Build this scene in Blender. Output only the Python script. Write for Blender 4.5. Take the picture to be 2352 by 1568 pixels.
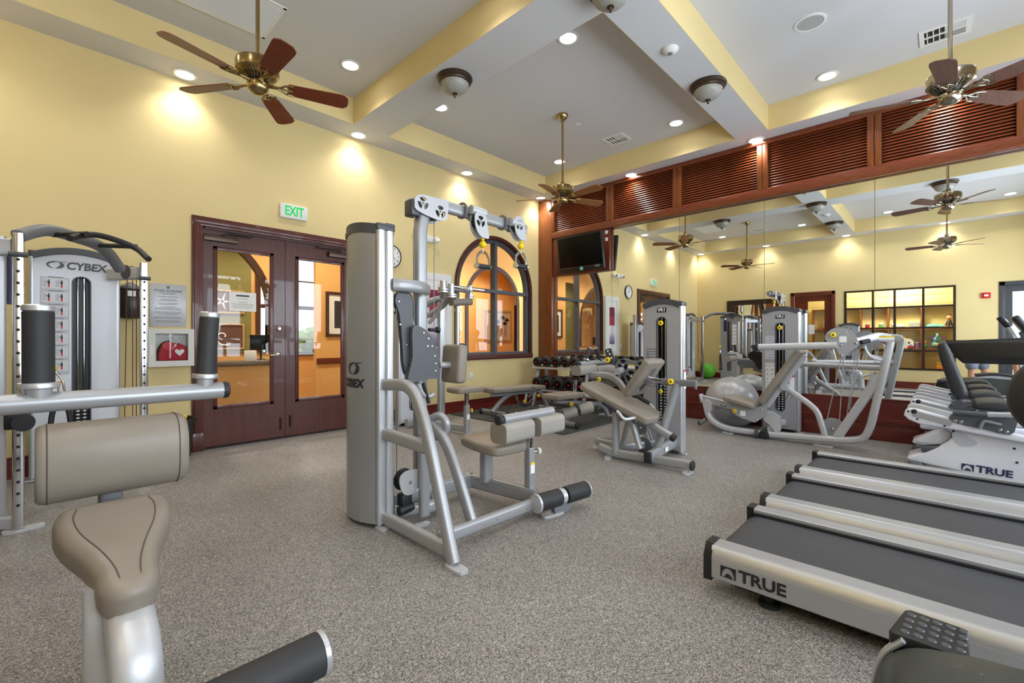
import bpy, bmesh, math, random
from mathutils import Vector, Matrix, Quaternion
from mathutils.geometry import tessellate_polygon
random.seed(7)
SC = bpy.context.scene
for o in list(bpy.data.objects): bpy.data.objects.remove(o)
COL = SC.collection
PI = math.pi
# ------------------------------------------------------------------ camera
FPX, CXP, HYP, CAMH, YAW = 1040.0, 1176.0, 780.0, 1.15, math.radians(43.7)
FW = Vector((math.cos(YAW), math.sin(YAW), 0)); RT = Vector((math.sin(YAW), -math.cos(YAW), 0)); UP = Vector((0, 0, 1))
cam = bpy.data.cameras.new('camera'); cam.sensor_width = 36; cam.lens = 36 * FPX / 2352.0
cam.shift_y = (784 - HYP) / 2352.0 * -1
cam.clip_start = 0.02; cam.clip_end = 200
camo = bpy.data.objects.new('camera', cam); COL.objects.link(camo)
camo.location = (0, 0, CAMH); camo.rotation_euler = (PI / 2, 0, YAW - PI / 2)
SC.camera = camo
def P(u, v, X=None, Y=None, Z=None):
    """real-world point seen at photograph pixel (u, v) on the plane X, Y or Z"""
    d = FW + RT * ((u - CXP) / FPX) + UP * ((HYP - v) / FPX)
    t = X / d.x if X is not None else Y / d.y if Y is not None else (Z - CAMH) / d.z
    return Vector((0, 0, CAMH)) + d * t
# ------------------------------------------------------------------ world, exposure
W = bpy.data.worlds.new('world'); SC.world = W; W.use_nodes = True
bg = W.node_tree.nodes['Background']; bg.inputs[0].default_value = (0.78, 0.88, 1.0, 1); bg.inputs[1].default_value = 2.5
vs = SC.view_settings; vs.view_transform = 'Standard'; vs.look = 'None'; vs.gamma = 1; vs.use_curve_mapping = False; vs.exposure = 0.36
CAN_W, LOBBY_FILL_W, WIN_W = 25, 135, 80
# daylight entering through the three windows of the front wall (behind the camera's right shoulder)
def area(name, loc, rot, sx, sy, e, col):
    l = bpy.data.lights.new(name, 'AREA'); l.shape = 'RECTANGLE'; l.size = sx; l.size_y = sy; l.energy = e; l.color = col
    o = bpy.data.objects.new(name, l); COL.objects.link(o); o.location = loc; o.rotation_euler = rot
    return o
for wx in (0.7, 2.87, 5.0):
    area('window_daylight', (wx, -2.09, 1.75), (PI / 2, 0, 0), 1.6, 2.1, WIN_W, (0.80, 0.90, 1.0))
# ------------------------------------------------------------------ mesh helpers
def V(*a): return Vector(a)
def lin(c): c /= 255.0; return c / 12.92 if c <= 0.04045 else ((c + 0.055) / 1.055) ** 2.4
def rgb(r, g, b): return (lin(r), lin(g), lin(b), 1)
def basis(t, up=None):
    t = t.normalized()
    if up is None: up = V(1, 0, 0) if abs(t.z) > 0.9 else V(0, 0, 1)
    s = t.cross(Vector(up))
    if s.length < 1e-4: s = t.cross(V(0, 1, 0))
    s.normalize(); return s, s.cross(t).normalized()
def circ(r, n=14): return [(r * math.cos(2 * PI * i / n), r * math.sin(2 * PI * i / n)) for i in range(n)]
def rrect(w, h, r, n=3):
    p = []
    for cx, cy, a in ((w / 2 - r, h / 2 - r, 0), (-w / 2 + r, h / 2 - r, 90), (-w / 2 + r, -h / 2 + r, 180), (w / 2 - r, -h / 2 + r, 270)):
        for i in range(n + 1):
            q = math.radians(a + 90 * i / n); p.append((cx + r * math.cos(q), cy + r * math.sin(q)))
    return p
def bend(pts, rad, n=5, closed=False):
    pts = [Vector(p) for p in pts]
    if not rad: return pts
    N = len(pts); out = []
    for i, p in enumerate(pts):
        if not closed and i in (0, N - 1): out.append(p); continue
        a, b = pts[i - 1], pts[(i + 1) % N]
        r = rad[i] if isinstance(rad, (list, tuple)) else rad
        if not r: out.append(p); continue
        la, lb = (a - p).length, (b - p).length
        r1, r2 = min(r, la * .49), min(r, lb * .49)
        A, B = p + (a - p).normalized() * r1, p + (b - p).normalized() * r2
        for k in range(n + 1):
            t = k / n; out.append(A * (1 - t) ** 2 + p * 2 * t * (1 - t) + B * t * t)
    return out
def arcpts(c, r, a0, a1, n, ux, uy):
    return [Vector(c) + Vector(ux) * r * math.cos(math.radians(a0 + (a1 - a0) * i / n)) + Vector(uy) * r * math.sin(math.radians(a0 + (a1 - a0) * i / n)) for i in range(n + 1)]
class MB:
    def __init__(s): s.v = []; s.f = []; s.flat = False
    def add(s, v, f):
        o = len(s.v); s.v += [tuple(p) for p in v]; s.f += [tuple(i + o for i in q) for q in f]; return s
    def bm(s, b):
        b.verts.index_update(); s.add([v.co for v in b.verts], [[v.index for v in f.verts] for f in b.faces]); b.free(); return s
    def box(s, c, size, rot=None, bev=0, seg=2):
        b = bmesh.new(); bmesh.ops.create_cube(b, size=1)
        for v in b.verts: v.co = Vector((v.co.x * size[0], v.co.y * size[1], v.co.z * size[2]))
        if bev: bmesh.ops.bevel(b, geom=list(b.edges), offset=bev, segments=seg, profile=0.5, affect='EDGES', clamp_overlap=True)
        M = (rot.to_4x4() if rot is not None else Matrix.Identity(4)); M.translation = Vector(c)
        b.transform(M); return s.bm(b)
    def bx(s, x0, x1, y0, y1, z0, z1, bev=0, seg=2):
        return s.box(((x0 + x1) / 2, (y0 + y1) / 2, (z0 + z1) / 2), (abs(x1 - x0), abs(y1 - y0), abs(z1 - z0)), None, bev, seg)
    def obox(s, p0, p1, w, h, up=None, bev=0, seg=2):
        """box running from p0 to p1, w wide (sideways) and h high (along up)"""
        p0, p1 = Vector(p0), Vector(p1); t = (p1 - p0); sd, u = basis(t, up)
        return s.box((p0 + p1) / 2, (t.length, w, h), Matrix((t.normalized(), -sd, u)).transposed() if True else None, bev, seg)
    def tube(s, pts, prof, rad=0, up=None, closed=False, caps=True, n=5):
        pts = bend(pts, rad, n, closed)
        if isinstance(prof, (int, float)): prof = circ(prof)
        elif isinstance(prof, tuple): prof = rrect(*prof)
        N = len(pts); k = len(prof); vs_ = []; fs = []
        tang = []
        for i in range(N):
            a = pts[i - 1] if (closed or i > 0) else None; b = pts[(i + 1) % N] if (closed or i < N - 1) else None
            t = V(0, 0, 0)
            if a is not None: t += (pts[i] - a).normalized()
            if b is not None: t += (b - pts[i]).normalized()
            tang.append(t.normalized() if t.length > 1e-6 else V(0, 0, 1))
        sd, u = basis(tang[0], up)
        for i in range(N):
            if i:
                q = tang[i - 1].rotation_difference(tang[i]); u = q @ u
                u = (u - tang[i] * u.dot(tang[i])).normalized(); sd = tang[i].cross(u).normalized()
            for (x, y) in prof: vs_.append(pts[i] + sd * x + u * y)
        R_ = N if closed else N - 1
        for i in range(R_):
            j = (i + 1) % N
            for m in range(k):
                n_ = (m + 1) % k; fs.append((i * k + m, i * k + n_, j * k + n_, j * k + m))
        if caps and not closed: fs.append(tuple(reversed(range(k)))); fs.append(tuple(range((N - 1) * k, N * k)))
        return s.add(vs_, fs)
    def cyl(s, p0, p1, r, r2=None, n=18):
        p0, p1 = Vector(p0), Vector(p1); r2 = r if r2 is None else r2; sd, u = basis(p1 - p0); v = []
        for p, q in ((p0, r), (p1, r2)):
            for i in range(n): a = 2 * PI * i / n; v.append(p + sd * q * math.cos(a) + u * q * math.sin(a))
        f = [(i, (i + 1) % n, n + (i + 1) % n, n + i) for i in range(n)] + [tuple(reversed(range(n))), tuple(range(n, 2 * n))]
        return s.add(v, f)
    def rcyl(s, p0, p1, r, e=0.008, n=18):
        """cylinder with rounded ends"""
        p0, p1 = Vector(p0), Vector(p1); L = (p1 - p0).length
        return s.lathe([(0, 0), (r - e, 0), (r - e * .3, e * .3), (r, e), (r, L - e), (r - e * .3, L - e * .3), (r - e, L), (0, L)], p0, p1 - p0, n)
    def lathe(s, prof, c, axis=(0, 0, 1), n=24):
        c = Vector(c); axis = Vector(axis).normalized(); sd, u = basis(axis); v = []; f = []; rows = []
        for r, h in prof:
            if r <= 1e-6: rows.append([len(v)]); v.append(c + axis * h)
            else:
                rows.append(list(range(len(v), len(v) + n)))
                for i in range(n): a = 2 * PI * i / n; v.append(c + axis * h + sd * r * math.cos(a) + u * r * math.sin(a))
        for A, B in zip(rows, rows[1:]):
            if len(A) == 1 and len(B) == 1: continue
            for i in range(n):
                j = (i + 1) % n
                if len(A) == 1: f.append((A[0], B[i], B[j]))
                elif len(B) == 1: f.append((A[i], A[j], B[0]))
                else: f.append((A[i], A[j], B[j], B[i]))
        return s.add(v, f)
    def prism(s, poly, o, ux, uy, t0, t1, holes=(), bev=0, seg=2):
        """extrude a 2-D outline (in ux, uy about o) from t0 to t1 along ux x uy"""
        o, ux, uy = Vector(o), Vector(ux).normalized(), Vector(uy).normalized(); uz = ux.cross(uy)
        if bev:
            b = bmesh.new(); n = len(poly)
            lo = [b.verts.new(o + ux * x + uy * y + uz * t0) for x, y in poly]; hi = [b.verts.new(o + ux * x + uy * y + uz * t1) for x, y in poly]
            b.faces.new(list(reversed(lo))); b.faces.new(hi)
            for i in range(n): b.faces.new((lo[i], lo[(i + 1) % n], hi[(i + 1) % n], hi[i]))
            bmesh.ops.recalc_face_normals(b, faces=b.faces)
            ring = [e for e in b.edges if not (e.verts[0] in lo and e.verts[1] in hi or e.verts[1] in lo and e.verts[0] in hi)]
            bmesh.ops.bevel(b, geom=ring, offset=bev, segments=seg, profile=0.5, affect='EDGES', clamp_overlap=True)
            return s.bm(b)
        loops = [poly] + list(holes); flat = [p for l in loops for p in l]; n = len(flat)
        tri = tessellate_polygon([[Vector((x, y, 0)) for x, y in l] for l in loops])
        v = [o + ux * x + uy * y + uz * t0 for x, y in flat] + [o + ux * x + uy * y + uz * t1 for x, y in flat]; f = []
        for a, b_, c in tri: f += [(a, b_, c), (a + n, b_ + n, c + n)]
        k = 0
        for l in loops:
            m = len(l)
            for i in range(m): a, b_ = k + i, k + (i + 1) % m; f.append((a, b_, b_ + n, a + n))
            k += m
        b = bmesh.new(); vv = [b.verts.new(p) for p in v]
        for q in f:
            try: b.faces.new([vv[i] for i in q])
            except ValueError: pass
        bmesh.ops.recalc_face_normals(b, faces=b.faces); return s.bm(b)
    def cushion(s, poly, o, ux, uy, t0, t1, r, seg=6, rb=None):
        """upholstered slab: outline rounded over at the top (r) and bottom (rb)"""
        o, ux, uy = Vector(o), Vector(ux).normalized(), Vector(uy).normalized(); uz = ux.cross(uy); N = len(poly); rb = r * .6 if rb is None else rb
        pv = [Vector(p) for p in poly]; ar = sum(pv[i].x * pv[(i + 1) % N].y - pv[(i + 1) % N].x * pv[i].y for i in range(N)); sg = 1 if ar > 0 else -1; nr = []
        for i in range(N):
            t = (pv[(i + 1) % N] - pv[i - 1]).normalized(); nr.append(Vector((-t.y, t.x)) * sg)
        lay = []
        for k in range(seg + 1): a = PI / 2 * k / seg; lay.append((rb * (1 - math.sin(a)), t0 + rb * (1 - math.cos(a))))
        for k in range(seg + 1): a = PI / 2 * k / seg; lay.append((r * (1 - math.cos(a)), t1 - r * (1 - math.sin(a))))
        v = []; f = []
        for off, h in lay:
            for i in range(N): p = pv[i] + nr[i] * off; v.append(o + ux * p.x + uy * p.y + uz * h)
        for k in range(len(lay) - 1):
            for i in range(N): j = (i + 1) % N; f.append((k * N + i, k * N + j, (k + 1) * N + j, (k + 1) * N + i))
        f.append(tuple(reversed(range(N)))); f.append(tuple(range((len(lay) - 1) * N, len(lay) * N)))
        if sg < 0: f = [tuple(reversed(q)) for q in f]
        return s.add(v, f)
    def sphere(s, c, r, n=20, m=12, sc=(1, 1, 1)):
        b = bmesh.new(); bmesh.ops.create_uvsphere(b, u_segments=n, v_segments=m, radius=r)
        for v in b.verts: v.co = Vector((v.co.x * sc[0], v.co.y * sc[1], v.co.z * sc[2])) + Vector(c)
        return s.bm(b)
    def xf(s, M): s.v = [tuple(M @ Vector(p)) for p in s.v]; return s
    def build(s, name, mat, parent=None, smooth=35, label=None, kind=None):
        me = bpy.data.meshes.new(name); off = wloc(parent)
        me.from_pydata([(p[0] - off[0], p[1] - off[1], p[2] - off[2]) for p in s.v], [], s.f); me.update()
        if smooth: me.shade_smooth(); me.set_sharp_from_angle(angle=math.radians(smooth))
        me.materials.append(M[mat] if isinstance(mat, str) else mat)
        o = bpy.data.objects.new(name, me); COL.objects.link(o)
        if parent is not None: o.parent = parent
        if label: o['label'] = label
        if kind: o['kind'] = kind
        return o
def wloc(p):
    r = V(0, 0, 0)
    while p is not None: r = r + p.location; p = p.parent
    return r
def thing(name, label, cat, loc=(0, 0, 0), group=None, rz=0):
    o = bpy.data.objects.new(name, None); COL.objects.link(o); o.location = loc; o.rotation_euler = (0, 0, rz); o.empty_display_size = 0.05
    o['label'] = label; o['category'] = cat
    if group: o['group'] = group
    return o
def tag(o, label, cat, group=None):
    o['label'] = label; o['category'] = cat
    if group: o['group'] = group
    return o
def struct(o, label=None, cat=None):
    o['kind'] = 'structure'
    if label: o['label'] = label
    if cat: o['category'] = cat
    return o
def sroot(name, loc=(0, 0, 0), label=None, cat=None):
    o = bpy.data.objects.new(name, None); COL.objects.link(o); o.location = loc; return struct(o, label, cat)
def dup(root, loc, rz=0, label=None, group=None):
    r = root.copy(); COL.objects.link(r); r.location = loc; r.rotation_euler = (0, 0, rz)
    if label: r['label'] = label
    if group: r['group'] = group
    def rec(src, dst):
        for ch in list(src.children):
            c = ch.copy(); COL.objects.link(c); c.parent = dst; rec(ch, c)
    rec(root, r); return r
def text(body, size, mat, parent, name, o, ux, uy, ext=0.001, ax='CENTER', bold=0.0, sx=1.0, shear=0.0, label=None, spacing=1.0):
    cu = bpy.data.curves.new('t', 'FONT'); cu.body = body; cu.size = size; cu.align_x = ax; cu.align_y = 'CENTER'; cu.extrude = ext; cu.offset = bold; cu.shear = shear; cu.resolution_u = 3; cu.space_character = spacing
    ob = bpy.data.objects.new('t', cu); COL.objects.link(ob)
    dg = bpy.context.evaluated_depsgraph_get(); me = bpy.data.meshes.new_from_object(ob.evaluated_get(dg))
    bpy.data.objects.remove(ob)
    ux, uy, o = Vector(ux).normalized(), Vector(uy).normalized(), Vector(o); uz = ux.cross(uy); off = wloc(parent)
    for v in me.vertices: v.co = o + ux * v.co.x * sx + uy * v.co.y + uz * v.co.z - off
    me.materials.clear(); me.materials.append(M[mat]); r = bpy.data.objects.new(name, me); me.name = name; COL.objects.link(r); r.parent = parent
    if label: r['label'] = label
    return r
# ------------------------------------------------------------------ procedural materials
M = {}
def nd(t, typ, **k):
    n = t.nodes.new(typ)
    for a, b in k.items(): setattr(n, a, b)
    return n
def mat(name, col, rough=0.5, metal=0.0, spec=0.5, bump=None, noise=None, coat=0, emit=None, trans=0, alpha=1, ior=1.45):
    """noise=(scale, dark, light, stretch) mixes two tones of the colour; bump=(scale, strength)"""
    m = bpy.data.materials.new(name); m.use_nodes = True; t = m.node_tree; b = t.nodes['Principled BSDF']
    b.inputs['Base Color'].default_value = col; b.inputs['Roughness'].default_value = rough; b.inputs['Metallic'].default_value = metal
    b.inputs['Specular IOR Level'].default_value = spec; b.inputs['Coat Weight'].default_value = coat; b.inputs['IOR'].default_value = ior
    b.inputs['Transmission Weight'].default_value = trans; b.inputs['Alpha'].default_value = alpha
    if emit: b.inputs['Emission Color'].default_value = emit[0]; b.inputs['Emission Strength'].default_value = emit[1]
    tc = nd(t, 'ShaderNodeTexCoord')
    if noise:
        sc, dk, lt, st = noise; mp = nd(t, 'ShaderNodeMapping'); mp.inputs['Scale'].default_value = st
        nz = nd(t, 'ShaderNodeTexNoise'); nz.inputs['Scale'].default_value = sc; nz.inputs['Detail'].default_value = 5; nz.inputs['Roughness'].default_value = .6
        cr = nd(t, 'ShaderNodeValToRGB'); cr.color_ramp.elements[0].position = .3; cr.color_ramp.elements[1].position = .72
        cr.color_ramp.elements[0].color = (col[0] * dk, col[1] * dk, col[2] * dk, 1); cr.color_ramp.elements[1].color = (min(1, col[0] * lt), min(1, col[1] * lt), min(1, col[2] * lt), 1)
        t.links.new(tc.outputs['Object'], mp.inputs[0]); t.links.new(mp.outputs[0], nz.inputs['Vector']); t.links.new(nz.outputs[0], cr.inputs[0]); t.links.new(cr.outputs[0], b.inputs['Base Color'])
    if bump:
        n2 = nd(t, 'ShaderNodeTexNoise'); n2.inputs['Scale'].default_value = bump[0]; n2.inputs['Detail'].default_value = 3
        bp = nd(t, 'ShaderNodeBump'); bp.inputs['Strength'].default_value = bump[1]; bp.inputs['Distance'].default_value = .002
        t.links.new(tc.outputs['Object'], n2.inputs['Vector']); t.links.new(n2.outputs[0], bp.inputs['Height']); t.links.new(bp.outputs[0], b.inputs['Normal'])
    M[name] = m; return m
mat('wall_paint', rgb(223, 202, 147), .75, bump=(90, .12), noise=(1.3, .97, 1.02, (1, 1, 1)))
mat('ceiling_paint', rgb(206, 206, 208), .85, bump=(120, .08))
mat('orange_paint', rgb(232, 176, 104), .6)
mat('green_paint', rgb(122, 116, 62), .7)
mat('cream_paint', rgb(236, 220, 160), .7)
mat('mahogany', rgb(104, 42, 24), .32, coat=.25, noise=(7, .6, 1.35, (1, 1, 14)))
mat('mahogany_h', rgb(116, 54, 26), .3, coat=.3, noise=(7, .6, 1.35, (14, 1.2, 14)))
mat('mahogany_door', rgb(86, 42, 34), .33, coat=.25, noise=(6, .72, 1.25, (9, 9, .8)))
mat('pilaster_wood', rgb(124, 66, 28), .35, coat=.2, noise=(6, .72, 1.25, (9, 9, .7)))
mat('fan_wood_tan', rgb(150, 98, 52), .4, coat=.2, noise=(5, .8, 1.2, (1.2, 14, 14)))
mat('plaque', rgb(176, 176, 178), .38, .4)
mat('louvre_wood', rgb(122, 56, 26), .36, coat=.15, noise=(7, .7, 1.3, (14, 1.2, 14)))
mat('dado_wood', rgb(108, 38, 28), .3, coat=.3, noise=(6, .6, 1.35, (1, .8, 12)))
mat('dark_wood', rgb(66, 36, 26), .35, noise=(6, .7, 1.2, (6, 6, 1)))
mat('black_wood', rgb(40, 28, 22), .35)
mat('shelf_wood', rgb(136, 84, 42), .5)
mat('blue_grey_paint', rgb(78, 82, 90), .4)
mat('mirror_glass', (.9, .92, .91, 1), .012, 1.0)
mat('brass', rgb(172, 150, 104), .25, 1.0)
mat('nickel', rgb(176, 166, 148), .2, 1.0)
mat('bronze', rgb(84, 70, 60), .35, .8)
mat('fan_wood', rgb(118, 52, 26), .4, coat=.2, noise=(5, .75, 1.2, (1.2, 14, 14)))
mat('fan_wood_dark', rgb(96, 66, 54), .4, coat=.2, noise=(5, .75, 1.2, (1.2, 14, 14)))
mat('frosted_glass', rgb(158, 156, 148), .35, bump=(60, .2))
mat('white_plastic', rgb(226, 226, 224), .4)
mat('off_white', rgb(214, 212, 206), .5)
mat('grey_grille', rgb(172, 172, 172), .6)
mat('vent_dark', rgb(40, 40, 42), .8)
mat('lamp_lens', (1, 1, 1, 1), .5, emit=((1, .98, .95, 1), 16))
mat('fill_lens', (1, 1, 1, 1), .5, emit=((1, .93, .8, 1), 6))  # glow of the lamps added in the lobby and playroom
mat('frame_silver', rgb(160, 161, 164), .36, .35, coat=.05, bump=(260, .04))
mat('frame_light', rgb(190, 191, 195), .38, .3, coat=.05)
mat('shroud_silver', rgb(158, 160, 163), .36, .5, coat=.1)
mat('tower_grey', rgb(160, 161, 165), .45, .15)
mat('tower_white', rgb(206, 208, 216), .4, .1)
mat('alu_profile', rgb(190, 191, 194), .3, .6)
mat('brushed_alu', rgb(174, 175, 178), .34, .5, noise=(6, .93, 1.05, (90, .6, 90)))
mat('chrome', rgb(206, 206, 208), .12, 1.0)
mat('dark_grey', rgb(82, 83, 88), .42, .1)
mat('mid_grey', rgb(120, 122, 126), .42, .2)
mat('cap_grey', rgb(70, 71, 76), .4)
mat('black_plastic', rgb(30, 30, 33), .4)
mat('black_rubber', rgb(36, 36, 38), .55, bump=(300, .12))
mat('foam_black', rgb(44, 44, 46), .6, bump=(350, .2))
mat('black_gloss', rgb(8, 8, 9), .3, spec=.15)
mat('belt', rgb(62, 62, 66), .5, bump=(500, .15), noise=(3, .9, 1.12, (30, 1, 30)))
mat('rubber_mat', rgb(58, 60, 58), .7, bump=(200, .2))
mat('vinyl', rgb(134, 125, 114), .42, bump=(180, .12), noise=(4, .93, 1.05, (1, 1, 1)))
mat('vinyl_light', rgb(152, 147, 140), .42, bump=(180, .12), noise=(4, .93, 1.05, (1, 1, 1)))
mat('stitch', rgb(84, 74, 66), .7)
mat('yellow_plastic', rgb(238, 204, 20), .4)
mat('cable', rgb(120, 112, 110), .35, .6)
mat('cable_brown', rgb(96, 60, 48), .5)
mat('print_dark', rgb(38, 38, 44), .5)
mat('print_white', rgb(236, 236, 236), .5)
mat('print_grey', rgb(120, 120, 126), .6)
mat('red_print', rgb(200, 24, 34), .5)
mat('panel_grey', rgb(182, 184, 192), .45)
mat('placard', rgb(206, 206, 208), .4)
mat('navy_print', rgb(44, 42, 78), .4)
mat('paper', rgb(238, 236, 232), .6)
mat('exit_green', rgb(16, 170, 70), .4, emit=((.01, .42, .09, 1), .6))
mat('red_fabric', rgb(172, 20, 44), .6)
mat('red_gloss', rgb(196, 20, 24), .35)
mat('bin_plastic', rgb(48, 46, 46), .4)
mat('smoke_plastic', rgb(52, 48, 44), .25)
mat('ball_grey', rgb(160, 161, 164), .32, .25, bump=(140, .05))
mat('ball_green', rgb(92, 178, 52), .4)
mat('bike_white', rgb(212, 213, 220), .28, coat=.3)
mat('seat_black', rgb(46, 46, 48), .42, bump=(220, .15))
mat('charcoal_green', rgb(54, 58, 56), .4, coat=.1)
mat('teal', rgb(38, 166, 156), .5)
mat('gold_frame', rgb(186, 158, 104), .4, .3)
mat('art_paper', rgb(196, 172, 146), .7)
mat('sepia', rgb(96, 66, 58), .7)
mat('granite', rgb(110, 94, 70), .3, noise=(60, .6, 1.5, (1, 1, 1)))
mat('foliage', rgb(120, 140, 90), .8, noise=(9, .5, 1.6, (1, 1, 1)))
mat('skin', rgb(206, 150, 120), .5)
mat('shorts_grey', rgb(126, 134, 150), .8)
mat('shirt_white', rgb(224, 224, 222), .8)
mat('hair_brown', rgb(60, 42, 30), .7)
for nm, c in (('toy_pink', (236, 150, 190)), ('toy_blue', (120, 190, 220)), ('toy_aqua', (130, 214, 210)), ('toy_red', (206, 40, 40)), ('toy_yellow', (240, 200, 40)), ('toy_purple', (140, 100, 170)), ('toy_orange', (240, 150, 30)), ('toy_green', (90, 170, 80)), ('toy_white', (236, 232, 226)), ('peach', (232, 176, 140))):
    mat(nm, rgb(*c), .6)
# clear glass that lets the daylight and the view through, with a mirror-like sheen at grazing angles
g = bpy.data.materials.new('clear_glass'); g.use_nodes = True; t = g.node_tree; t.nodes.clear()
out = nd(t, 'ShaderNodeOutputMaterial'); mx = nd(t, 'ShaderNodeMixShader'); tr = nd(t, 'ShaderNodeBsdfTransparent'); gl = nd(t, 'ShaderNodeBsdfGlossy'); lw_ = nd(t, 'ShaderNodeLayerWeight'); pw_ = nd(t, 'ShaderNodeMath', operation='POWER'); ma_ = nd(t, 'ShaderNodeMath', operation='MULTIPLY_ADD')
tr.inputs[0].default_value = (.96, .97, .965, 1); gl.inputs['Roughness'].default_value = .01; lw_.inputs[0].default_value = .5; pw_.inputs[1].default_value = 4; ma_.inputs[1].default_value = .7; ma_.inputs[2].default_value = .02
t.links.new(lw_.outputs['Facing'], pw_.inputs[0]); t.links.new(pw_.outputs[0], ma_.inputs[0]); t.links.new(ma_.outputs[0], mx.inputs[0]); t.links.new(tr.outputs[0], mx.inputs[1]); t.links.new(gl.outputs[0], mx.inputs[2]); t.links.new(mx.outputs[0], out.inputs[0]); M['clear_glass'] = g
# speckled recycled-rubber floor: dark, mid and pale crumbs
m = mat('rubber_floor', rgb(140, 132, 126), .5, spec=.4); t = m.node_tree; b = t.nodes['Principled BSDF']; tc = nd(t, 'ShaderNodeTexCoord')
vo = nd(t, 'ShaderNodeTexVoronoi'); vo.inputs['Scale'].default_value = 260; vo.inputs['Randomness'].default_value = 1
sp = nd(t, 'ShaderNodeSeparateColor'); r1 = nd(t, 'ShaderNodeValToRGB'); r1.color_ramp.interpolation = 'LINEAR'; e = r1.color_ramp.elements
e[0].position = 0; e[0].color = rgb(62, 58, 56); e[1].position = 1; e[1].color = rgb(204, 196, 188)
for p_, c in ((.12, (88, 82, 78)), (.22, (116, 113, 111)), (.5, (134, 131, 129)), (.8, (152, 149, 146)), (.9, (172, 163, 155))): k = e.new(p_); k.color = rgb(*c)
n3 = nd(t, 'ShaderNodeTexNoise'); n3.inputs['Scale'].default_value = 1.3; n3.inputs['Detail'].default_value = 5
r3 = nd(t, 'ShaderNodeValToRGB'); r3.color_ramp.elements[0].position = .35; r3.color_ramp.elements[0].color = (.87, .85, .83, 1); r3.color_ramp.elements[1].position = .7; r3.color_ramp.elements[1].color = (1, 1, 1, 1)
mm = nd(t, 'ShaderNodeMixRGB', blend_type='MULTIPLY'); mm.inputs[0].default_value = 1
bp = nd(t, 'ShaderNodeBump'); bp.inputs['Strength'].default_value = .08; bp.inputs['Distance'].default_value = .001
for s_ in (vo, n3): t.links.new(tc.outputs['Object'], s_.inputs['Vector'])
t.links.new(vo.outputs['Color'], sp.inputs[0]); t.links.new(sp.outputs[0], r1.inputs[0]); t.links.new(n3.outputs[0], r3.inputs[0]); t.links.new(r1.outputs[0], mm.inputs[1]); t.links.new(r3.outputs[0], mm.inputs[2]); t.links.new(mm.outputs[0], b.inputs['Base Color']); t.links.new(sp.outputs[1], bp.inputs['Height']); t.links.new(bp.outputs[0], b.inputs['Normal'])
# abstract art: red blocks over pale and violet bands (flat print)
m = mat('art_print', rgb(200, 190, 200), .6); t = m.node_tree; b = t.nodes['Principled BSDF']; tc = nd(t, 'ShaderNodeTexCoord'); sp = nd(t, 'ShaderNodeSeparateXYZ'); rp = nd(t, 'ShaderNodeValToRGB'); rp.color_ramp.interpolation = 'LINEAR'
cs = [(0, (96, 84, 120)), (.18, (170, 160, 186)), (.3, (226, 218, 228)), (.5, (232, 226, 232)), (.51, (170, 40, 70)), (.74, (176, 60, 80)), (.75, (120, 36, 62)), (1, (128, 40, 66))]
e = rp.color_ramp.elements; e[0].position = 0; e[0].color = rgb(*cs[0][1]); e[1].position = 1; e[1].color = rgb(*cs[-1][1])
for p_, c in cs[1:-1]: k = e.new(p_); k.color = rgb(*c)
t.links.new(tc.outputs['Generated'], sp.inputs[0]); t.links.new(sp.outputs[2], rp.inputs[0]); t.links.new(rp.outputs[0], b.inputs['Base Color'])
# ------------------------------------------------------------------ room shell
XC, XB, YA, YD, ZS, ZT = -0.91, 6.65, 5.577, -2.0, 3.77, 4.08
ARX, ARR, ARZ, ARB = 5.435, 0.915, 2.005, 0.84           # arched window: centre, outer radius, spring line, sill
fl = MB(); fl.bx(XC - .1, XB + .1, YD - .1, YA + .1, -.1, 0); struct(fl.build('floor', 'rubber_floor'), 'speckled grey rubber gym floor')
def arch(cx, r, zb, zs, n=24):
    return [(cx + r, zb)] + [(cx + r * math.cos(PI * i / n), zs + r * math.sin(PI * i / n)) for i in range(n + 1)] + [(cx - r, zb)]
DX0, DX1, DZ = 1.183, 2.83, 2.33
w = MB()
w.prism([(XC - .12, 0), (DX0, 0), (DX0, DZ), (DX1, DZ), (DX1, 0), (XB + .1, 0), (XB + .1, 4.2), (XC - .12, 4.2)], (0, YA, 0), (1, 0, 0), (0, 0, 1), -.14, 0, holes=[arch(ARX, ARR - .06, ARB + .06, ARZ)])
struct(w.build('wall_left', 'wall_paint'), 'yellow wall with the double doors and arched window')
w = MB(); w.bx(XB + .012, XB + .15, YD - .1, YA, 0, 4.2); struct(w.build('wall_right', 'wall_paint'), 'wall behind the mirrors and louvres')
# wall C (behind the camera's left shoulder, seen in the mirrors): door, wide gridded window, glazed door
CD = (2.12, 2.96, 2.33); CW = (-.16, 1.83, .46, 2.36); CG = (-1.75, -.93, 2.3)
w = MB()
w.prism([(YD - .1, 0), (CG[0], 0), (CG[0], CG[2]), (CG[1], CG[2]), (CG[1], 0), (CD[0], 0), (CD[0], CD[2]), (CD[1], CD[2]), (CD[1], 0), (YA, 0), (YA, 4.2), (YD - .1, 4.2)], (XC, 0, 0), (0, 1, 0), (0, 0, 1), -.12, 0,
        holes=[[(CW[0], CW[2]), (CW[1], CW[2]), (CW[1], CW[3]), (CW[0], CW[3])]])
struct(w.build('wall_back', 'wall_paint'), 'yellow wall with the gridded playroom window')
w = MB(); ho = [[(x - .85, .65), (x + .85, .65), (x + .85, 2.85), (x - .85, 2.85)] for x in (.7, 2.87, 5.0)]
w.prism([(XC, 0), (XB, 0), (XB, 4.2), (XC, 4.2)], (0, YD, 0), (1, 0, 0), (0, 0, 1), 0, .12, holes=ho); struct(w.build('wall_front', 'wall_paint'), 'yellow wall with daylight windows')
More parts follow.
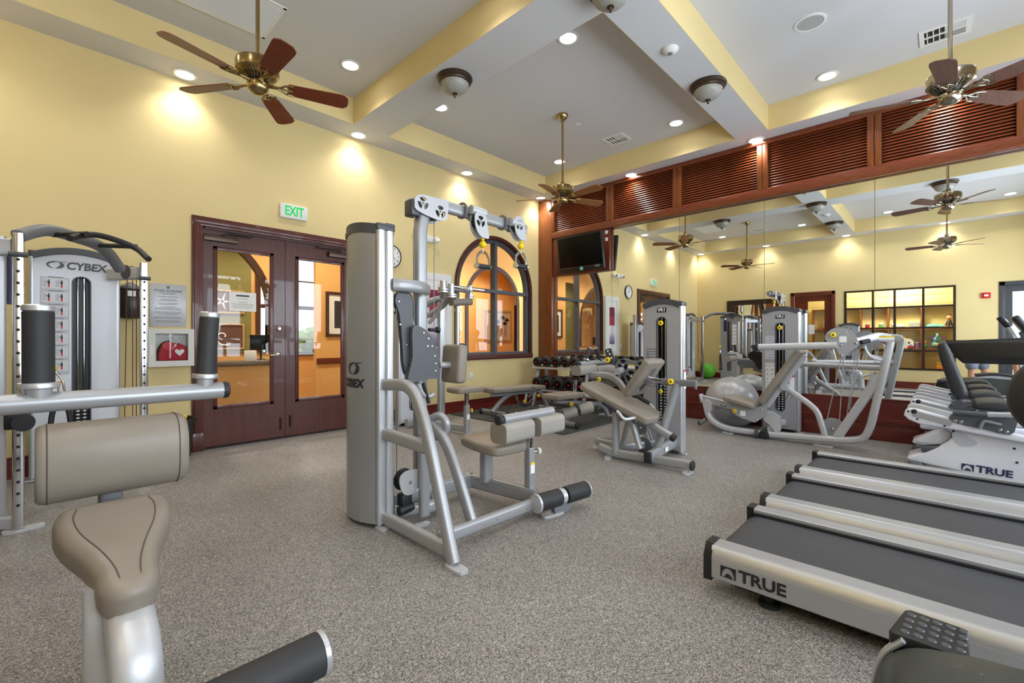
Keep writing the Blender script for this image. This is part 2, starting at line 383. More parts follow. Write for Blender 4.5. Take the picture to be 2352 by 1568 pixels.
for i, x in enumerate((.7, 2.87, 5.0)):
    r = sroot('window_%d' % (i + 3), (x, YD, .65))
    f = MB()
    for a, b_, c, d in ((x - .85, x + .85, .65, .72), (x - .85, x + .85, 2.78, 2.85), (x - .85, x - .78, .65, 2.85), (x + .78, x + .85, .65, 2.85), (x - .02, x + .02, .65, 2.85)): f.bx(a, b_, YD - .1, YD + .02, c, d)
    f.build('window_frame', 'dark_wood', r); f = MB(); f.bx(x - .8, x + .8, YD - .112, YD - .107, .7, 2.8); f.build('pane', 'clear_glass', r)
# ceiling: flat field at tray height, soffit ring and crossing beams below it
c_ = MB(); c_.bx(XC - .1, XB + .1, YD - .1, YA + .1, ZT, ZT + .1); CEIL = struct(c_.build('ceiling', 'ceiling_paint'), 'coffered ceiling with four recessed trays')
TR = [(-.53, 2.65, 1.975, 5.2), (3.12, 6.31, 1.975, 5.2), (3.12, 6.31, -1.62, 1.60), (-.53, 2.65, -1.62, 1.60)]
s = MB(); s.prism([(XC, YD), (XB, YD), (XB, YA), (XC, YA)], (0, 0, ZS), (1, 0, 0), (0, 1, 0), 0, .012, holes=[[(a, c), (b_, c), (b_, d), (a, d)] for a, b_, c, d in TR])
s.build('soffit', 'ceiling_paint', CEIL)
for a, b_, c, d in TR:
    for q in ((a, a + .004, c, d), (b_ - .004, b_, c, d), (a, b_, c, c + .004), (a, b_, d - .004, d)):
        s = MB(); s.bx(q[0], q[1], q[2], q[3], ZS + .0005, ZT); s.build('tray_side', 'wall_paint', CEIL)
# skirting of wall A, dado of wall B
def profile_run(name, x0, x1, y, h, m, k=.0):
    b = MB(); b.bx(x0, x1, y - .018, y, 0, h * .72); b.bx(x0, x1, y - .026, y, h * .72, h * .8); b.bx(x0, x1, y - .02, y, h * .8, h * .93); b.bx(x0, x1, y - .03, y, h * .93, h, .004)
    return struct(b.build(name, m))
profile_run('baseboard_left', 3.0, 6.57, YA, .18, 'dado_wood'); profile_run('baseboard_left', XC, 1.09, YA, .18, 'dado_wood')
b = MB(); b.bx(XC, XC + .02, 3.06, YA, 0, .16); b.bx(XC, XC + .02, CG[1] + .1, 2.02, 0, .16); struct(b.build('baseboard_back', 'dado_wood'))
DADO = sroot('trim_1', (6.63, 2.5, 0), 'dark red wood dado under the mirrors')
for k, (y0, y1) in enumerate(((2.88, 5.25), (1.73, 2.878), (.58, 1.728), (-.57, .578), (YD, -.572))):
    b = MB(); b.bx(6.632, XB + .01, y0, y1, .25, .475); b.build('dado_panel', 'dado_wood', DADO)
for z0, z1, x in ((0, .165, 6.625), (.165, .18, 6.61), (.185, .205, 6.615), (.21, .225, 6.61), (.225, .25, 6.622), (.465, .478, 6.622)):
    b = MB(); b.bx(x, XB + .01, YD, 5.25, z0, z1, .003); b.build('moulding', 'dado_wood', DADO)
# mirror panels
SE = [5.25, 4.035, 2.88, 1.73, .58, -.57, -1.99]
nm = ['behind the dumbbell rack, under the television', 'between the television board and the leg curl tower', 'over the grey exercise ball', 'behind the leg press tower', 'behind the recumbent bike seats', 'at the right edge beyond the treadmill handrail']
for k in range(6):
    b = MB(); b.bx(XB, XB + .008, SE[k + 1] + .0025, SE[k] - .0025, .478, 2.31 if k == 0 else 3.012)
    tag(b.build('mirror_panel', 'mirror_glass'), 'tall frameless wall mirror panel ' + nm[k], 'mirror', 'wall mirror panels')
# pilaster and louvred frieze of wall B
PX = 6.56
b = MB(); b.bx(PX, XB + .01, 5.255, YA - .001, 0, ZS - .001, .004); struct(b.build('trim_2', 'pilaster_wood'), 'tall brown wood pilaster in the room corner')
FR = sroot('trim_3', (PX, 2.5, 3.01), 'louvred mahogany frieze above the mirrors')
b = MB(); b.bx(6.63, XB + .01, YD, 5.25, 3.012, ZS - .002); b.build('backing_board', 'black_wood', FR)  # dark colour stands in for the shade between the slats
b = MB(); b.bx(PX, 6.632, YD, 5.253, 3.012, 3.125, .003); b.build('bottom_rail', 'mahogany_h', FR)
b = MB(); b.bx(PX, 6.632, YD, 5.253, 3.705, ZS - .002, .003); b.build('top_rail', 'mahogany_h', FR)
for y in (5.22, 4.035, 2.88, 1.73, .58, -.57):
    for s_ in ((-1, 1) if y < 5 else (1,)):
        y0 = y + (.003 if s_ > 0 else -.065); y0 = 5.19 if y > 5 else y0
        b = MB(); b.bx(PX - .002, 6.632, y0, y0 + .062, 3.125, 3.705, .003); b.build('stile', 'pilaster_wood', FR)
slm = {}
for k in range(6):
    y0, y1 = SE[k + 1] + .068, SE[k] - (.068 if k else .06)
    if k == 5: y0 = YD
    n = 17; dz = .58 / n; proto = None
    for i in range(n):
        if proto is None:
            q = MB(); q.box(((PX + 6.63) / 2, (y0 + y1) / 2, 3.125 + dz * .5), (.029, y1 - y0, .007), Matrix.Rotation(math.radians(-56), 3, 'Y'), .002, 1)
            proto = q.build('slat', 'louvre_wood', FR)
        else:
            o = proto.copy(); COL.objects.link(o); o.parent = FR; o.location = (0, 0, dz * i)
# television board and television
b = MB(); b.bx(PX + .02, XB + .01, 4.04, 5.253, 2.31, 3.012, .004); struct(b.build('trim_4', 'mahogany'), 'wood board carrying the television')
tv = thing('television', 'black flat television tilted down on the wood board by the corner', 'television', (6.5, 4.55, 2.64))
RM = Matrix.Rotation(math.radians(-9.5), 3, 'Y') @ Matrix.Rotation(math.radians(-4), 3, 'Z')
def tvb(name, m, c, sz, bev=.004):
    q = MB(); q.box((0, 0, 0), sz, None, bev); q.xf(Matrix.Translation(Vector(c))); q.xf(Matrix.Translation((6.44, 4.555, 2.645)) @ RM.to_4x4()); return q.build(name, m, tv)
tvb('case', 'black_plastic', (.035, 0, 0), (.06, .97, .62), .01); tvb('screen', 'black_gloss', (.002, 0, .03), (.006, .93, .52), .001)
tvb('bezel_strip', 'nickel', (.001, 0, -.235), (.006, .93, .004), 0); tvb('sticker', 'teal', (.0, -.02, -.265), (.004, .07, .07), 0); tvb('sticker_label', 'paper', (-.003, -.02, -.268), (.004, .045, .025), 0)
tvb('grey_badge', 'mid_grey', (.0, -.36, -.25), (.004, .1, .035), 0)  # small mid-grey plate low on the case
b = MB(); b.bx(6.5, 6.585, 4.5, 4.6, 2.6, 2.7); b.cyl((6.47, 4.55, 2.65), (6.55, 4.55, 2.65), .03); b.build('wall_bracket', 'black_plastic', tv)
for z in (2.95, 2.83):
    q = MB(); q.bx(6.572, 6.582, 4.07, 4.12, z - .03, z + .03, .003); tag(q.build('wall_socket', 'white_plastic'), 'white socket plate beside the television, %s' % ('upper one' if z > 2.9 else 'lower one'), 'socket')
# ------------------------------------------------------------------ ceiling fittings
CANS = [(1.0, 5.42, ZS, 'over the wall sign left of the doors'), (2.83, 5.42, ZS, 'over the right door leaf at the beam end'), (4.65, 5.42, ZS, 'over the wall left of the arched window'), (6.42, 5.4, ZS, 'in the room corner by the wood pilaster'),
        (6.5, 3.6, ZS, 'in front of the second louvre bay'), (6.5, 1.79, ZS, 'at the beam end over the third louvre post'), (6.5, 0, ZS, 'behind the right fan, over the louvres'), (-.72, 5.4, ZS, 'in the far back corner seen in the mirror'), (-.72, 3.6, ZS, 'over the framed wall mirror, seen in the mirror'), (-.72, 1.79, ZS, 'over the playroom window end, seen in the mirror'), (-.72, 0, ZS, 'over the playroom window, seen in the mirror'),
        (2.3, 4.58, ZT, 'right of the left fan in its tray'), (-.15, 4.58, ZT, 'behind the return grille of the left tray'), (2.3, 2.63, ZT, 'in the left tray corner nearest the beam crossing'), (-.15, 2.63, ZT, 'in the left tray corner nearest the back wall'),
        (3.5, 4.59, ZT, 'beside the dome light on the left beam'), (5.92, 4.58, ZT, 'behind the rod of the middle fan'), (3.55, 2.64, ZT, 'in the middle tray corner nearest the beam crossing'), (5.95, 2.62, ZT, 'in the middle tray corner above the louvres'),
        (6.05, .94, ZT, 'in the right tray near the round speaker'), (3.55, .94, ZT, 'in the right tray corner nearest the beam crossing'), (6.0, -.95, ZT, 'in the right tray corner beyond the right fan'), (3.55, -.95, ZT, 'in the right tray corner over the treadmills'),
        (2.3, .94, ZT, 'in the rear tray corner nearest the beam crossing'), (2.3, -.95, ZT, 'in the rear tray over the front windows'), (-.15, .94, ZT, 'in the rear tray over the camera'), (-.15, -.95, ZT, 'in the rear tray corner over the glazed door')]
c0 = None
for i, (x, y, z, lb) in enumerate(CANS):
    lb = 'round lit recessed downlight ' + lb
    if c0 is None:
        c0 = thing('recessed_light', lb, 'light', (0, 0, 0), 'recessed downlights')
        q = MB(); q.lathe([(.078, .006), (.1, .004), (.105, -.002), (.102, -.006), (.08, -.008), (.078, -.002)], (0, 0, -.004), (0, 0, 1), 28); q.build('trim_ring', 'white_plastic', c0)
        q = MB(); q.lathe([(0, -.006), (.05, -.0055), (.079, -.001)], (0, 0, -.004), (0, 0, 1), 28); q.build('lens', 'lamp_lens', c0)
        l = bpy.data.lights.new('downlight_lamp', 'SPOT'); l.energy = CAN_W; l.spot_size = math.radians(128); l.spot_blend = .8; l.shadow_soft_size = .07; l.color = (1, .965, .92)
        lo = bpy.data.objects.new('downlight_lamp', l); COL.objects.link(lo); lo.parent = c0; lo.location = (0, 0, -.03)
        c0.location = (x, y, z)
    else: dup(c0, (x, y, z), 0, lb)
# flush dome lights (switched off)
d0 = None
for x, y, lb in ((2.885, 3.55, 'under the left beam near the yellow wall'), (2.93, 1.79, 'under the crossing of the two beams'), (4.76, 1.76, 'under the right beam above the leg curl tower'), (2.885, 0, 'under the rear beam, seen in the mirror'), (1.0, 1.79, 'under the beam near the playroom, seen in the mirror')):
    lb = 'bronze and ribbed glass dome light ' + lb
    if d0 is None:
        d0 = thing('dome_light', lb, 'light', (0, 0, 0), 'flush dome ceiling lights')
        q = MB(); q.lathe([(0, 0), (.175, 0), (.178, -.012), (.17, -.02), (.168, -.034), (.155, -.042), (.15, -.058), (.138, -.062)], (0, 0, 0), (0, 0, 1), 36); q.build('rim', 'bronze', d0)
        q = MB(); pr = [(.14, -.055), (.136, -.08), (.118, -.112), (.085, -.138), (.045, -.152), (0, -.156)]; q.lathe(pr, (0, 0, 0), (0, 0, 1), 48)
        q.v = [(p[0] * (1 + .012 * math.cos(24 * math.atan2(p[1], p[0]))), p[1] * (1 + .012 * math.cos(24 * math.atan2(p[1], p[0]))), p[2]) for p in q.v]; q.build('glass_bowl', 'frosted_glass', d0)
        q = MB(); q.lathe([(0, 0), (.026, -.002), (.026, -.01), (.014, -.016), (.01, -.024), (.013, -.032), (.009, -.042), (0, -.046)], (0, 0, -.152), (0, 0, 1), 16); q.build('finial', 'bronze', d0)
        d0.location = (x, y, ZS)
    else: dup(d0, (x, y, ZS), 0, lb)
# ceiling fans
def make_fan(name, lb, metal, wood, loc, start):
    r = thing(name, lb, 'fan', loc, 'ceiling fans'); z = -1.10     # blade level below the canopy
    X, Y, Z0 = loc
    def at(q): return q.xf(Matrix.Translation(loc))
    q = MB(); q.lathe([(0, 0), (.072, 0), (.074, -.02), (.06, -.045), (.035, -.07), (.022, -.085), (0, -.085)], (0, 0, 0), (0, 0, 1), 24); at(q).build('canopy', metal, r)
    q = MB(); q.cyl((0, 0, -.07), (0, 0, z + .17), .014, None, 14); q.lathe([(0, 0), (.03, 0), (.032, -.03), (.02, -.05), (0, -.05)], (0, 0, z + .22), (0, 0, 1), 16); at(q).build('downrod', metal, r)
    q = MB(); q.lathe([(0, .175), (.06, .172), (.12, .165), (.138, .155), (.142, .14), (.14, .085), (.132, .08), (.118, .068), (.1, .055), (0, .055)], (0, 0, z), (0, 0, 1), 36); h = at(q).build('motor_housing', metal, r)
    q = MB()
    for k in range(30):
        a = 2 * PI * k / 30; q.obox((.07 * math.cos(a), .07 * math.sin(a), z + .03), (.125 * math.cos(a), .125 * math.sin(a), z + .068), .008, .006)
    at(q).build('vent_rib', metal, h)
    q = MB(); q.lathe([(0, .06), (.1, .058), (.075, .03), (.06, .015), (0, .015)], (0, 0, z), (0, 0, 1), 28); at(q).build('motor_core', 'black_plastic', r)
    q = MB(); q.lathe([(0, .03), (.055, .03), (.07, .01), (.072, -.02), (.062, -.045), (.04, -.06), (.012, -.066), (0, -.068)], (0, 0, z), (0, 0, 1), 28); at(q).build('switch_cap', metal, r)
    for k in range(5):
        a = math.radians(start + 72 * k); R_ = Matrix.Rotation(a, 4, 'Z') @ Matrix.Translation((0, 0, z + .012)) @ Matrix.Rotation(math.radians(-13), 4, 'X')
        ol = [(.20, -.055), (.55, -.072), (.585, -.068), (.612, -.04), (.615, 0), (.612, .04), (.585, .068), (.55, .072), (.20, .055), (.195, 0)]
        q = MB(); q.prism(ol, (0, 0, 0), (1, 0, 0), (0, 1, 0), -.003, .004); q.xf(R_); bl = at(q).build('blade', wood, r)
        q = MB()
        q.tube([(.06, 0, .0), (.11, 0, -.006), (.15, .012, -.008), (.185, .045, -.006), (.235, .05, -.006)], .007, .02); q.tube([(.06, 0, 0), (.11, 0, -.006), (.15, -.012, -.008), (.185, -.045, -.006), (.235, -.05, -.006)], .007, .02)
        q.tube([(.15, 0, -.006), (.19, 0, -.008), (.225, 0, -.006)], .007, .01); q.tube([(.185, .045, -.006), (.2, .02, -.007), (.215, 0, -.007), (.2, -.02, -.007), (.185, -.045, -.006)], .006, .01)
        q.prism([(.05, -.02), (.13, -.012), (.13, .012), (.05, .02)], (0, 0, 0), (1, 0, 0), (0, 1, 0), -.008, 0); q.xf(R_); at(q).build('blade_iron', metal, bl)
    return r
make_fan('ceiling_fan', 'brass ceiling fan with red-brown blades in the left tray', 'brass', 'fan_wood', (1.09, 3.57, ZT), 52)
make_fan('ceiling_fan', 'brass ceiling fan with tan blades in the middle tray by the television', 'brass', 'fan_wood_tan', (4.72, 3.6, ZT), 50)
make_fan('ceiling_fan', 'nickel ceiling fan with grey-brown blades in the right tray', 'nickel', 'fan_wood_dark', (4.73, -.03, ZT), 32)
make_fan('ceiling_fan', 'ceiling fan in the rear tray, seen only in the mirror', 'nickel', 'fan_wood_dark', (1.09, -.03, ZT), 20)
# grilles, speakers, detectors
def grille(name, lb, x0, x1, y0, y1, along, pitch, dark=True):
    r = thing(name, lb, 'vent', ((x0 + x1) / 2, (y0 + y1) / 2, ZT)); t = .028
    q = MB()
    for a in ((x0, x1, y0, y0 + t), (x0, x1, y1 - t, y1), (x0, x0 + t, y0, y1), (x1 - t, x1, y0, y1)): q.bx(*a, ZT - .012, ZT, .002, 1)
    q.build('frame', 'white_plastic', r); q = MB(); q.bx(x0 + t, x1 - t, y0 + t, y1 - t, ZT - .0025, ZT - .0005); q.build('duct_opening', 'vent_dark', r)
    lo, hi = (y0 + t, y1 - t) if along == 'x' else (x0 + t, x1 - t); n = int((hi - lo) / pitch); pr = None
    for i in range(n):
        c = lo + (i + .5) * (hi - lo) / n
        if pr is None:
            q = MB(); Rm = Matrix.Rotation(math.radians(-32), 3, 'X' if along == 'x' else 'Y')
            q.box(((x0 + x1) / 2, c, ZT - .008) if along == 'x' else (c, (y0 + y1) / 2, ZT - .008), (x1 - x0 - 2 * t, .019, .003) if along == 'x' else (.019, y1 - y0 - 2 * t, .003), Rm); pr = q.build('slat', 'white_plastic', r); c1 = c
        else:
            o = pr.copy(); COL.objects.link(o); o.parent = r; o.location = (0, c - c1, 0) if along == 'x' else (c - c1, 0, 0)
    return r
grille('return_air_grille', 'large white return air grille beside the left fan', .62, 1.52, 4.2, 4.78, 'x', .02)
def diffuser(lb, cx, cy, w, h):
    r = thing('air_diffuser', lb, 'vent', (cx, cy, ZT), 'white air diffusers')
    q = MB(); q.prism([(-w / 2, -h / 2), (w / 2, -h / 2), (w / 2, h / 2), (-w / 2, h / 2)], (cx, cy, ZT - .006), (1, 0, 0), (0, 1, 0), -.004, .006, holes=[[(-w * .4, -h * .4), (-w * .04, -h * .4), (-w * .04, h * .4), (-w * .4, h * .4)], [(w * .04, -h * .4), (w * .4, -h * .4), (w * .4, h * .4), (w * .04, h * .4)]]); q.build('face_plate', 'white_plastic', r)
    q = MB(); q.bx(cx - w * .42, cx + w * .42, cy - h * .42, cy + h * .42, ZT - .002, ZT - .0005); q.build('duct_opening', 'vent_dark', r)
    for s_ in (-1, 1):
        for i in range(5):
            q = MB(); x = cx + s_ * w * (.07 + .075 * i); q.box((x, cy - h * .2, ZT - .006), (.004, h * .4, .014), Matrix.Rotation(.5 * s_, 3, 'Y')); q.build('louvre', 'off_white', r)
        for i in range(3):
            q = MB(); q.box((cx + s_ * w * .22, cy + h * (.1 + .12 * i), ZT - .006), (w * .36, .004, .014), Matrix.Rotation(.5, 3, 'X')); q.build('louvre', 'off_white', r)
diffuser('small white air diffuser in the middle tray near the louvres', 5.84, 3.47, .3, .34)
diffuser('white air diffuser in the right tray behind the fan rod', 5.96, .0, .3, .36)
diffuser('air diffuser in the left tray, seen only in the mirror', .0, 3.6, .3, .34)
for x, y, lb in ((4.93, .9, 'round white ceiling speaker in the right tray'), (1.6, 2.5, 'round ceiling speaker in the left tray, seen in the mirror')):
    r = thing('ceiling_speaker', lb, 'speaker', (x, y, ZT))
    q = MB(); q.lathe([(.105, 0), (.13, 0), (.128, -.006), (.108, -.008), (.105, -.004)], (x, y, ZT), (0, 0, 1), 36); q.build('bezel', 'white_plastic', r)
    q = MB(); q.lathe([(0, -.0065), (.107, -.005)], (x, y, ZT), (0, 0, 1), 36); q.build('mesh_grille', 'grey_grille', r)
for x, y, lb in ((3.94, 1.79, 'on the right beam between the two dome lights'), (1.9, 1.79, 'on the beam, seen only in the mirror')):
    r = thing('smoke_detector', 'white round smoke detector ' + lb, 'smoke detector', (x, y, ZS))
    q = MB(); q.lathe([(0, 0), (.07, 0), (.07, -.012), (.055, -.026), (.035, -.038), (0, -.04)], (x, y, ZS), (0, 0, 1), 28); q.build('body', 'white_plastic', r)
    q = MB(); q.lathe([(.0, -.048), (.018, -.046), (.024, -.039)], (x, y, ZS), (0, 0, 1), 18); q.build('sensor', 'print_grey', r)
q = MB(); q.lathe([(0, -.006), (.035, -.005), (.04, -.001), (.04, 0)], (5.08, 3.61, ZT), (0, 0, 1), 24); tag(q.build('sprinkler_cover', 'white_plastic'), 'small round sprinkler cover beside the middle fan rod', 'sprinkler')
# ------------------------------------------------------------------ double doors in wall A
D = sroot('door_1', (2.006, YA, 0), 'pair of dark red wood doors with tall glass panes')
def casing(par, x0, x1, zt, y, wd, m):
    for k, (o_, w_, t_) in enumerate(((0, wd, .022), (.02, wd * .5, .034), (wd * .62, wd * .38, .028))):
        for a, b_ in ((x0 - wd + o_, x0 - wd + o_ + w_), (x1 + wd - o_ - w_, x1 + wd - o_)):
            q = MB(); q.bx(a, b_, y - t_, y + .01, 0, zt + wd - o_, .005); q.build('casing_moulding', m, par)
        q = MB(); q.bx(x0 - wd + o_, x1 + wd - o_, y - t_ - .001, y + .01, zt + wd - o_ - w_, zt + wd - o_, .005); q.build('casing_moulding', m, par)
casing(D, DX0, DX1, DZ, YA, .1, 'mahogany_door')
for a in (DX0 - .1, DX1):
    q = MB(); q.bx(a, a + .1, YA - .038, YA, 0, .19, .004); q.build('plinth_block', 'mahogany_door', D)
q = MB()
for a, b_, c, d in ((DX0 - .005, DX0 + .02, 0, DZ), (DX1 - .02, DX1 + .005, 0, DZ), (DX0, DX1, DZ - .02, DZ + .005)): q.bx(a, b_, YA + .002, YA + .13, c, d)
q.build('jamb', 'mahogany_door', D)
q = MB(); q.bx(DX0, DX1, YA + .0, YA + .1, 0, .014); q.build('threshold', 'black_plastic', D)
for s_, x0, x1 in ((-1, DX0 + .02, 2.003), (1, 2.009, DX1 - .02)):
    gx0, gx1 = (1.31, 1.85) if s_ < 0 else (2.15, 2.7); z0, z1, y0, y1 = .44, 2.115, YA + .03, YA + .075
    q = MB(); q.prism([(x0, .02), (x1, .02), (x1, DZ - .022), (x0, DZ - .022)], (0, y0, 0), (1, 0, 0), (0, 0, 1), -.045, 0, holes=[[(gx0, z0), (gx1, z0), (gx1, z1), (gx0, z1)]]); lf = q.build('door_leaf', 'mahogany_door', D)
    for a in ((gx0 - .03, gx1 + .03, z0 - .03, z0 + .01), (gx0 - .03, gx1 + .03, z1 - .01, z1 + .03), (gx0 - .03, gx0 + .01, z0 - .03, z1 + .03), (gx1 - .01, gx1 + .03, z0 - .03, z1 + .03)):
        q = MB(); q.bx(a[0], a[1], y0 - .008, y0 + .01, a[2], a[3], .003); q.build('glazing_bead', 'mahogany_door', lf)
    q = MB()
    for i in range(7):
        for x in (gx0 - .012, gx1 + .012): q.cyl((x, y0 - .0095, z0 + i * (z1 - z0) / 6), (x, y0 - .007, z0 + i * (z1 - z0) / 6), .005, None, 8)
    q.build('screw', 'bronze', lf, kind='stuff')
    q = MB(); q.bx(gx0, gx1, y0 + .018, y0 + .024, z0, z1); q.build('glass_pane', 'clear_glass', lf)
    xc = 1.345 if s_ < 0 else 2.67
    q = MB(); q.bx(xc - .16, xc + .16, y0 - .055, y0, 2.19, 2.255, .006); q.build('closer_body', 'bronze', D)
    q = MB(); q.tube([(xc, y0 - .05, 2.26), (xc + .06 * -s_, y0 - .07, 2.285), (xc - s_ * .3, y0 - .06, 2.285), (xc - s_ * .3, y0 - .035, 2.3)], .008, .01); q.tube([(xc - s_ * .3, y0 - .06, 2.285), (xc - s_ * .12, y0 - .05, 2.292)], .006); q.build('closer_arm', 'black_plastic', D)
    q = MB(); xb = 1.957 if s_ < 0 else 2.064; zb = .1 if s_ < 0 else .12; q.cyl((xb, y0 - .012, zb), (xb, y0 - .012, zb + .12), .009); q.sphere((xb, y0 - .016, zb + .13), .014, 12, 8); q.bx(xb - .014, xb + .014, y0 - .008, y0, zb, zb + .03); q.bx(xb - .014, xb + .014, y0 - .008, y0, zb + .07, zb + .09); q.build('foot_bolt', 'bronze', D)
y0 = YA + .03
q = MB(); q.lathe([(0, .028), (.018, .026), (.022, .012), (.03, .006), (.03, 0)], (1.938, y0, 1.275), (0, -1, 0), 20); q.build('deadbolt', 'nickel', D)
q = MB(); q.lathe([(0, .014), (.02, .012), (.032, .006), (.034, 0)], (1.925, y0, .975), (0, -1, 0), 20); q.tube([(1.925, y0 - .01, .975), (1.925, y0 - .05, .975), (1.83, y0 - .055, .972)], .009, .02); q.build('lever_handle', 'nickel', D)
q = MB(); q.bx(1.43, 1.7, y0 + .012, y0 + .017, 1.465, 1.675); r = tag(q.build('paper_notice', 'paper'), 'white paper notice taped inside the left door pane', 'notice')
q = MB(); q.bx(1.5, 1.63, y0 + .0105, y0 + .0125, 1.627, 1.643); q.build('heading_line', 'print_dark', r)
for i, wd in enumerate((.1, .0, .09, .22, .21, .19)):
    if wd: q = MB(); q.bx(1.565 - wd / 2, 1.565 + wd / 2, y0 + .011, y0 + .0125, 1.6 - i * .02, 1.604 - i * .02); q.build('text_line', 'print_grey', r)
# ------------------------------------------------------------------ arched interior window of wall A
AW = sroot('window_1', (ARX, YA, ARB), 'tall arched interior window with dark mullions')
def archring(r0, r1, zb0, zb1): return arch(ARX, r1, zb1, ARZ), arch(ARX, r0, zb0, ARZ)
for r0, r1, y0, y1, m in ((.855, .915, .012, -.03, 'dark_wood'), (.87, .9, .0, -.04, 'mahogany_door'), (.845, .868, .01, -.026, 'dark_wood')):
    o_, h_ = archring(r0, r1, ARB + .06, ARB + .0)
    q = MB(); q.prism(o_, (0, YA, 0), (1, 0, 0), (0, 0, 1), -y0, -y1, holes=[h_]); q.build('arch_moulding', m, AW)
o_, h_ = archring(.80, .86, ARB + .1, ARB + .03); q = MB(); q.prism(o_, (0, YA + .05, 0), (1, 0, 0), (0, 0, 1), -.05, .04, holes=[h_]); q.build('sash_frame', 'blue_grey_paint', AW)
q = MB(); q.bx(ARX - .93, ARX + .93, YA - .035, YA + .01, ARB - .02, ARB + .065, .006); q.build('sill', 'mahogany_door', AW)
q = MB(); q.bx(ARX - .028, ARX + .028, YA - .005, YA + .11, ARB + .06, ARZ + .83); q.build('mullion', 'blue_grey_paint', AW)
q = MB(); q.bx(ARX - .83, ARX + .83, YA - .008, YA + .1, ARZ - .055, ARZ + .0); q.build('transom', 'blue_grey_paint', AW)
q = MB()
for i in range(10):
    for sx in (-1, 1): q.sphere((ARX + sx * .845, YA + .02, .95 + i * .11), .007, 8, 6); q.sphere((ARX + sx * .03, YA + .03, .95 + i * .17), .006, 8, 6)
for i in range(1, 14): a = PI * i / 14; q.sphere((ARX + .845 * math.cos(a), YA + .02, ARZ + .845 * math.sin(a)), .007, 8, 6)
q.build('screw', 'nickel', AW, kind='stuff')
for k, (x0, x1) in enumerate(((ARX - .8, ARX - .028), (ARX + .028, ARX + .8))):
    q = MB(); q.bx(x0, x1, YA + .05, YA + .056, ARB + .1, ARZ - .05); q.build('pane', 'clear_glass', AW)
    a0, a1 = (90, 180) if k == 0 else (0, 90)
    po = [(x0 if k else x1, 0)] + [(ARX + .8 * math.cos(math.radians(a0 + (a1 - a0) * i / 14)), .8 * math.sin(math.radians(a0 + (a1 - a0) * i / 14))) for i in range(15)]
    q = MB(); q.prism(po, (0, YA + .05, ARZ), (1, 0, 0), (0, 0, 1), -.006, 0); q.build('pane', 'clear_glass', AW)
# ------------------------------------------------------------------ things on wall A
e = thing('exit_sign', 'white box sign with green letters above the double doors', 'sign', (2.08, YA, 2.57))
q = MB(); q.bx(1.93, 2.236, YA - .045, YA, 2.57, 2.735, .006); q.build('housing', 'white_plastic', e)
text('EXIT', .155, 'exit_green', e, 'lettering', (2.083, YA - .0455, 2.652), (1, 0, 0), (0, 0, 1), .001, 'CENTER', .004, .68)
c = thing('wall_clock', 'round black-rimmed wall clock between the doors and the tower', 'clock', (3.4, YA, 2.15))
cc = V(3.38, YA, 2.31)
q = MB(); q.lathe([(0, .02), (.15, .02), (.153, .034), (.163, .036), (.168, .02), (.168, 0)], cc, (0, -1, 0), 40); q.build('rim', 'black_plastic', c)
q = MB(); q.lathe([(0, .024), (.152, .024)], cc, (0, -1, 0), 40); q.build('dial', 'paper', c)
for n in range(1, 13):
    a = math.radians(90 - 30 * n); text(str(n), .042, 'print_dark', c, 'numeral', cc + V(.12 * math.cos(a), -.0245, .12 * math.sin(a)), (1, 0, 0), (0, 0, 1), .0005, 'CENTER', .0008)
for nm_, a, L, w_ in (('hour_hand', -25, .07, .008), ('minute_hand', 100, .11, .006), ('second_hand', -28, .125, .002)):
    a = math.radians(a); q = MB(); q.obox(cc + V(-.02 * math.cos(a), -.028, -.02 * math.sin(a)), cc + V(L * math.cos(a), -.028, L * math.sin(a)), .002, w_, V(0, 0, 1) if abs(math.sin(a)) < .9 else V(1, 0, 0)); q.build(nm_, 'print_dark', c)
em = thing('emergency_light', 'white twin-head emergency light high on the yellow wall', 'emergency light', (3.95, YA, 2.6))
q = MB(); q.bx(3.8, 4.1, YA - .06, YA, 2.6, 2.69, .008); q.build('body', 'white_plastic', em)
for x in (3.79, 4.11):
    q = MB(); q.lathe([(0, .06), (.035, .055), (.05, .04), (.05, .0), (.03, -.02)], (x, YA - .07, 2.64), (0, -1, -.25), 20); h = q.build('lamp_head', 'white_plastic', em)
    q = MB(); q.lathe([(0, .062), (.028, .061)], (x, YA - .07, 2.64), (0, -1, -.25), 18); q.build('lamp_lens', 'nickel', h)
fr = thing('framed_art', 'tall white-framed abstract print with red block on the yellow wall', 'picture', (4.14, YA, .8))
q = MB(); q.prism([(3.84, .8), (4.44, .8), (4.44, 2.15), (3.84, 2.15)], (0, YA, 0), (1, 0, 0), (0, 0, 1), 0, .035, holes=[[(3.93, .9), (4.35, .9), (4.35, 2.05), (3.93, 2.05)]]); q.build('frame', 'white_plastic', fr)
q = MB(); q.bx(3.92, 4.36, YA - .02, YA - .005, .89, 2.06); q.build('mount', 'paper', fr)
q = MB(); q.bx(4.03, 4.25, YA - .022, YA - .0195, 1.05, 1.9); q.build('print', 'art_print', fr)
sg = thing('guidelines_plaque', 'brushed silver fitness guidelines plaque above the red bag cabinet', 'sign', (.89, YA, 1.28))
q = MB(); q.bx(.745, 1.038, YA - .012, YA, 1.278, 1.702, .002); q.build('plate', 'plaque', sg)
text('FITNESS GUIDELINES', .026, 'print_dark', sg, 'heading', (.89, YA - .0123, 1.633), (1, 0, 0), (0, 0, 1), .0004, 'CENTER', .0003, .92)
q = MB(); q.prism([(-.018, 0), (0, -.018), (.018, 0), (0, .018)], (.89, YA - .012, 1.668), (1, 0, 0), (0, 0, 1), 0, .0012); q.build('emblem', 'print_grey', sg)
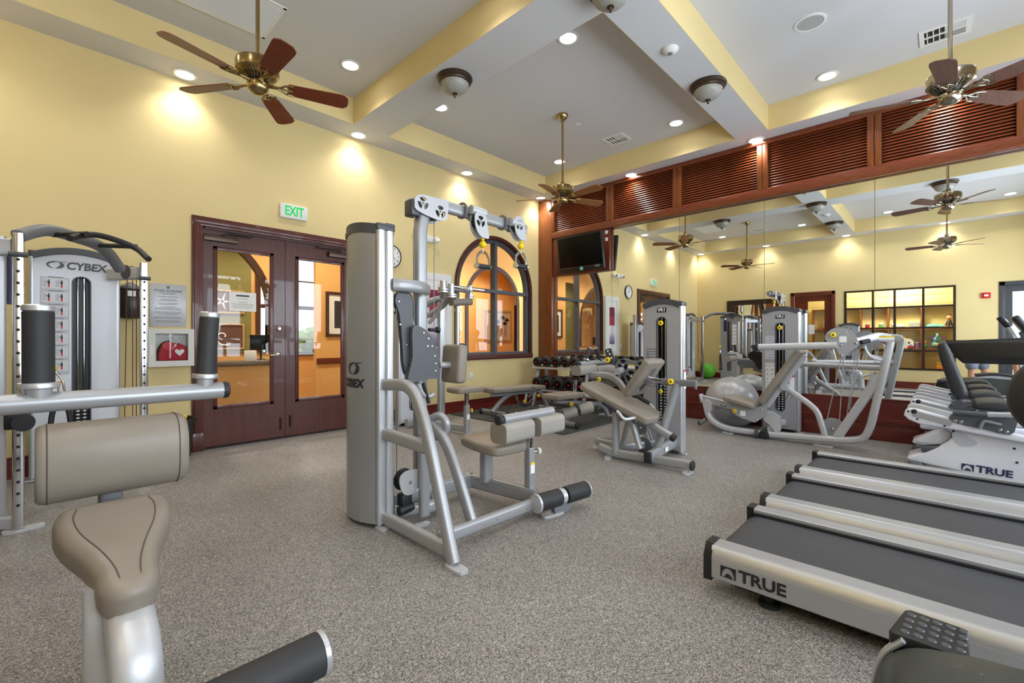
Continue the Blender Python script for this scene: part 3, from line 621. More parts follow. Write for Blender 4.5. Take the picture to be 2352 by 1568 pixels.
for i in range(24):
    wd = [.14, .1, 0, .16, 0, .12, .15, 0, .17, .14, 0, .12, .2, .21, 0, .22, .23, .16, 0, .2, .22, 0, .19, .2][i]
    if wd: q = MB(); q.bx(.89 - wd / 2, .89 + wd / 2, YA - .0126, YA - .0118, 1.61 - i * .0125, 1.6145 - i * .0125); q.build('text_line', 'print_grey', sg)
ae = thing('defibrillator_cabinet', 'white wall cabinet with clear door under the silver plaque', 'cabinet', (.9, YA, .89))
q = MB(); q.prism([(.722, .89), (1.085, .89), (1.085, 1.256), (.722, 1.256)], (0, YA, 0), (1, 0, 0), (0, 0, 1), 0, .12, holes=[[(.775, .945), (1.035, .945), (1.035, 1.21), (.775, 1.21)]]); q.build('door_frame', 'off_white', ae)
q = MB(); q.bx(.73, 1.078, YA - .012, YA - .002, .9, 1.25); q.build('back_panel', 'white_plastic', ae)
q = MB(); q.bx(.775, 1.035, YA - .116, YA - .112, .945, 1.21); q.build('window_pane', 'clear_glass', ae)
q = MB(); q.bx(.733, .752, YA - .126, YA - .119, 1.0, 1.1, .002); q.build('latch', 'white_plastic', ae)
text('AED', .06, 'panel_grey', ae, 'lettering', (.93, YA - .117, 1.16), (1, 0, 0), (0, 0, 1), .0004)
bg_ = thing('defibrillator_bag', 'red first-aid bag with white heart inside the wall cabinet', 'bag', (.92, YA - .07, .945))
q = MB(); q.prism([(-.11, 0), (.115, 0), (.12, .07), (.11, .14), (.05, .17), (-.04, .175), (-.09, .15), (-.115, .07)], (.915, YA - .02, .946), (1, 0, 0), (0, 0, 1), 0, .075, bev=.015); q.build('body', 'red_fabric', bg_)
q = MB(); q.tube([(.81, YA - .04, .95), (.805, YA - .05, 1.05), (.84, YA - .06, 1.12), (.9, YA - .07, 1.135)], .011, .03); q.build('handle', 'black_plastic', bg_)
q = MB(); q.prism([(.055 * math.cos(2 * PI * i / 20), .04 * math.sin(2 * PI * i / 20)) for i in range(20)], (.885, YA - .0945, 1.09), (1, 0, -.2), (.2, 0, 1), 0, .003); q.build('badge', 'red_gloss', bg_)
hz = [(0, -.04), (.035, -.004), (.038, .016), (.024, .028), (.008, .022), (0, .011), (-.008, .022), (-.024, .028), (-.038, .016), (-.035, -.004)]
q = MB(); q.prism(hz, (.968, YA - .0945, 1.03), (1, 0, 0), (0, 0, 1), 0, .003); q.build('heart_print', 'paper', bg_)
q = MB(); q.prism([(-.026, -.036), (.002, .0), (-.01, .002), (.024, .038), (.007, .01), (.016, .005)], (.93, YA - .0975, 1.09), (1, 0, 0), (0, 0, 1), 0, .002); q.build('bolt_print', 'paper', bg_)
wd_ = thing('wipe_dispenser', 'smoked plastic dispenser on the wall behind the cable column', 'dispenser', (.59, YA, 1.33))
q = MB(); q.bx(.5, .69, YA - .02, YA, 1.33, 1.70, .004); q.build('back_plate', 'cream_paint', wd_)
q = MB(); q.rcyl((.595, YA - .1, 1.345), (.595, YA - .1, 1.63), .08, .02, 24); q.build('canister', 'smoke_plastic', wd_)
q = MB(); q.lathe([(.085, 0), (.085, .02), (.03, .05), (.02, .065), (0, .068)], (.595, YA - .1, 1.62), (0, 0, 1), 20); q.build('lid', 'mid_grey', wd_)
q = MB(); q.bx(.565, .625, YA - .1825, YA - .179, 1.55, 1.6); q.build('label_sticker', 'paper', wd_)
for x, z, lb in ((4.87, .56, 'white wall switch plate low on the wall above the benches'), (3.72, 1.0, 'white wall switch plate left of the framed print')):
    q = MB(); q.bx(x - .035, x + .035, YA - .008, YA, z - .058, z + .058, .003); r = q.build('wall_switch', 'white_plastic'); tag(r, lb, 'switch'); q = MB(); q.bx(x - .012, x + .012, YA - .012, YA - .006, z - .03, z + .03, .002); q.build('rocker', 'off_white', r)
o_ = thing('power_outlet', 'black power outlet in the dark wood dado', 'outlet', (6.63, 2.47, .33))
q = MB(); q.bx(6.624, 6.634, 2.44, 2.51, .3, .44, .003); q.build('plate', 'black_plastic', o_)
for z in (.345, .395): q = MB(); q.bx(6.621, 6.626, 2.458, 2.492, z - .015, z + .015, .003); q.build('socket', 'cap_grey', o_)
# waste bin
wb = thing('waste_bin', 'small black waste bin with liner beside the door casing', 'bin', (.95, 5.42, 0))
q = MB(); q.lathe([(0, .0), (.095, 0), (.13, .36), (.138, .365), (.138, .38), (.128, .38), (.092, .02), (0, .02)], (.95, 5.42, .001), (0, 0, 1), 26); q.build('bucket', 'bin_plastic', wb)
q = MB(); q.lathe([(.124, .3), (.131, .36), (.145, .385), (.147, .36), (.146, .34)], (.95, 5.42, .001), (0, 0, 1), 26); q.build('liner', 'smoke_plastic', wb)
for k, (x, y, z) in enumerate(((.915, 5.40, .4), (.98, 5.44, .415))):
    q = MB(); q.sphere((x, y, z - .03), .045, 10, 7, (1, .8, .6)); tag(q.build('crumpled_wrapper', 'yellow_plastic'), 'crumpled yellow wrapper on top of the waste bin, %s one' % ('left' if k == 0 else 'right'), 'litter', 'wrappers in the bin')
# ------------------------------------------------------------------ lobby beyond wall A
Y2, Y3 = 7.6, 9.3
q = MB(); q.bx(-2.2, 11.2, YA + .14, Y3 + .1, -.12, -.001); struct(q.build('floor', 'granite'), 'lobby floor')
q = MB(); q.bx(-2.2, 11.2, YA + .14, Y3 + .1, 3.3, 3.4); struct(q.build('ceiling', 'cream_paint'), 'lobby ceiling')
q = MB(); q.prism([(-2.2, 0), (11.2, 0), (11.2, 3.3), (-2.2, 3.3)], (0, Y2, 0), (1, 0, 0), (0, 0, 1), -.07, 0, holes=[[(p[0], p[1]) for p in arch(1.35, 1.1, .95, 1.62)], [(p[0], p[1]) for p in arch(7.33, .78, .62, 2.0)], [(2.62, .02), (3.2, .02), (3.2, 2.75), (2.62, 2.75)]]); struct(q.build('wall_lobby', 'orange_paint'), 'orange lobby wall with arched openings')
for cx, r, zb, zs in ((1.35, 1.1, .95, 1.62), (7.33, .78, .62, 2.0)):
    q = MB(); q.prism(arch(cx, r + .09, zb, zs), (0, Y2, 0), (1, 0, 0), (0, 0, 1), -.08, .02, holes=[arch(cx, r, zb + .005, zs)]); struct(q.build('trim_5' if cx < 4 else 'trim_6', 'dark_wood'), 'brown arch surround in the lobby')
q = MB(); q.prism([(-2.2, 0), (11.2, 0), (11.2, 3.3), (-2.2, 3.3)], (0, Y3, 0), (1, 0, 0), (0, 0, 1), -.1, 0, holes=[[(2.86, .9), (4.1, .9), (4.1, 2.9), (2.86, 2.9)]]); struct(q.build('wall_lobby', 'orange_paint'), 'far orange lobby wall')
q = MB(); q.bx(.2, 2.72, Y3 - .04, Y3 - .001, 0, 3.29); struct(q.build('wall_lobby', 'green_paint'), 'olive lobby wall behind the reception')
q = MB(); q.bx(11.0, 11.1, YA + .14, Y3, 0, 3.3); struct(q.build('wall_lobby', 'orange_paint'), 'side wall of the lobby')
q = MB(); q.bx(-2.3, -2.2, YA + .14, Y3, 0, 3.3); struct(q.build('wall_lobby', 'orange_paint'), 'other side wall of the lobby')
lw = sroot('window_2', (3.48, Y3, .9), 'bright lobby window')
q = MB()
for a, b_, c, d in ((2.8, 4.16, .84, .92), (2.8, 4.16, 2.86, 2.94), (2.8, 2.88, .84, 2.94), (4.08, 4.16, .84, 2.94), (2.86, 4.1, 1.75, 1.82), (3.46, 3.49, .9, 2.9), (2.86, 4.1, 1.15, 1.17), (2.86, 4.1, 2.3, 2.32)): q.bx(a, b_, Y3 - .04, Y3 + .05, c, d)
q.build('window_frame', 'dark_wood', lw); q = MB(); q.bx(2.86, 4.1, Y3 + .02, Y3 + .026, .9, 2.9); q.build('pane', 'clear_glass', lw)
random.seed(3); q = MB()
for i in range(40): q.sphere((random.uniform(1.5, 6.5), 11.5 + random.uniform(0, .8), random.uniform(.2, 1.5)), random.uniform(.2, .4), 8, 6)
h = q.build('hedge', 'foliage', kind='stuff'); tag(h, 'green hedge outside the lobby window', 'hedge')
q = MB(); q.bx(-6, 16, Y3 + .1, 16, -.2, -.13); struct(q.build('ground', 'granite'), 'ground outside the lobby')
rc = thing('reception_counter', 'orange reception counter with granite top behind the door panes', 'counter', (1.6, 6.9, 0))
q = MB(); q.bx(.4, 2.55, 6.8, 7.0, 0, .8); q.build('front', 'orange_paint', rc); q = MB(); q.bx(.35, 2.6, 6.74, 7.3, .8, .86, .005); q.build('top', 'granite', rc)
def picture(lb, x0, x1, z0, z1, y, fm, mm_, im, b1=.035, b2=.07):
    r = thing('framed_picture', lb, 'picture', ((x0 + x1) / 2, y, z0))
    q = MB(); q.prism([(x0, z0), (x1, z0), (x1, z1), (x0, z1)], (0, y, 0), (1, 0, 0), (0, 0, 1), 0, .03, holes=[[(x0 + b1, z0 + b1), (x1 - b1, z0 + b1), (x1 - b1, z1 - b1), (x0 + b1, z1 - b1)]]); q.build('frame', fm, r)
    q = MB(); q.bx(x0 + b1, x1 - b1, y - .012, y - .004, z0 + b1, z1 - b1); q.build('mount', mm_, r)
    if b2: q = MB(); q.bx(x0 + b1 + b2, x1 - b1 - b2, y - .014, y - .011, z0 + b1 + b2, z1 - b1 - b2); q.build('image', im, r)
    return r
p1 = picture('framed flower print on the lobby wall seen through the arched window', 8.6, 9.68, 1.1, 2.0, Y3 - .0, 'gold_frame', 'art_paper', 'sepia', .06, 0)
for k, (fx, fz, s_) in enumerate(((9.32, 1.74, 1.1), (9.5, 1.68, 1.0), (9.42, 1.58, .9), (9.14, 1.62, 1), (8.95, 1.7, .9))):
    q = MB(); n = 5
    for i in range(n):
        a = math.radians(30 + 120 * i / (n - 1)); q.prism([(0, 0), (.036, .06), (0, .13 * s_), (-.036, .06)], (fx, Y3 - .0125, fz), (math.sin(a), 0, -math.cos(a)), (math.cos(a), 0, math.sin(a)), 0, .002)
    q.tube([(fx, Y3 - .013, fz), (fx - .03, Y3 - .013, fz - .25), (fx - .05, Y3 - .013, 1.22)], .009); q.build('flower_print', 'sepia', p1)
picture('dark framed picture on the orange wall right of the door panes', 3.37, 4.0, 1.2, 1.97, Y2, 'dark_wood', 'paper', 'print_dark', .05, .1)
p2 = picture('framed starfish picture on the olive lobby wall', 2.0, 2.6, 1.62, 2.04, Y3 - .04, 'gold_frame', 'sepia', 'sepia', .03, 0)
q = MB()
for i in range(5): a = 2 * PI * i / 5 + .3; q.prism([(-.02, 0), (.02, 0), (0, .17)], (2.25, Y3 - .053, 1.83), (math.cos(a), 0, -math.sin(a)), (math.sin(a), 0, math.cos(a)), 0, .003)
q.build('starfish_print', 'paper', p2)
p3 = picture('framed shell picture on the olive lobby wall below the starfish', 2.0, 2.6, .98, 1.44, Y3 - .04, 'gold_frame', 'sepia', 'sepia', .03, 0)
q = MB(); q.tube([(2.27 + (.02 + .012 * i) * math.cos(i * .45), Y3 - .055, 1.2 + (.02 + .012 * i) * math.sin(i * .45)) for i in range(13)], .012, .01); q.build('shell_print', 'paper', p3)
q = MB(); q.bx(3.22, 7.0, Y2 - .03, Y2, .74, .84, .005); q.bx(8.2, 11, Y2 - .03, Y2, .74, .84, .005); q.bx(4.2, 11, Y3 - .03, Y3, .0, .62, .005); struct(q.build('trim_7', 'dado_wood'), 'wood chair rail in the lobby')
ex = thing('lobby_emergency_light', 'small emergency light on the lobby wall behind the arch glass', 'emergency light', (9.0, Y3, 2.5))
q = MB(); q.bx(8.85, 9.2, Y3 - .06, Y3, 2.5, 2.6, .01); q.build('body', 'off_white', ex)
for x in (8.9, 9.18): q = MB(); q.lathe([(0, .03), (.05, .02), (.055, 0)], (x, Y3 - .07, 2.57), (0, -1, 0), 16); q.build('lamp_head', 'white_plastic', ex)
fa = thing('fire_alarm', 'small red fire alarm on the lobby wall above the flower print', 'fire alarm', (8.95, Y3, 2.1))
q = MB(); q.bx(8.88, 9.02, Y3 - .05, Y3, 2.1, 2.27, .005); q.build('body', 'red_gloss', fa); q = MB(); q.bx(8.96, 9.01, Y3 - .055, Y3 - .049, 2.15, 2.19); q.build('strobe', 'paper', fa)
ba = thing('basket', 'brown woven basket on the lobby ledge behind the arch glass', 'basket', (9.3, Y3 - .2, .62))
q = MB(); q.lathe([(0, 0), (.2, 0), (.26, .1), (.25, .1), (.19, .02), (0, .02)], (9.1, Y3 - .3, .64), (0, 0, 1), 20); q.build('bowl', 'shelf_wood', ba)
tb = thing('console_table', 'dark wood console table under the flower print', 'table', (9.1, Y3 - .3, 0)); q = MB(); q.bx(8.3, 9.9, Y3 - .55, Y3 - .05, .58, .635, .005); q.build('top', 'dark_wood', tb)
for x in (8.35, 9.85):
    for y in (Y3 - .5, Y3 - .1): q = MB(); q.bx(x - .03, x + .03, y - .03, y + .03, 0, .58); q.build('leg', 'dark_wood', tb)
mo = thing('reception_monitor', 'black monitor on the reception counter behind the left door pane', 'monitor', (2.3, 7.15, .86))
q = MB(); q.bx(2.1, 2.42, 7.2, 7.23, 1.0, 1.22, .006); q.build('screen', 'black_gloss', mo); q = MB(); q.bx(2.2, 2.3, 7.18, 7.26, .861, .87); q.cyl((2.25, 7.23, .87), (2.25, 7.23, 1.05), .015); q.build('stand', 'black_plastic', mo)
q = MB(); q.bx(1.95, 2.08, 6.85, 6.95, .861, 1.0, .006); tag(q.build('leaflet_box', 'paper'), 'small white leaflet box on the reception counter', 'box')
for x, y, lb in ((1.2, 6.6, 'over the reception counter'), (3.0, 6.6, 'behind the right door leaf'), (6.0, 6.6, 'behind the arched window'), (8.6, 6.6, 'far right of the arched window'), (1.5, 8.4, 'in front of the olive wall'), (7.0, 8.5, 'left of the flower print'), (8.2, 8.3, 'over the flower print'), (3.2, 8.4, 'by the lobby window')):  # unseen downlights added to brighten the lobby
    r = thing('recessed_light', 'small added fill downlight in the lobby ceiling ' + lb, 'light', (x, y, 3.3), 'added lobby downlights')
    q = MB(); q.lathe([(0, -.006), (.07, -.004), (.09, -.001)], (x, y, 3.3), (0, 0, 1), 20); q.build('lens', 'fill_lens', r)
    l = bpy.data.lights.new('lobby_fill_lamp', 'SPOT'); l.energy = LOBBY_FILL_W; l.spot_size = math.radians(150); l.spot_blend = .6; l.shadow_soft_size = .12; l.color = (1, .9, .74)
    lo = bpy.data.objects.new('lobby_fill_lamp', l); COL.objects.link(lo); lo.parent = r; lo.location = (0, 0, -.03)
# ------------------------------------------------------------------ wall C: framed mirror, door, playroom window, glazed door
fm = thing('framed_mirror', 'large dark-framed wall mirror on the back wall, seen in the mirror', 'mirror', (XC, 3.94, .3))
q = MB(); q.prism([(3.2, .35), (4.69, .35), (4.69, 2.3), (3.2, 2.3)], (XC, 0, 0), (0, 1, 0), (0, 0, 1), 0, .04, holes=[[(3.34, .49), (4.55, .49), (4.55, 2.16), (3.34, 2.16)]]); q.build('frame', 'black_wood', fm)
q = MB(); q.prism([(3.3, .45), (4.59, .45), (4.59, 2.2), (3.3, 2.2)], (XC, 0, 0), (0, 1, 0), (0, 0, 1), 0, .05, holes=[[(3.34, .49), (4.55, .49), (4.55, 2.16), (3.34, 2.16)]]); q.build('inner_bead', 'dark_wood', fm)
q = MB(); q.bx(XC + .001, XC + .02, 3.335, 4.555, .485, 2.165); q.build('mirror_pane', 'mirror_glass', fm)
d2 = sroot('door_2', (XC, 2.54, 0), 'brown wood door with a glass pane on the back wall')
for a in ((2.04, 2.12, 0, 2.42), (2.96, 3.04, 0, 2.42), (2.04, 3.04, 2.33, 2.42)): q = MB(); q.bx(XC - .001, XC + .028, a[0], a[1], a[2], a[3], .006); q.build('casing_moulding', 'mahogany', d2)
q = MB(); q.prism([(2.125, .01), (2.955, .01), (2.955, 2.325), (2.125, 2.325)], (XC - .03, 0, 0), (0, 1, 0), (0, 0, 1), -.045, 0, holes=[[(2.28, .25), (2.65, .25), (2.65, 2.17), (2.28, 2.17)]]); q.build('door_leaf', 'mahogany', d2)
q = MB(); q.bx(XC - .055, XC - .05, 2.28, 2.65, .25, 2.17); q.build('glass_pane', 'clear_glass', d2)
q = MB(); q.lathe([(0, .05), (.025, .045), (.028, .02), (.012, .01), (.03, 0)], (XC - .03, 2.2, 1.0), (1, 0, 0), 16); q.build('door_knob', 'nickel', d2)
q = MB(); q.bx(XC - .048, XC - .044, 2.5, 2.64, 1.3, 1.55); tag(q.build('door_notice', 'paper'), 'paper notice with red border on the back door pane', 'notice')
pw = sroot('window_7', (XC, .84, .46), 'wide gridded window to the playroom')
ys = [CW[1], 1.28, .87, .36, CW[0]]; zs = [CW[2], .89, 1.43, 1.93, CW[3]]
for y in ys: q = MB(); q.bx(XC - .1, XC + .015, y - .022, y + .022, CW[2] - .02, CW[3] + .02); q.build('muntin', 'black_wood', pw)
for z in zs: q = MB(); q.bx(XC - .095, XC + .012, CW[0] - .02, CW[1] + .02, z - .02, z + .02); q.build('muntin', 'black_wood', pw)
for i in range(4):
    for j in range(4): q = MB(); q.bx(XC - .05, XC - .045, min(ys[i], ys[i + 1]) + .02, max(ys[i], ys[i + 1]) - .02, zs[j] + .02, zs[j + 1] - .02); q.build('pane', 'clear_glass', pw)
# playroom box with shelving and toys
PXB = -2.05
q = MB(); q.bx(PXB - .1, PXB, -.9, 3.2, 0, 3); struct(q.build('wall_playroom', 'cream_paint'), 'playroom back wall'); q = MB(); q.bx(PXB, XC - .12, -.95, -.85, 0, 3); q.bx(PXB, XC - .12, 3.15, 3.25, 0, 3); struct(q.build('wall_playroom', 'cream_paint'), 'playroom side walls')
q = MB(); q.bx(PXB - .1, XC - .12, -.9, 3.2, -.1, 0); struct(q.build('floor', 'granite'), 'playroom floor'); q = MB(); q.bx(PXB - .1, XC - .12, -.9, 3.2, 3, 3.1); struct(q.build('ceiling', 'ceiling_paint'), 'playroom ceiling')
r = thing('recessed_light', 'added fill downlight in the playroom ceiling behind the gridded window', 'light', (-1.3, .9, 3)); q = MB(); q.lathe([(0, -.006), (.07, -.004), (.09, -.001)], (-1.3, .9, 3), (0, 0, 1), 20); q.build('lens', 'fill_lens', r)  # unseen fill lamp added to brighten the playroom shelves
l = bpy.data.lights.new('playroom_fill_lamp', 'POINT'); l.energy = 170; l.shadow_soft_size = .15; l.color = (1, .92, .72); lo = bpy.data.objects.new('playroom_fill_lamp', l); COL.objects.link(lo); lo.parent = r; lo.location = (.2, 0, -.12)
sh = thing('toy_shelf', 'brown shelving unit with compartments in the playroom', 'shelf', (PXB + .2, 1, 0))
for z in (.35, .92, 1.42, 1.98): q = MB(); q.bx(PXB, PXB + .24, -.6, 2.7, z - .015, z + .015); q.build('shelf_board', 'shelf_wood', sh)
for y in (-.6, .42, 1.05, 1.62, 2.2, 2.7): q = MB(); q.bx(PXB, PXB + .235, y - .014, y + .014, 0, 2.0); q.build('upright', 'shelf_wood', sh)
for i in range(4): q = MB(); q.bx(PXB + .0, PXB + .012, -.85, 3.1, 2.05 + i * .22, 2.25 + i * .22, .004); q.build('wall_plank', 'cream_paint', sh)
sx = PXB + .13
def toy(name, lb, parts, y, z):
    r = thing(name, lb, 'toy', (sx, y, z))
    for nm_, m, f in parts: q = MB(); f(q); q.xf(Matrix.Translation((sx, y, z))); q.build(nm_, m, r)
toy('toy_elephant', 'pale blue toy elephant with purple ears on the lower playroom shelf', [('body', 'toy_blue', lambda q: (q.sphere((0, 0, .09), .11, 12, 8, (.8, 1, .8)), q.sphere((.03, 0, .22), .075, 12, 8), q.tube([(.1, 0, .22), (.14, 0, .3), (.1, 0, .36)], .025, .03))), ('ear', 'toy_purple', lambda q: (q.sphere((0, .11, .26), .06, 10, 6, (.3, 1, .6)), q.sphere((0, -.11, .26), .06, 10, 6, (.3, 1, .6)))), ('belly', 'toy_yellow', lambda q: q.sphere((.09, 0, .1), .05, 10, 6, (.3, 1, .6)))], .13, .935)
toy('toy_house', 'white toy house with arched roof on the lower playroom shelf', [('wall', 'toy_white', lambda q: q.prism([(-.16, 0), (.16, 0), (.16, .17), (.08, .19), (0, .25), (-.1, .24), (-.16, .17)], (.06, 0, 0), (0, 1, 0), (0, 0, 1), -.1, .02)), ('window', 'dark_wood', lambda q: (q.bx(.08, .085, -.09, -.05, .12, .16), q.bx(.08, .085, .0, .04, .12, .16))), ('door', 'toy_red', lambda q: q.bx(.08, .087, .08, .13, .0, .13))], .72, .935)
toy('toy_tin', 'lilac toy tin beside the toy house', [('tin', 'toy_purple', lambda q: q.cyl((0, 0, 0), (0, 0, .14), .045)), ('lid', 'toy_white', lambda q: q.cyl((0, 0, .14), (0, 0, .155), .048))], .49, .935)
toy('toy_car', 'red toy car in front of the toy house', [('body', 'toy_red', lambda q: q.box((.1, 0, .04), (.06, .12, .05), None, .015)), ('cab', 'toy_blue', lambda q: q.box((.1, 0, .08), (.05, .06, .04), None, .012))], .62, .935)
toy('toy_clown', 'orange and green toy beside the elephant', [('body', 'toy_green', lambda q: q.sphere((0, 0, .06), .06, 10, 8)), ('head', 'toy_orange', lambda q: q.sphere((0, 0, .15), .05, 10, 8))], .372, .935)
toy('toy_sunflower', 'yellow toy sunflower at the end of the lower playroom shelf', [('face', 'shelf_wood', lambda q: q.sphere((.03, 0, .1), .05, 10, 8)), ('petal', 'toy_yellow', lambda q: q.lathe([(.05, 0), (.09, .01), (.085, -.01)], (.02, 0, .1), (1, 0, 0), 14))], -.05, .935)
toy('toy_plush', 'aqua plush toy lying on the upper playroom shelf', [('body', 'toy_aqua', lambda q: q.sphere((0, 0, .05), .12, 12, 8, (.6, 1.2, .5))), ('head', 'toy_aqua', lambda q: q.sphere((.02, -.15, .05), .05, 10, 8))], .2, 1.435)
toy('toy_doll', 'doll in a black dress sitting at the end of the upper playroom shelf', [('dress', 'black_plastic', lambda q: q.lathe([(0, 0), (.09, 0), (.06, .12), (.03, .2), (0, .2)], (0, 0, 0), (0, 0, 1), 14)), ('head', 'peach', lambda q: q.sphere((0, 0, .26), .06, 12, 8)), ('hair', 'hair_brown', lambda q: q.sphere((-.015, 0, .285), .06, 12, 8)), ('leg', 'peach', lambda q: (q.tube([(.03, .04, .03), (.15, .1, .02)], .025), q.tube([(.03, -.04, .03), (.15, -.02, .02)], .025)))], -.08, 1.435)
toy('toy_dog', 'cream plush dog lying on the upper playroom shelf', [('body', 'toy_white', lambda q: q.sphere((0, 0, .06), .09, 12, 8, (.7, 1.2, .6))), ('head', 'toy_white', lambda q: q.sphere((.05, .13, .09), .05, 10, 8)), ('ear', 'peach', lambda q: q.sphere((.05, .16, .11), .025, 8, 6))], .82, 1.435)
for i in range(4): q = MB(); q.box((sx, .55, 1.455 + i * .04), (.2, .22, .032), None, .012); tag(q.build('folded_towel', 'toy_white'), 'folded white towel on the upper playroom shelf, %s of its stack' % ('bottom', 'second', 'third', 'topmost')[i], 'towel', 'towel stack in the playroom')
toy('toy_bear', 'white and green toy figure on the upper playroom shelf', [('body', 'toy_green', lambda q: q.sphere((0, 0, .05), .055, 10, 8)), ('head', 'toy_white', lambda q: q.sphere((.02, 0, .12), .045, 10, 8))], 1.2, 1.435)
toy('toy_teal_block', 'teal toy hat on the upper playroom shelf at the far end', [('brim', 'teal', lambda q: q.box((0, 0, .02), (.15, .25, .04), None, .015)), ('crown', 'teal', lambda q: q.sphere((0, -.05, .06), .06, 10, 8))], 1.75, 1.435)
toy('toy_pail', 'red and purple toy pail on the upper playroom shelf', [('pail', 'toy_red', lambda q: q.cyl((0, 0, 0), (0, 0, .1), .04, .05)), ('rim', 'toy_purple', lambda q: q.cyl((0, 0, .1), (0, 0, .12), .053))], 1.48, 1.435)
toy('toy_orange_box', 'orange toy box on the lowest playroom shelf', [('box', 'toy_orange', lambda q: q.box((.1, 0, .1), (.15, .28, .2), None, .02)), ('lid', 'toy_yellow', lambda q: q.box((.1, 0, .21), (.16, .29, .02), None, .008))], .0, .37)
toy('toy_rings', 'stack of white toy rings seen through the back door pane', [('ring', 'toy_white', lambda q: [q.lathe([(.05, 0), (.07, .015), (.05, .03)], (0, 0, .04 * i), (0, 0, 1), 14) for i in range(5)]), ('base', 'toy_red', lambda q: q.cyl((0, 0, -.0), (0, 0, .02), .08))], 2.4, 1.435)
al = thing('fire_alarm_pull', 'red square fire alarm on the back wall, seen in the mirror', 'fire alarm', (XC, -.65, 2.06))
q = MB(); q.bx(XC, XC + .04, -.72, -.58, 2.05, 2.17, .004); q.build('body', 'red_gloss', al); q = MB(); q.bx(XC + .039, XC + .046, -.68, -.62, 2.09, 2.13); q.build('strobe', 'paper', al)
d3 = sroot('door_3', (XC, -1.34, 0), 'dark-framed glazed door to the outside')
for a in ((CG[1], CG[1] + .09, 0, CG[2] + .09), (CG[0] - .09, CG[0], 0, CG[2] + .09), (CG[0] - .09, CG[1] + .09, CG[2], CG[2] + .09)): q = MB(); q.bx(XC - .1, XC + .02, a[0], a[1], a[2], a[3], .005); q.build('frame', 'cap_grey', d3)
q = MB(); q.prism([(CG[0], .01), (CG[1], .01), (CG[1], CG[2]), (CG[0], CG[2])], (XC - .03, 0, 0), (0, 1, 0), (0, 0, 1), -.045, 0, holes=[[(CG[0] + .11, .2), (CG[1] - .11, .2), (CG[1] - .11, CG[2] - .13), (CG[0] + .11, CG[2] - .13)]]); q.build('door_leaf', 'cap_grey', d3)
q = MB(); q.bx(XC - .055, XC - .05, CG[0] + .11, CG[1] - .11, .2, CG[2] - .13); q.build('glass_pane', 'clear_glass', d3)
q = MB(); q.bx(-14, PXB - .1, -12, 3.0, -.2, -.13); struct(q.build('ground', 'granite'), 'paving outside the glazed door')
# ------------------------------------------------------------------ machine helpers
FS = (.05, .075, .018)                       # common frame tube: rounded rectangle
def tb(name, root, pts, prof=FS, rad=.08, m='frame_silver', up=None, n=6, caps=True):
    q = MB(); q.tube(pts, prof, rad, up, caps=caps, n=n); return q.build(name, m, root)
def pix(pts, X=None, Y=None):
    o = [P(u, v, X=X, Y=Y) for u, v in pts]
    return [(p.x, p.z) for p in o] if Y is not None else [(p.y, p.z) for p in o]
def plateY(name, root, pts, Y, t, m, holes=(), bev=0):       # outline in (X, Z), thickness t towards -Y
    q = MB(); q.prism(pts, (0, Y, 0), (1, 0, 0), (0, 0, 1), 0, t, holes, bev); return q.build(name, m, root)
def plateX(name, root, pts, X, t, m, holes=(), bev=0):       # outline in (Y, Z), thickness t towards +X
    q = MB(); q.prism(pts, (X, 0, 0), (0, 1, 0), (0, 0, 1), 0, t, holes, bev); return q.build(name, m, root)
def lobes(cx, cz, r0, r1, n=3, rot=30, gap=36):
    out = []
    for k in range(n):
        a0 = rot + k * 360 / n + gap / 2; a1 = rot + (k + 1) * 360 / n - gap / 2; p = []
        for i in range(7): a = math.radians(a0 + (a1 - a0) * i / 6); p.append((cx + r1 * math.cos(a), cz + r1 * math.sin(a)))
        for i in range(7): a = math.radians(a1 + (a0 - a1) * i / 6); p.append((cx + r0 * math.cos(a), cz + r0 * math.sin(a)))
        out.append(p)
    return out
def smooth(pts, n=4):
    """closed Catmull-Rom through 2-D points"""
    N = len(pts); o = []
    for i in range(N):
        p0, p1, p2, p3 = (Vector(pts[(i + k) % N]) for k in (-1, 0, 1, 2))
        for j in range(n):
            t = j / n; v = .5 * ((2 * p1) + (p2 - p0) * t + (2 * p0 - 5 * p1 + 4 * p2 - p3) * t * t + (3 * p1 - p0 - 3 * p2 + p3) * t ** 3); o.append((v.x, v.y))
    return o
def bendpoly(p, r): return [(v.x, v.y) for v in bend([(x, y, 0) for x, y in p], r, 6, True)]
def padbox(name, root, c, size, m='vinyl', rot=None, bev=.02, seam=True):
    q = MB(); q.box(c, size, rot, bev, 4); o = q.build(name, m, root, 60)
    return o
def knob(root, p, d, r=.022, name='pull_knob'):
    p, d = Vector(p), Vector(d).normalized()
    q = MB(); q.cyl(p - d * .05, p, .008); q.build('knob_stem', 'chrome', root)
    q = MB(); q.lathe([(0, 0), (r * .7, 0), (r, .004), (r, .014), (r * .8, .02), (0, .02)], p, d, 18); k = q.build(name, 'yellow_plastic', root)
    q = MB(); q.lathe([(0, .0205), (r * .35, .0205)], p, d, 10); q.build('knob_mark', 'print_dark', k)
def foot(root, x, y, rz=0, L=.11, w=.05, m='frame_light'):
    q = MB(); q.prism(smooth([(-L / 2, -w / 2), (L / 2, -w / 2), (L / 2 + .02, 0), (L / 2, w / 2), (-L / 2, w / 2), (-L / 2 - .02, 0)], 3), (x, y, 0), (math.cos(rz), math.sin(rz), 0), (-math.sin(rz), math.cos(rz), 0), .001, .016); q.cyl((x + L * .4 * math.cos(rz), y + L * .4 * math.sin(rz), .016), (x + L * .4 * math.cos(rz), y + L * .4 * math.sin(rz), .022), .012, None, 10); return q.build('foot_plate', m, root)
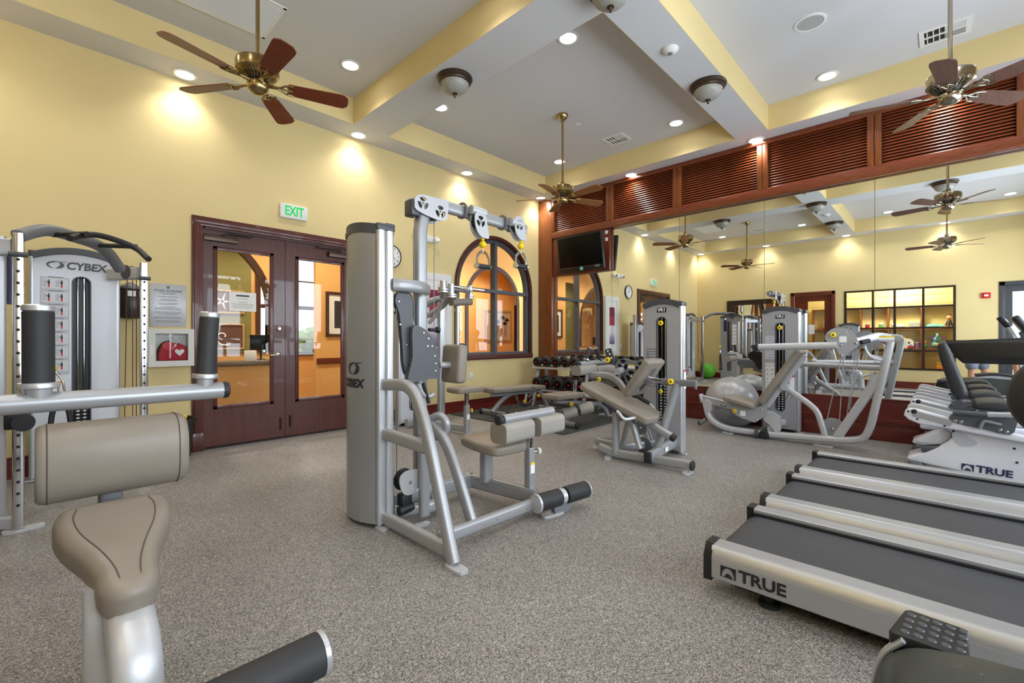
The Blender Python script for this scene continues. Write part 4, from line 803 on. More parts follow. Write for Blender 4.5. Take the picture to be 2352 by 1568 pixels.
def bolts(root, pts, d, r=.009, m='chrome', name='bolt'):
    q = MB(); d = Vector(d).normalized()
    for p in pts: q.lathe([(0, .006), (r * .7, .005), (r, 0)], p, d, 10)
    return q.build(name, m, root, kind='stuff' if len(pts) > 1 else None)
def cable(root, pts, r=.003, m='cable', rad=0): q = MB(); q.tube(pts, circ(r, 6), rad); return q.build('cable', m, root)
def d_handle(root, p, name='cable_handle'):
    """yellow stop ball and stirrup handle hanging from p, grip along X"""
    x, y, z = p
    q = MB(); q.sphere((x, y, z - .028), .028, 14, 10); q.cyl((x, y, z), (x, y, z + .02), .012); q.build('stop_ball', 'yellow_plastic', root)
    q = MB(); q.tube([(x - .062, y, z - .21), (x - .062, y, z - .13), (x - .03, y, z - .085), (x + .03, y, z - .085), (x + .062, y, z - .13), (x + .062, y, z - .21)], (.022, .006, .002, 1), .02, (0, 1, 0)); q.cyl((x, y, z - .09), (x, y, z - .05), .006); h = q.build(name, 'chrome', root)
    q = MB(); q.rcyl((x - .058, y, z - .195), (x + .058, y, z - .195), .019, .005); q.build('grip', 'foam_black', h)
    q = MB()
    for s_ in (-1, 1): q.cyl((x + s_ * .058, y, z - .195), (x + s_ * .072, y, z - .195), .024)
    q.build('grip_collar', 'chrome', h)
def crescent(rx, ry, a0, a1, th, cx=0, cy=0, n=18):
    out = []; inn = []
    for i in range(n + 1):
        t = i / n; a = math.radians(a0 + (a1 - a0) * t); k = th * math.sin(PI * t) ** .8
        out.append((cx + rx * math.cos(a), cy + ry * math.sin(a))); inn.append((cx + (rx - k) * math.cos(a), cy + (ry - k) * math.sin(a)))
    return out + inn[-2:0:-1]
def swoosh(root, o, ux, uy, s, m='print_dark', name='logo', ry=.62, curve=None):
    q = MB()
    for pl in (crescent(1, ry, 62, 262, .26), crescent(.8, ry * .92, -105, 80, .46, .12, -.02), [(.42, ry * .92), (1.25, ry * 1.02), (1.25, ry * .95), (.5, ry * .78)]): q.prism([(x * s, y * s) for x, y in pl], o, ux, uy, 0, .0015)
    if curve: q.v = [curve(p) for p in q.v]
    return q.build(name, m, root, 0)
# weight-stack tower; local x = left to right seen from the front, local y = out of the front
def tower(root, pos, front, w=.40, hs=1.50, peak=1.555, slot=(.27, 1.36), panel='tower_grey', cap='cap_grey', stack=10, shroud='shroud_silver', bulge=.11, sl_x=0.0, slw=.095):
    f = Vector(front).normalized(); sd = Vector((-f.y, f.x, 0)); T = Matrix(((sd.x, f.x, 0, pos[0]), (sd.y, f.y, 0, pos[1]), (0, 0, 1, pos[2] if len(pos) > 2 else 0), (0, 0, 0, 1)))
    def B(q, n, m, par=root, sm=35): q.xf(T); return q.build(n, m, par, sm)
    cw = .042; xi = w / 2 - cw * .6
    for s_ in (-1, 1):
        q = MB()
        for y in (-.028, -.085): q.tube([(s_ * (w / 2 - cw / 2), y, .03), (s_ * (w / 2 - cw / 2), y, hs)], (.056, cw, .016), 0, (1, 0, 0))
        B(q, 'column', 'alu_profile')
        q = MB(); q.bx(s_ * (w / 2 - cw - .002), s_ * (w / 2 + .002), -.117, .004, hs - .012, hs + .03, .006); q.bx(s_ * (w / 2 - cw - .002), s_ * (w / 2 + .002), -.06, .004, hs + .02, hs + .036, .006); B(q, 'column_cap', cap)
        q = MB(); q.bx(s_ * (w / 2 - .05), s_ * (w / 2 + .03), -.07, -.03, .001, .014, .003); q.cyl((s_ * (w / 2 - .02), -.05, .01), (s_ * (w / 2 - .02), -.05, .05), .014); B(q, 'foot_plate', 'frame_light')
    n = 14; top = [(xi - 2 * xi * i / n, hs - .03 + (peak - hs) * (1 - (1 - 2 * i / n) ** 2)) for i in range(n + 1)]
    so = [(sl_x + slw / 2 * math.cos(math.radians(a)), slot[1] - slw / 2 + slw / 2 * math.sin(math.radians(a))) for a in range(0, 181, 20)] + [(sl_x + slw / 2 * math.cos(math.radians(a)), slot[0] + slw / 2 + slw / 2 * math.sin(math.radians(a))) for a in range(180, 361, 20)]
    q = MB(); q.prism([(-xi, .04), (xi, .04)] + top, (0, 0, 0), (-1, 0, 0), (0, 0, 1), -.02, 0, holes=[[(-x, z) for x, z in so]] if sl_x else [so]); B(q, 'front_panel', panel)
    q = MB(); q.prism([(x * 1.16 - sl_x * .16, z + (.006 if z > (slot[0] + slot[1]) / 2 else -.006)) for x, z in so], (0, 0, 0), (1, 0, 0), (0, 0, 1), -.004, .006, holes=[so]); B(q, 'slot_rim', 'cap_grey')
    q = MB(); q.bx(sl_x - slw / 2 - .01, sl_x + slw / 2 + .01, -.075, -.07, slot[0] - .01, slot[1] + .01); B(q, 'slot_back', 'black_plastic')
    q = MB()
    for x in (-.02, .02): q.cyl((sl_x + x, -.05, slot[0]), (sl_x + x, -.05, slot[1]), .008, None, 10)
    B(q, 'guide_rod', 'chrome')
    pr = None
    for i in range(stack):
        if pr is None: q = MB(); q.bx(sl_x - slw * .46, sl_x + slw * .46, -.068, -.03, slot[0] + .012, slot[0] + .036, .003, 1); pr = B(q, 'weight_plate', 'black_rubber'); q = MB(); q.bx(sl_x - .03, sl_x - .012, -.031, -.028, slot[0] + .018, slot[0] + .03); q.bx(sl_x + .012, sl_x + .03, -.031, -.028, slot[0] + .018, slot[0] + .03); pl = B(q, 'weight_number', 'print_white', pr); pl['kind'] = 'stuff'
        else:
            o = pr.copy(); COL.objects.link(o); o.parent = root; o.location = (0, 0, .03 * i); c2 = pl.copy(); COL.objects.link(c2); c2.parent = o
    # cap strip over the panel and curved rear shroud
    lo = [(x, z + .002) for x, z in top]; hi = [(x * 1.02, z + .055) for x, z in reversed(top)]
    q = MB(); q.prism(lo + hi, (0, 0, 0), (-1, 0, 0), (0, 0, 1), -.12, .012) ; B(q, 'top_cap', cap)
    nn = 12; v = []; fc = []
    for i in range(nn + 1):
        x = -xi + 2 * xi * i / nn; y = -.115 - bulge * (1 - (x / xi) ** 2); zt = hs - .01 + (peak - hs) * (1 - (x / xi) ** 2)
        v += [(x, y, .03), (x, y, zt), (x, -.1, zt), (x, -.1, .03)]
    for i in range(nn):
        a = 4 * i; b_ = a + 4; fc += [(a, b_, b_ + 1, a + 1), (a + 1, b_ + 1, b_ + 2, a + 2), (a + 3, a, b_, b_ + 3)]
    q = MB(); q.add(v, fc); B(q, 'rear_shroud', shroud)
    v = [(p[0], p[1] - .004, p[2] + (.0 if i % 4 in (1, 2) else 0)) for i, p in enumerate(v)]; q = MB(); w_ = []; fc = []
    for i in range(nn + 1):
        x = -xi + 2 * xi * i / nn; y = -.119 - bulge * (1 - (x / xi) ** 2); zt = hs - .02 + (peak - hs) * (1 - (x / xi) ** 2); w_ += [(x, y, zt - .045 + .03), (x, y, zt + .045), (x, -.09, zt + .045)]
    for i in range(nn): a = 3 * i; b_ = a + 3; fc += [(a, b_, b_ + 1, a + 1), (a + 1, b_ + 1, b_ + 2, a + 2)]
    q.add(w_, fc); B(q, 'rear_cap', cap)
    return T
def tag_vr1(root, T, z=1.435):
    q = MB(); q.bx(-.05, .05, 0, .004, z - .024, z + .024, .006); q.xf(T); pl = q.build('model_badge', 'black_plastic', root)
    f = T.to_3x3(); o = T @ Vector((0, .0045, z)); text('VR1', .046, 'print_white', pl, 'badge_text', o, f @ Vector((1, 0, 0)), (0, 0, 1), .0008, 'CENTER', .0012, 1.1)
def placard(root, T, x0, x1, z0, z1, m='panel_grey', lines=0, cells=0, ym=.0015):
    q = MB(); q.bx(x0, x1, 0, ym, z0, z1); q.xf(T); pl = q.build('placard', m, root)
    for i in range(lines):
        w_ = (x1 - x0) * random.uniform(.6, .9); z = z1 - (i + .7) * (z1 - z0) / (lines + .4); q = MB(); q.bx(x1 - .006 - w_, x1 - .006, ym, ym + .0006, z - .0018, z + .0018); q.xf(T); q.build('text_line', 'print_grey' if m != 'print_grey' else 'print_white', pl)
    return pl
# ------------------------------------------------------------------ lat pulldown and row machine in the middle of the room
L = thing('lat_pulldown_machine', 'silver dual lat pulldown and row machine in the middle of the room', 'exercise machine', (1.9, 2.3, 0))
TL = tower(L, (1.53, 2.68), (1, 0, 0), w=.42, hs=1.83, peak=1.85, slot=(.3, 1.6), panel='tower_grey', stack=12, bulge=.06)
def on_shroud(p): return (1.3535 + .06 * ((p[1] - 2.68) / .185) ** 2 - (1.3535 - p[0]) * 1.0, p[1], p[2])
lt = text('CYBEX', .072, 'print_dark', L, 'lettering', (1.3535, 2.685, .878), (0, -1, 0), (0, 0, 1), .0012, 'CENTER', .003, 1.0, .15); off = wloc(L)
for v_ in lt.data.vertices: v_.co = Vector(on_shroud(v_.co + off)) - off
swoosh(L, (1.3535, 2.66, .972), (0, -1, 0), (0, 0, 1), .062, curve=on_shroud)
# side frame in the plane X = 1.47
tb('upper_rail_leg', L, [(1.47, 2.49, .875), P(945, 884, X=1.47), P(975, 960, X=1.47), V(1.455, 1.80, .02)], (.055, .07, .02), [0, .1, .25, 0])
tb('middle_rail', L, [P(883, 995, X=1.47), P(988, 1030, X=1.47)], (.05, .075, .02), 0)
tb('base_rail', L, [P(880, 1186, X=1.47), P(1038, 1268, X=1.465)], (.05, .08, .02), 0)
foot(L, 1.445, 1.765, PI / 2, .1, .06)
tb('rear_leg', L, [(1.73, 2.45, .64), (1.73, 2.36, .62), P(1022, 1010, X=1.73), P(1044, 1066, X=1.73), (1.73, 1.975, .1)], (.05, .07, .02), [0, .08, .1, .12, 0])
tb('post', L, [(1.70, 2.40, .03), (1.70, 2.40, .56)], (.05, .07, .02), 0)
tb('hook_bracket', L, [P(988, 962, X=1.72), P(1012, 950, X=1.74), P(1030, 975, X=1.76), P(1018, 1003, X=1.76), P(1000, 1003, X=1.74)], .024, .05)
tb('front_rail', L, [(1.48, 1.955, .085), (2.33, 1.93, .085)], (.05, .075, .02), 0)
tb('back_rail', L, [(1.55, 2.64, .09), (2.27, 2.585, .09)], (.055, .1, .016), 0)
tb('inner_rail', L, [(1.55, 2.5, .07), (1.70, 2.42, .07), (1.80, 2.40, .07), (1.86, 2.5, .08)], (.05, .075, .02), .06)
tb('seat_beam', L, [(2.255, 2.64, .09), (2.325, 2.0, .09)], (.055, .1, .016), 0)
tb('seat_post', L, [(2.262, 2.42, .12), (2.262, 2.42, .4)], (.07, .09, .02), 0)
q = MB(); q.cushion(bendpoly([(-.155, -.24), (.155, -.24), (.165, 0), (.12, .24), (-.12, .24), (-.165, 0)], .07), (2.21, 2.31, .39), (1, -.1, 0), (.1, 1, 0), 0, .065, .026); q.build('seat_pad', 'vinyl', L, 60)
tb('thigh_post_sleeve', L, [(2.33, 2.06, .0), (2.33, 2.06, .41)], (.055, .055, .01), 0)
q = MB(); q.tube([(2.33, 2.06, .35), (2.33, 2.06, .62)], (.04, .04, .006)); q.build('thigh_post', 'chrome', L)
q = MB()
for i in range(5): q.cyl((2.32, 2.0385, .43 + i * .035), (2.32, 2.042, .43 + i * .035), .006, None, 10)
q.build('adjust_hole', 'vent_dark', L)
q = MB(); q.bx(2.309, 2.35, 2.03, 2.033, .24, .3); q.build('warning_label', 'print_white', L); q = MB(); q.bx(2.309, 2.35, 2.029, 2.0325, .3, .312); q.build('warning_band', 'yellow_plastic', L)
q = MB(); q.cyl((2.36, 2.06, .375), (2.41, 2.05, .375), .012); q.build('knob_stem', 'chrome', L); q = MB(); q.lathe([(0, 0), (.022, 0), (.026, .01), (.022, .022), (0, .024)], (2.4, 2.05, .375), (1, -.25, 0), 16); q.build('pull_knob', 'off_white', L)
tb('thigh_bar', L, [(2.06, 2.06, .635), (2.57, 2.06, .635)], .032, 0)
q = MB(); q.rcyl((2.02, 2.06, .635), (2.07, 2.06, .635), .036, .014); q.build('end_cap', 'black_rubber', L)
bolts(L, [(2.2, 2.06, .666), (2.32, 2.06, .666), (2.45, 2.06, .666)], (0, 0, 1))
for x0, x1 in ((2.03, 2.30), (2.37, 2.63)):
    q = MB(); q.tube([(x0, 2.06, .55), (x1, 2.06, .55)], rrect(.15, .13, .035, 4), 0, (0, 0, 1)); o = q.build('thigh_pad', 'vinyl_light', L, 50)
    q = MB(); q.tube([(x0 - .004, 2.06, .55), (x0 + .002, 2.06, .55)], rrect(.143, .123, .035, 4), 0, (0, 0, 1)); q.build('pad_end', 'vinyl', o)
# foot roller
a, b_ = V(2.19, 1.885, .105), V(2.62, 1.80, .115); d = (b_ - a).normalized()
for t0, t1 in ((.0, .2), (.235, .44)): q = MB(); q.rcyl(a + d * (t0 + .015), a + d * t1, .056, .008, 24); q.build('foot_roller', 'foam_black', L)
for t0, t1, r_ in ((0, .016, .06), (.2, .235, .05), (.44, .447, .058)): q = MB(); q.cyl(a + d * t0, a + d * t1, r_, None, 24); q.build('roller_collar', 'frame_light', L)
q = MB(); q.prism(smooth([(-.06, -.0), (.06, 0), (.08, .05), (.06, .1), (0, .12), (-.06, .1)], 3), (2.4, 1.845, .012), (1, -.2, 0), (0, 0, 1), -.02, .02); q.build('roller_bracket', 'mid_grey', L)
foot(L, 2.33, 1.86, -.2, .13, .06); foot(L, 1.62, 2.33, 0, .1, .05); foot(L, 1.44, 2.475, PI / 2, .06, .05)
bolts(L, [(1.78, 1.925, .085), (1.88, 1.922, .085), (2.13, 1.912, .085), (2.22, 1.908, .085)], (0, -1, 0)); bolts(L, [(1.72, 2.6, .09), (1.9, 2.588, .09), (2.1, 2.57, .09)], (0, -1, 0))
# low pulley
c = P(938, 1106, Y=2.45)
q = MB(); q.prism(smooth([(-.075, .035), (-.03, .075), (.05, .072), (.08, .05), (.075, -.02), (.02, -.075), (-.05, -.06)], 3), (c.x, 2.44, c.z), (1, 0, 0), (0, 0, 1), 0, .012); q.build('pulley_plate', 'frame_light', L)
q = MB(); q.lathe([(0, -.02), (.07, -.02), (.062, 0), (.07, .02), (0, .02)], (c.x - .01, 2.475, c.z + .01), (0, 1, 0), 24); q.build('pulley_wheel', 'black_plastic', L)
q = MB(); q.box((c.x - .015, 2.47, c.z - .125), (.075, .07, .11), None, .012); q.cyl((c.x - .07, 2.45, c.z - .17), (c.x + .03, 2.45, c.z - .16), .03); q.build('pulley_block', 'black_plastic', L); bolts(L, [(c.x, 2.428, c.z)], (0, -1, 0), .012)
# mast, cross bar and pulley heads (Y = 2.63)
YM = 2.63
tb('mast', L, [(1.83, YM, .1), (1.83, YM, 1.9), (1.86, YM, 2.06), (1.95, YM, 2.10)], (.075, .085, .022), [0, 0, .12, 0])
tb('cross_bar', L, [P(1000, 468, Y=YM), P(1205, 528, Y=YM)], (.06, .085, .02), 0)
hp = [(953, 452), (968, 447), (1000, 455), (1026, 462), (1027, 482), (1026, 500), (1015, 508), (990, 500), (955, 482), (951, 466)]
ho = pix(hp, Y=YM - .05); w1 = pix([(970, 467), (1010, 487)], Y=YM - .05)
for yy, nm_ in ((YM - .05, 'pulley_housing'), (YM + .06, 'pulley_housing')): plateY(nm_, L, smooth(ho, 3), yy, .01, 'frame_light', lobes(w1[0][0], w1[0][1], .016, .043) + lobes(w1[1][0], w1[1][1], .016, .043))
for k in (0, 1): q = MB(); q.lathe([(0, -.025), (.05, -.025), (.043, 0), (.05, .025), (0, .025)], (w1[k][0], YM, w1[k][1]), (0, 1, 0), 24); q.build('pulley_wheel', 'black_plastic', L)
q = MB(); q.bx(ho[0][0] - .02, ho[0][0] + .05, YM - .045, YM + .05, ho[0][1] - .12, ho[0][1] - .01, .01); q.build('housing_core', 'cap_grey', L); bolts(L, [(w1[0][0], YM - .061, w1[0][1]), (w1[1][0], YM - .061, w1[1][1])], (0, -1, 0), .01)
for uc, ur in ((1073, 1103), (1163, 1192)):
    cb = P(uc, 487 if uc < 1100 else 514, Y=YM)
    for dx in (-.05, .05): q = MB(); q.lathe([(.045, -.008), (.062, -.008), (.062, .008), (.045, .008)], (cb.x + dx, YM, cb.z), (1, 0, 0), 20); q.build('collar', 'mid_grey', L)
    q = MB(); q.cyl((cb.x - .03, YM - .075, cb.z), (cb.x + .11, YM - .075, cb.z - .005), .034, None, 18); q.build('swivel_sleeve', 'frame_light', L)
    pc = P(ur, 512 if uc < 1100 else 520, Y=YM - .1); x, z = pc.x, pc.z
    ol = smooth([(-.06, .04), (-.03, .075), (.03, .08), (.055, .05), (.07, -.02), (.085, -.1), (.05, -.108), (.0, -.1), (-.045, -.05)], 3)
    for yy in (YM - .1, YM - .045): q = MB(); q.prism(ol, (x, yy, z), (1, 0, 0), (0, 0, 1), 0, .008, lobes(0, .01, .013, .042)); q.build('pulley_housing', 'frame_light', L)
    q = MB(); q.lathe([(0, -.02), (.052, -.02), (.044, 0), (.052, .02), (0, .02)], (x, YM - .075, z + .01), (0, 1, 0), 22); q.build('pulley_wheel', 'black_plastic', L)
    d_handle(L, (x + .045, YM - .08, z - .125))
    bolts(L, [(x, YM - .109, z + .01)], (0, -1, 0), .009)
cable(L, [P(952, 480, Y=YM - .02), P(952, 905, Y=YM - .02)]); cable(L, [P(997, 500, Y=YM), P(997, 760, Y=YM)]); cable(L, [P(911, 640, Y=2.5), P(911, 1090, Y=2.5)]); cable(L, [P(957, 905, Y=2.46), P(957, 1085, Y=2.46)])
cable(L, [w + V(0, 0, .05) for w in (V(w1[1][0], YM, w1[1][1]), V(2.35, YM, w1[1][1] - .02), V(2.85, YM, w1[1][1] - .03))])
# row station: bracket, lever plates, quadrant, chest pad
tb('row_bracket', L, [(1.52, 2.475, 1.49), (1.58, 2.44, 1.49), (1.72, 2.46, 1.49), (1.83, 2.56, 1.49)], (.06, .08, .025), .06)
lv = smooth(pix([(905, 690), (912, 672), (926, 667), (938, 675), (945, 700), (945, 760), (952, 800), (958, 830), (955, 855), (942, 866), (930, 858), (924, 830), (921, 780), (916, 730), (912, 712)], Y=2.50), 3)
plateY('lever_arm', L, lv, 2.52, .035, 'dark_grey'); plateY('lever_arm', L, [(x + .10, z + .02) for x, z in lv], 2.66, .035, 'dark_grey')
bolts(L, [P(916, 692, Y=2.484), P(935, 792, Y=2.484), P(938, 838, Y=2.484), P(919, 745, Y=2.484)], (0, -1, 0), .008)
tb('strap_link', L, [P(938, 668, Y=2.58), P(941, 720, Y=2.58), P(950, 752, Y=2.58)], (.03, .012, .004, 1), .05)
qd = smooth(pix([(948, 752), (970, 752), (988, 768), (1000, 790), (1008, 820), (1012, 848), (1008, 868), (985, 870), (945, 878), (938, 865), (948, 820)], Y=2.44), 3)
plateY('quadrant_plate', L, qd, 2.46, .02, 'dark_grey'); plateY('quadrant_rim', L, [(x + .012, z) for x, z in qd], 2.50, .022, 'mid_grey')
bolts(L, [P(973, 765, Y=2.44), P(984, 778, Y=2.44), P(992, 795, Y=2.44), P(998, 818, Y=2.44), P(1000, 835, Y=2.44), P(1000, 852, Y=2.44), P(982, 795, Y=2.44)], (0, -1, 0), .009)
q = MB(); a = P(985, 757, Y=2.44); q.cyl(a, a + V(.06, 0, .0), .012); q.lathe([(0, 0), (.02, 0), (.022, .02), (0, .022)], a + V(.06, 0, 0), (1, 0, 0), 14); q.build('adjust_knob', 'black_plastic', L)
tb('pad_arm', L, [P(1008, 838, Y=2.45), P(1032, 838, Y=2.45)], .022, 0)
pc = P(1041, 835, Y=2.45); q = MB(); q.box(pc + V(.01, 0, 0), (.085, .2, .265), Matrix.Rotation(math.radians(4), 3, 'Y'), .028, 4); q.build('chest_pad', 'vinyl', L, 60)
tb('pad_support', L, [P(960, 880, Y=2.44), P(968, 905, Y=2.44), P(985, 912, Y=2.44), P(995, 905, Y=2.44)], .018, .04); q = MB(); q.cyl(P(972, 880, Y=2.43), P(985, 925, Y=2.43), .012); q.build('gas_strut', 'black_plastic', L)
def XP(X): return lambda u, v: P(u, v, X=X)
def slab(name, root, a, b, th, w, m='vinyl', bev=.025, wdir=(1, 0, 0), taper=None):
    """padded slab from a to b (centre line), th thick, w wide along wdir"""
    a, b = Vector(a), Vector(b); t = (b - a); wd = Vector(wdir).normalized(); n = wd.cross(t.normalized()).normalized()
    q = MB(); q.box((a + b) / 2, (t.length, w, th), Matrix((t.normalized(), n.cross(t.normalized()), n)).transposed(), bev, 4); return q.build(name, m, root, 60)
# ------------------------------------------------------------------ dual leg curl and extension machine, tower facing left
G = thing('leg_curl_machine', 'grey-towered leg curl machine with inclined taupe bench left of the leg press', 'exercise machine', (4.1, 2.1, 0))
T = tower(G, (4.42, 2.10), (-1, 0, 0), w=.42, hs=1.5, peak=1.545, stack=14, slot=(.32, 1.38)); tag_vr1(G, T, 1.455)
placard(G, T, -.165, -.06, .66, 1.06, 'print_grey', 14); knob(G, (4.42 - .012, 2.10, 1.32), (-1, 0, 0), .026, 'selector_knob'); knob(G, (4.42 - .012, 2.10, .62), (-1, 0, 0), .02, 'selector_pin')
q = MB(); q.bx(4.47, 4.52, 1.888, 1.8895, .66, .84); q.build('warning_label', 'print_white', G); q = MB(); q.bx(4.47, 4.52, 1.887, 1.8895, .83, .845); q.build('warning_band', 'red_print', G)
A_ = XP(3.86); Bm = XP(4.0); Cc = XP(4.12)
tb('base_rail', G, [A_(1378, 1026), A_(1413, 1040), V(3.86, 1.56, .075)], (.055, .085, .02), .05)
tb('rear_base_rail', G, [(4.4, 2.15, .08), (4.05, 2.3, .08), (4.02, 2.62, .09), (4.12, 2.68, .09), (4.2, 2.5, .09)], (.055, .085, .02), .08)
q = MB(); q.rcyl((3.86, 1.545, .075), (3.86, 1.57, .075), .045, .012); q.build('end_cap', 'black_rubber', G)
tb('cross_rail', G, [(3.80, 1.93, .09), (4.42, 1.97, .12)], (.06, .1, .02), 0); q = MB(); q.bx(3.77, 3.805, 1.895, 1.965, .04, .14, .01); q.build('end_cap', 'black_rubber', G)
q = MB(); q.bx(4.1, 4.16, 1.9105, 1.9125, .09, .13); q.build('warning_label', 'print_white', G)
tb('front_post', G, [(3.86, 2.30, .05), (3.86, 2.30, .56)], (.055, .075, .02), 0)
tb('v_leg', G, [A_(1470, 1030), A_(1452, 968), A_(1443, 962)], (.05, .06, .02), .03); tb('v_leg', G, [XP(4.05)(1430, 1020), XP(4.05)(1443, 968)], (.05, .06, .02), 0)
tb('bench_beam', G, [(3.92, 2.62, .60), (3.92, 1.98, .375), P(1543, 1004, X=3.92)], (.06, .07, .02), 0); q = MB(); e = P(1546, 1005, X=3.92); q.rcyl(e + V(0, .02, .012), e + V(0, -.02, -.008), .036, .01); q.build('end_cap', 'black_rubber', G)
q = MB(); ol = [(-.20, -.4), (.0, -.42), (.17, -.36), (.2, -.2), (.19, .3), (.15, .4), (-.15, .4), (-.2, .3)]
o = V(3.93, 2.30, .545); uy = V(0, .67, .242).normalized(); q.cushion(bendpoly(ol, .05), o, (1, 0, 0), uy, -.02, .045, .02); q.build('bench_pad', 'vinyl', G, 60)
tb('diagonal_post', G, [P(1503, 1052, X=4.02), P(1556, 880, X=4.02)], (.06, .09, .025), 0)
tb('adjuster_tube', G, [P(1522, 876, X=4.02), P(1600, 881, X=4.02)], (.055, .06, .01), 0, 'mid_grey'); q = MB(); q.tube([P(1490, 870, X=4.02), P(1532, 876, X=4.02)], (.04, .045, .006)); q.build('adjuster_slide', 'chrome', G)
bolts(G, [P(1508, 872, X=3.998), P(1516, 874, X=3.998), P(1524, 875, X=3.998)], (-1, 0, 0), .006, 'vent_dark', 'adjust_hole')
knob(G, P(1541, 876, X=3.97), (-1, -.25, 0), .027); q = MB(); e = P(1598, 886, X=4.02); q.cyl(e, e + V(0, 0, -.03), .012); q.build('end_bolt', 'chrome', G)
a, b_ = P(1452, 905, X=4.02), P(1506, 826, X=4.02); slab('back_pad', G, a, b_, .075, .34, 'vinyl', .028)
nrm = V(1, 0, 0).cross((b_ - a).normalized()).normalized(); nrm = nrm if nrm.y < 0 else -nrm
mid = (a + b_) / 2 + nrm * .04; t_ = (b_ - a).normalized(); slab('pad_plate', G, mid - t_ * .14, mid + t_ * .14, .006, .09, 'chrome', .002); slab('pad_bracket', G, mid - t_ * .03 + nrm * .02, mid + t_ * .03 + nrm * .02, .05, .05, 'mid_grey', .006)
# hand grips either side of the bench
for X in (3.61, 4.24):
    g0, g1, g2, g3 = P(1385, 923, X=3.61), P(1421, 946, X=3.61), P(1432, 964, X=3.61), P(1450, 968, X=3.61); dx = V(X - 3.61, 0, 0)
    tb('hand_rail', G, [g0 + dx, g1 + dx, g2 + dx, g3 + dx + V(.22 if X < 4 else -.22, 0, .02)], .014, .05, 'frame_light'); q = MB(); q.rcyl(g0 + dx, g0 + (g1 - g0) * .9 + dx, .021, .006); q.build('hand_grip', 'foam_black', G)
# roller arm with cam plate
YR = 2.86
tb('roller_bar', G, [P(1328, 836, Y=YR), P(1398, 829, Y=YR)], .028, 0); q = MB(); e = P(1328, 836, Y=YR); q.rcyl(e + V(-.04, 0, 0), e + V(.02, 0, 0), .032, .012); q.build('end_cap', 'black_rubber', G)
for u0, u1 in ((1323, 1361), (1363, 1402)):
    a, b_ = P(u0, 851, Y=YR), P(u1, 847, Y=YR); q = MB(); q.tube([a, b_], rrect(.13, .11, .04, 4), 0, (0, 0, 1)); o = q.build('roller_pad', 'vinyl_light', G, 50); q = MB(); q.tube([a - V(.004, 0, 0), a + V(.003, 0, 0)], rrect(.12, .1, .036, 4), 0, (0, 0, 1)); q.build('pad_end', 'vinyl', o)
for u0, u1 in ((1347, 1353), (1377, 1369)):
    a, b_ = P(u0, 826, Y=YR), P(u1, 800, Y=YR); q = MB(); q.rcyl(a, b_, .022, .006); q.build('hand_grip', 'foam_black', G); q = MB(); q.cyl(a - (b_ - a) * .06, a + (b_ - a) * .04, .035); q.cyl(b_, b_ + (b_ - a) * .06, .024); q.build('grip_collar', 'chrome', G)
br = smooth(pix([(1390, 806), (1396, 801), (1403, 800), (1407, 812), (1412, 828), (1408, 838), (1399, 832)], X=4.15), 2); plateX('slotted_bracket', G, br, 4.14, .02, 'cap_grey'); bolts(G, [P(1396, 806, X=4.138), P(1400, 813, X=4.138), P(1404, 822, X=4.138)], (-1, 0, 0), .01, 'print_white', 'slot'); knob(G, P(1397, 826, X=4.1), (-1, 0, 0), .028)
tb('roller_arm', G, [P(1358, 861, X=4.2), P(1400, 862, X=4.2), P(1426, 880, X=4.2), P(1437, 906, X=4.2)], (.05, .075, .02), [0, .06, .12, 0])
plateX('arm_gusset', G, smooth(pix([(1362, 862), (1400, 862), (1418, 875), (1420, 886), (1400, 888), (1375, 886), (1362, 880)], X=4.22), 2), 4.22, .02, 'mid_grey'); knob(G, P(1377, 871, X=4.16), (-1, 0, 0), .024)
cm = smooth(pix([(1413, 838), (1420, 827), (1432, 823), (1446, 827), (1462, 829), (1474, 826), (1486, 835), (1486, 850), (1470, 862), (1462, 885), (1450, 897), (1440, 885), (1432, 866), (1416, 852)], X=4.33), 3); c3 = pix([(1430, 838), (1471, 844), (1449, 864)], X=4.33)
plateX('cam_plate', G, cm, 4.33, .025, 'mid_grey', [h for c in c3 for h in lobes(c[0], c[1], .022, .06)]); plateX('cam_back', G, [(x * .998 + .004, z) for x, z in cm], 4.36, .02, 'black_plastic'); bolts(G, [(4.329, c[0], c[1]) for c in c3], (-1, 0, 0), .012)
q = MB(); a = P(1450, 842, X=4.329); q.bx(4.327, 4.3295, a.y - .04, a.y + .04, a.z - .02, a.z + .02); q.build('warning_label', 'print_white', G); q = MB(); q.bx(4.326, 4.3295, a.y - .04, a.y + .04, a.z + .012, a.z + .022); q.build('warning_band', 'yellow_plastic', G)
q = MB(); q.cyl(P(1418, 853, X=4.2), P(1428, 850, X=4.33), .035); q.build('pivot_shaft', 'frame_light', G)
for u, v, r in ((1472, 982, .07), (1479, 1022, .085)): c = P(u, v, X=4.25); q = MB(); q.lathe([(0, -.012), (r, -.012), (r, .012), (0, .012)], c, (1, 0, 0), 24); q.build('pulley_guard', 'mid_grey', G); bolts(G, [c + V(-.013, 0, 0)], (-1, 0, 0), .012)
cable(G, [P(1486, 992, X=4.27), P(1496, 1025, X=4.27)], .004); cable(G, [P(1490, 985, X=4.3), P(1502, 1020, X=4.3)], .004)
foot(G, 3.82, 2.36, .4, .11, .06); foot(G, 3.86, 1.60, 0, .1, .06); foot(G, 4.07, 2.66, .6, .1, .06)
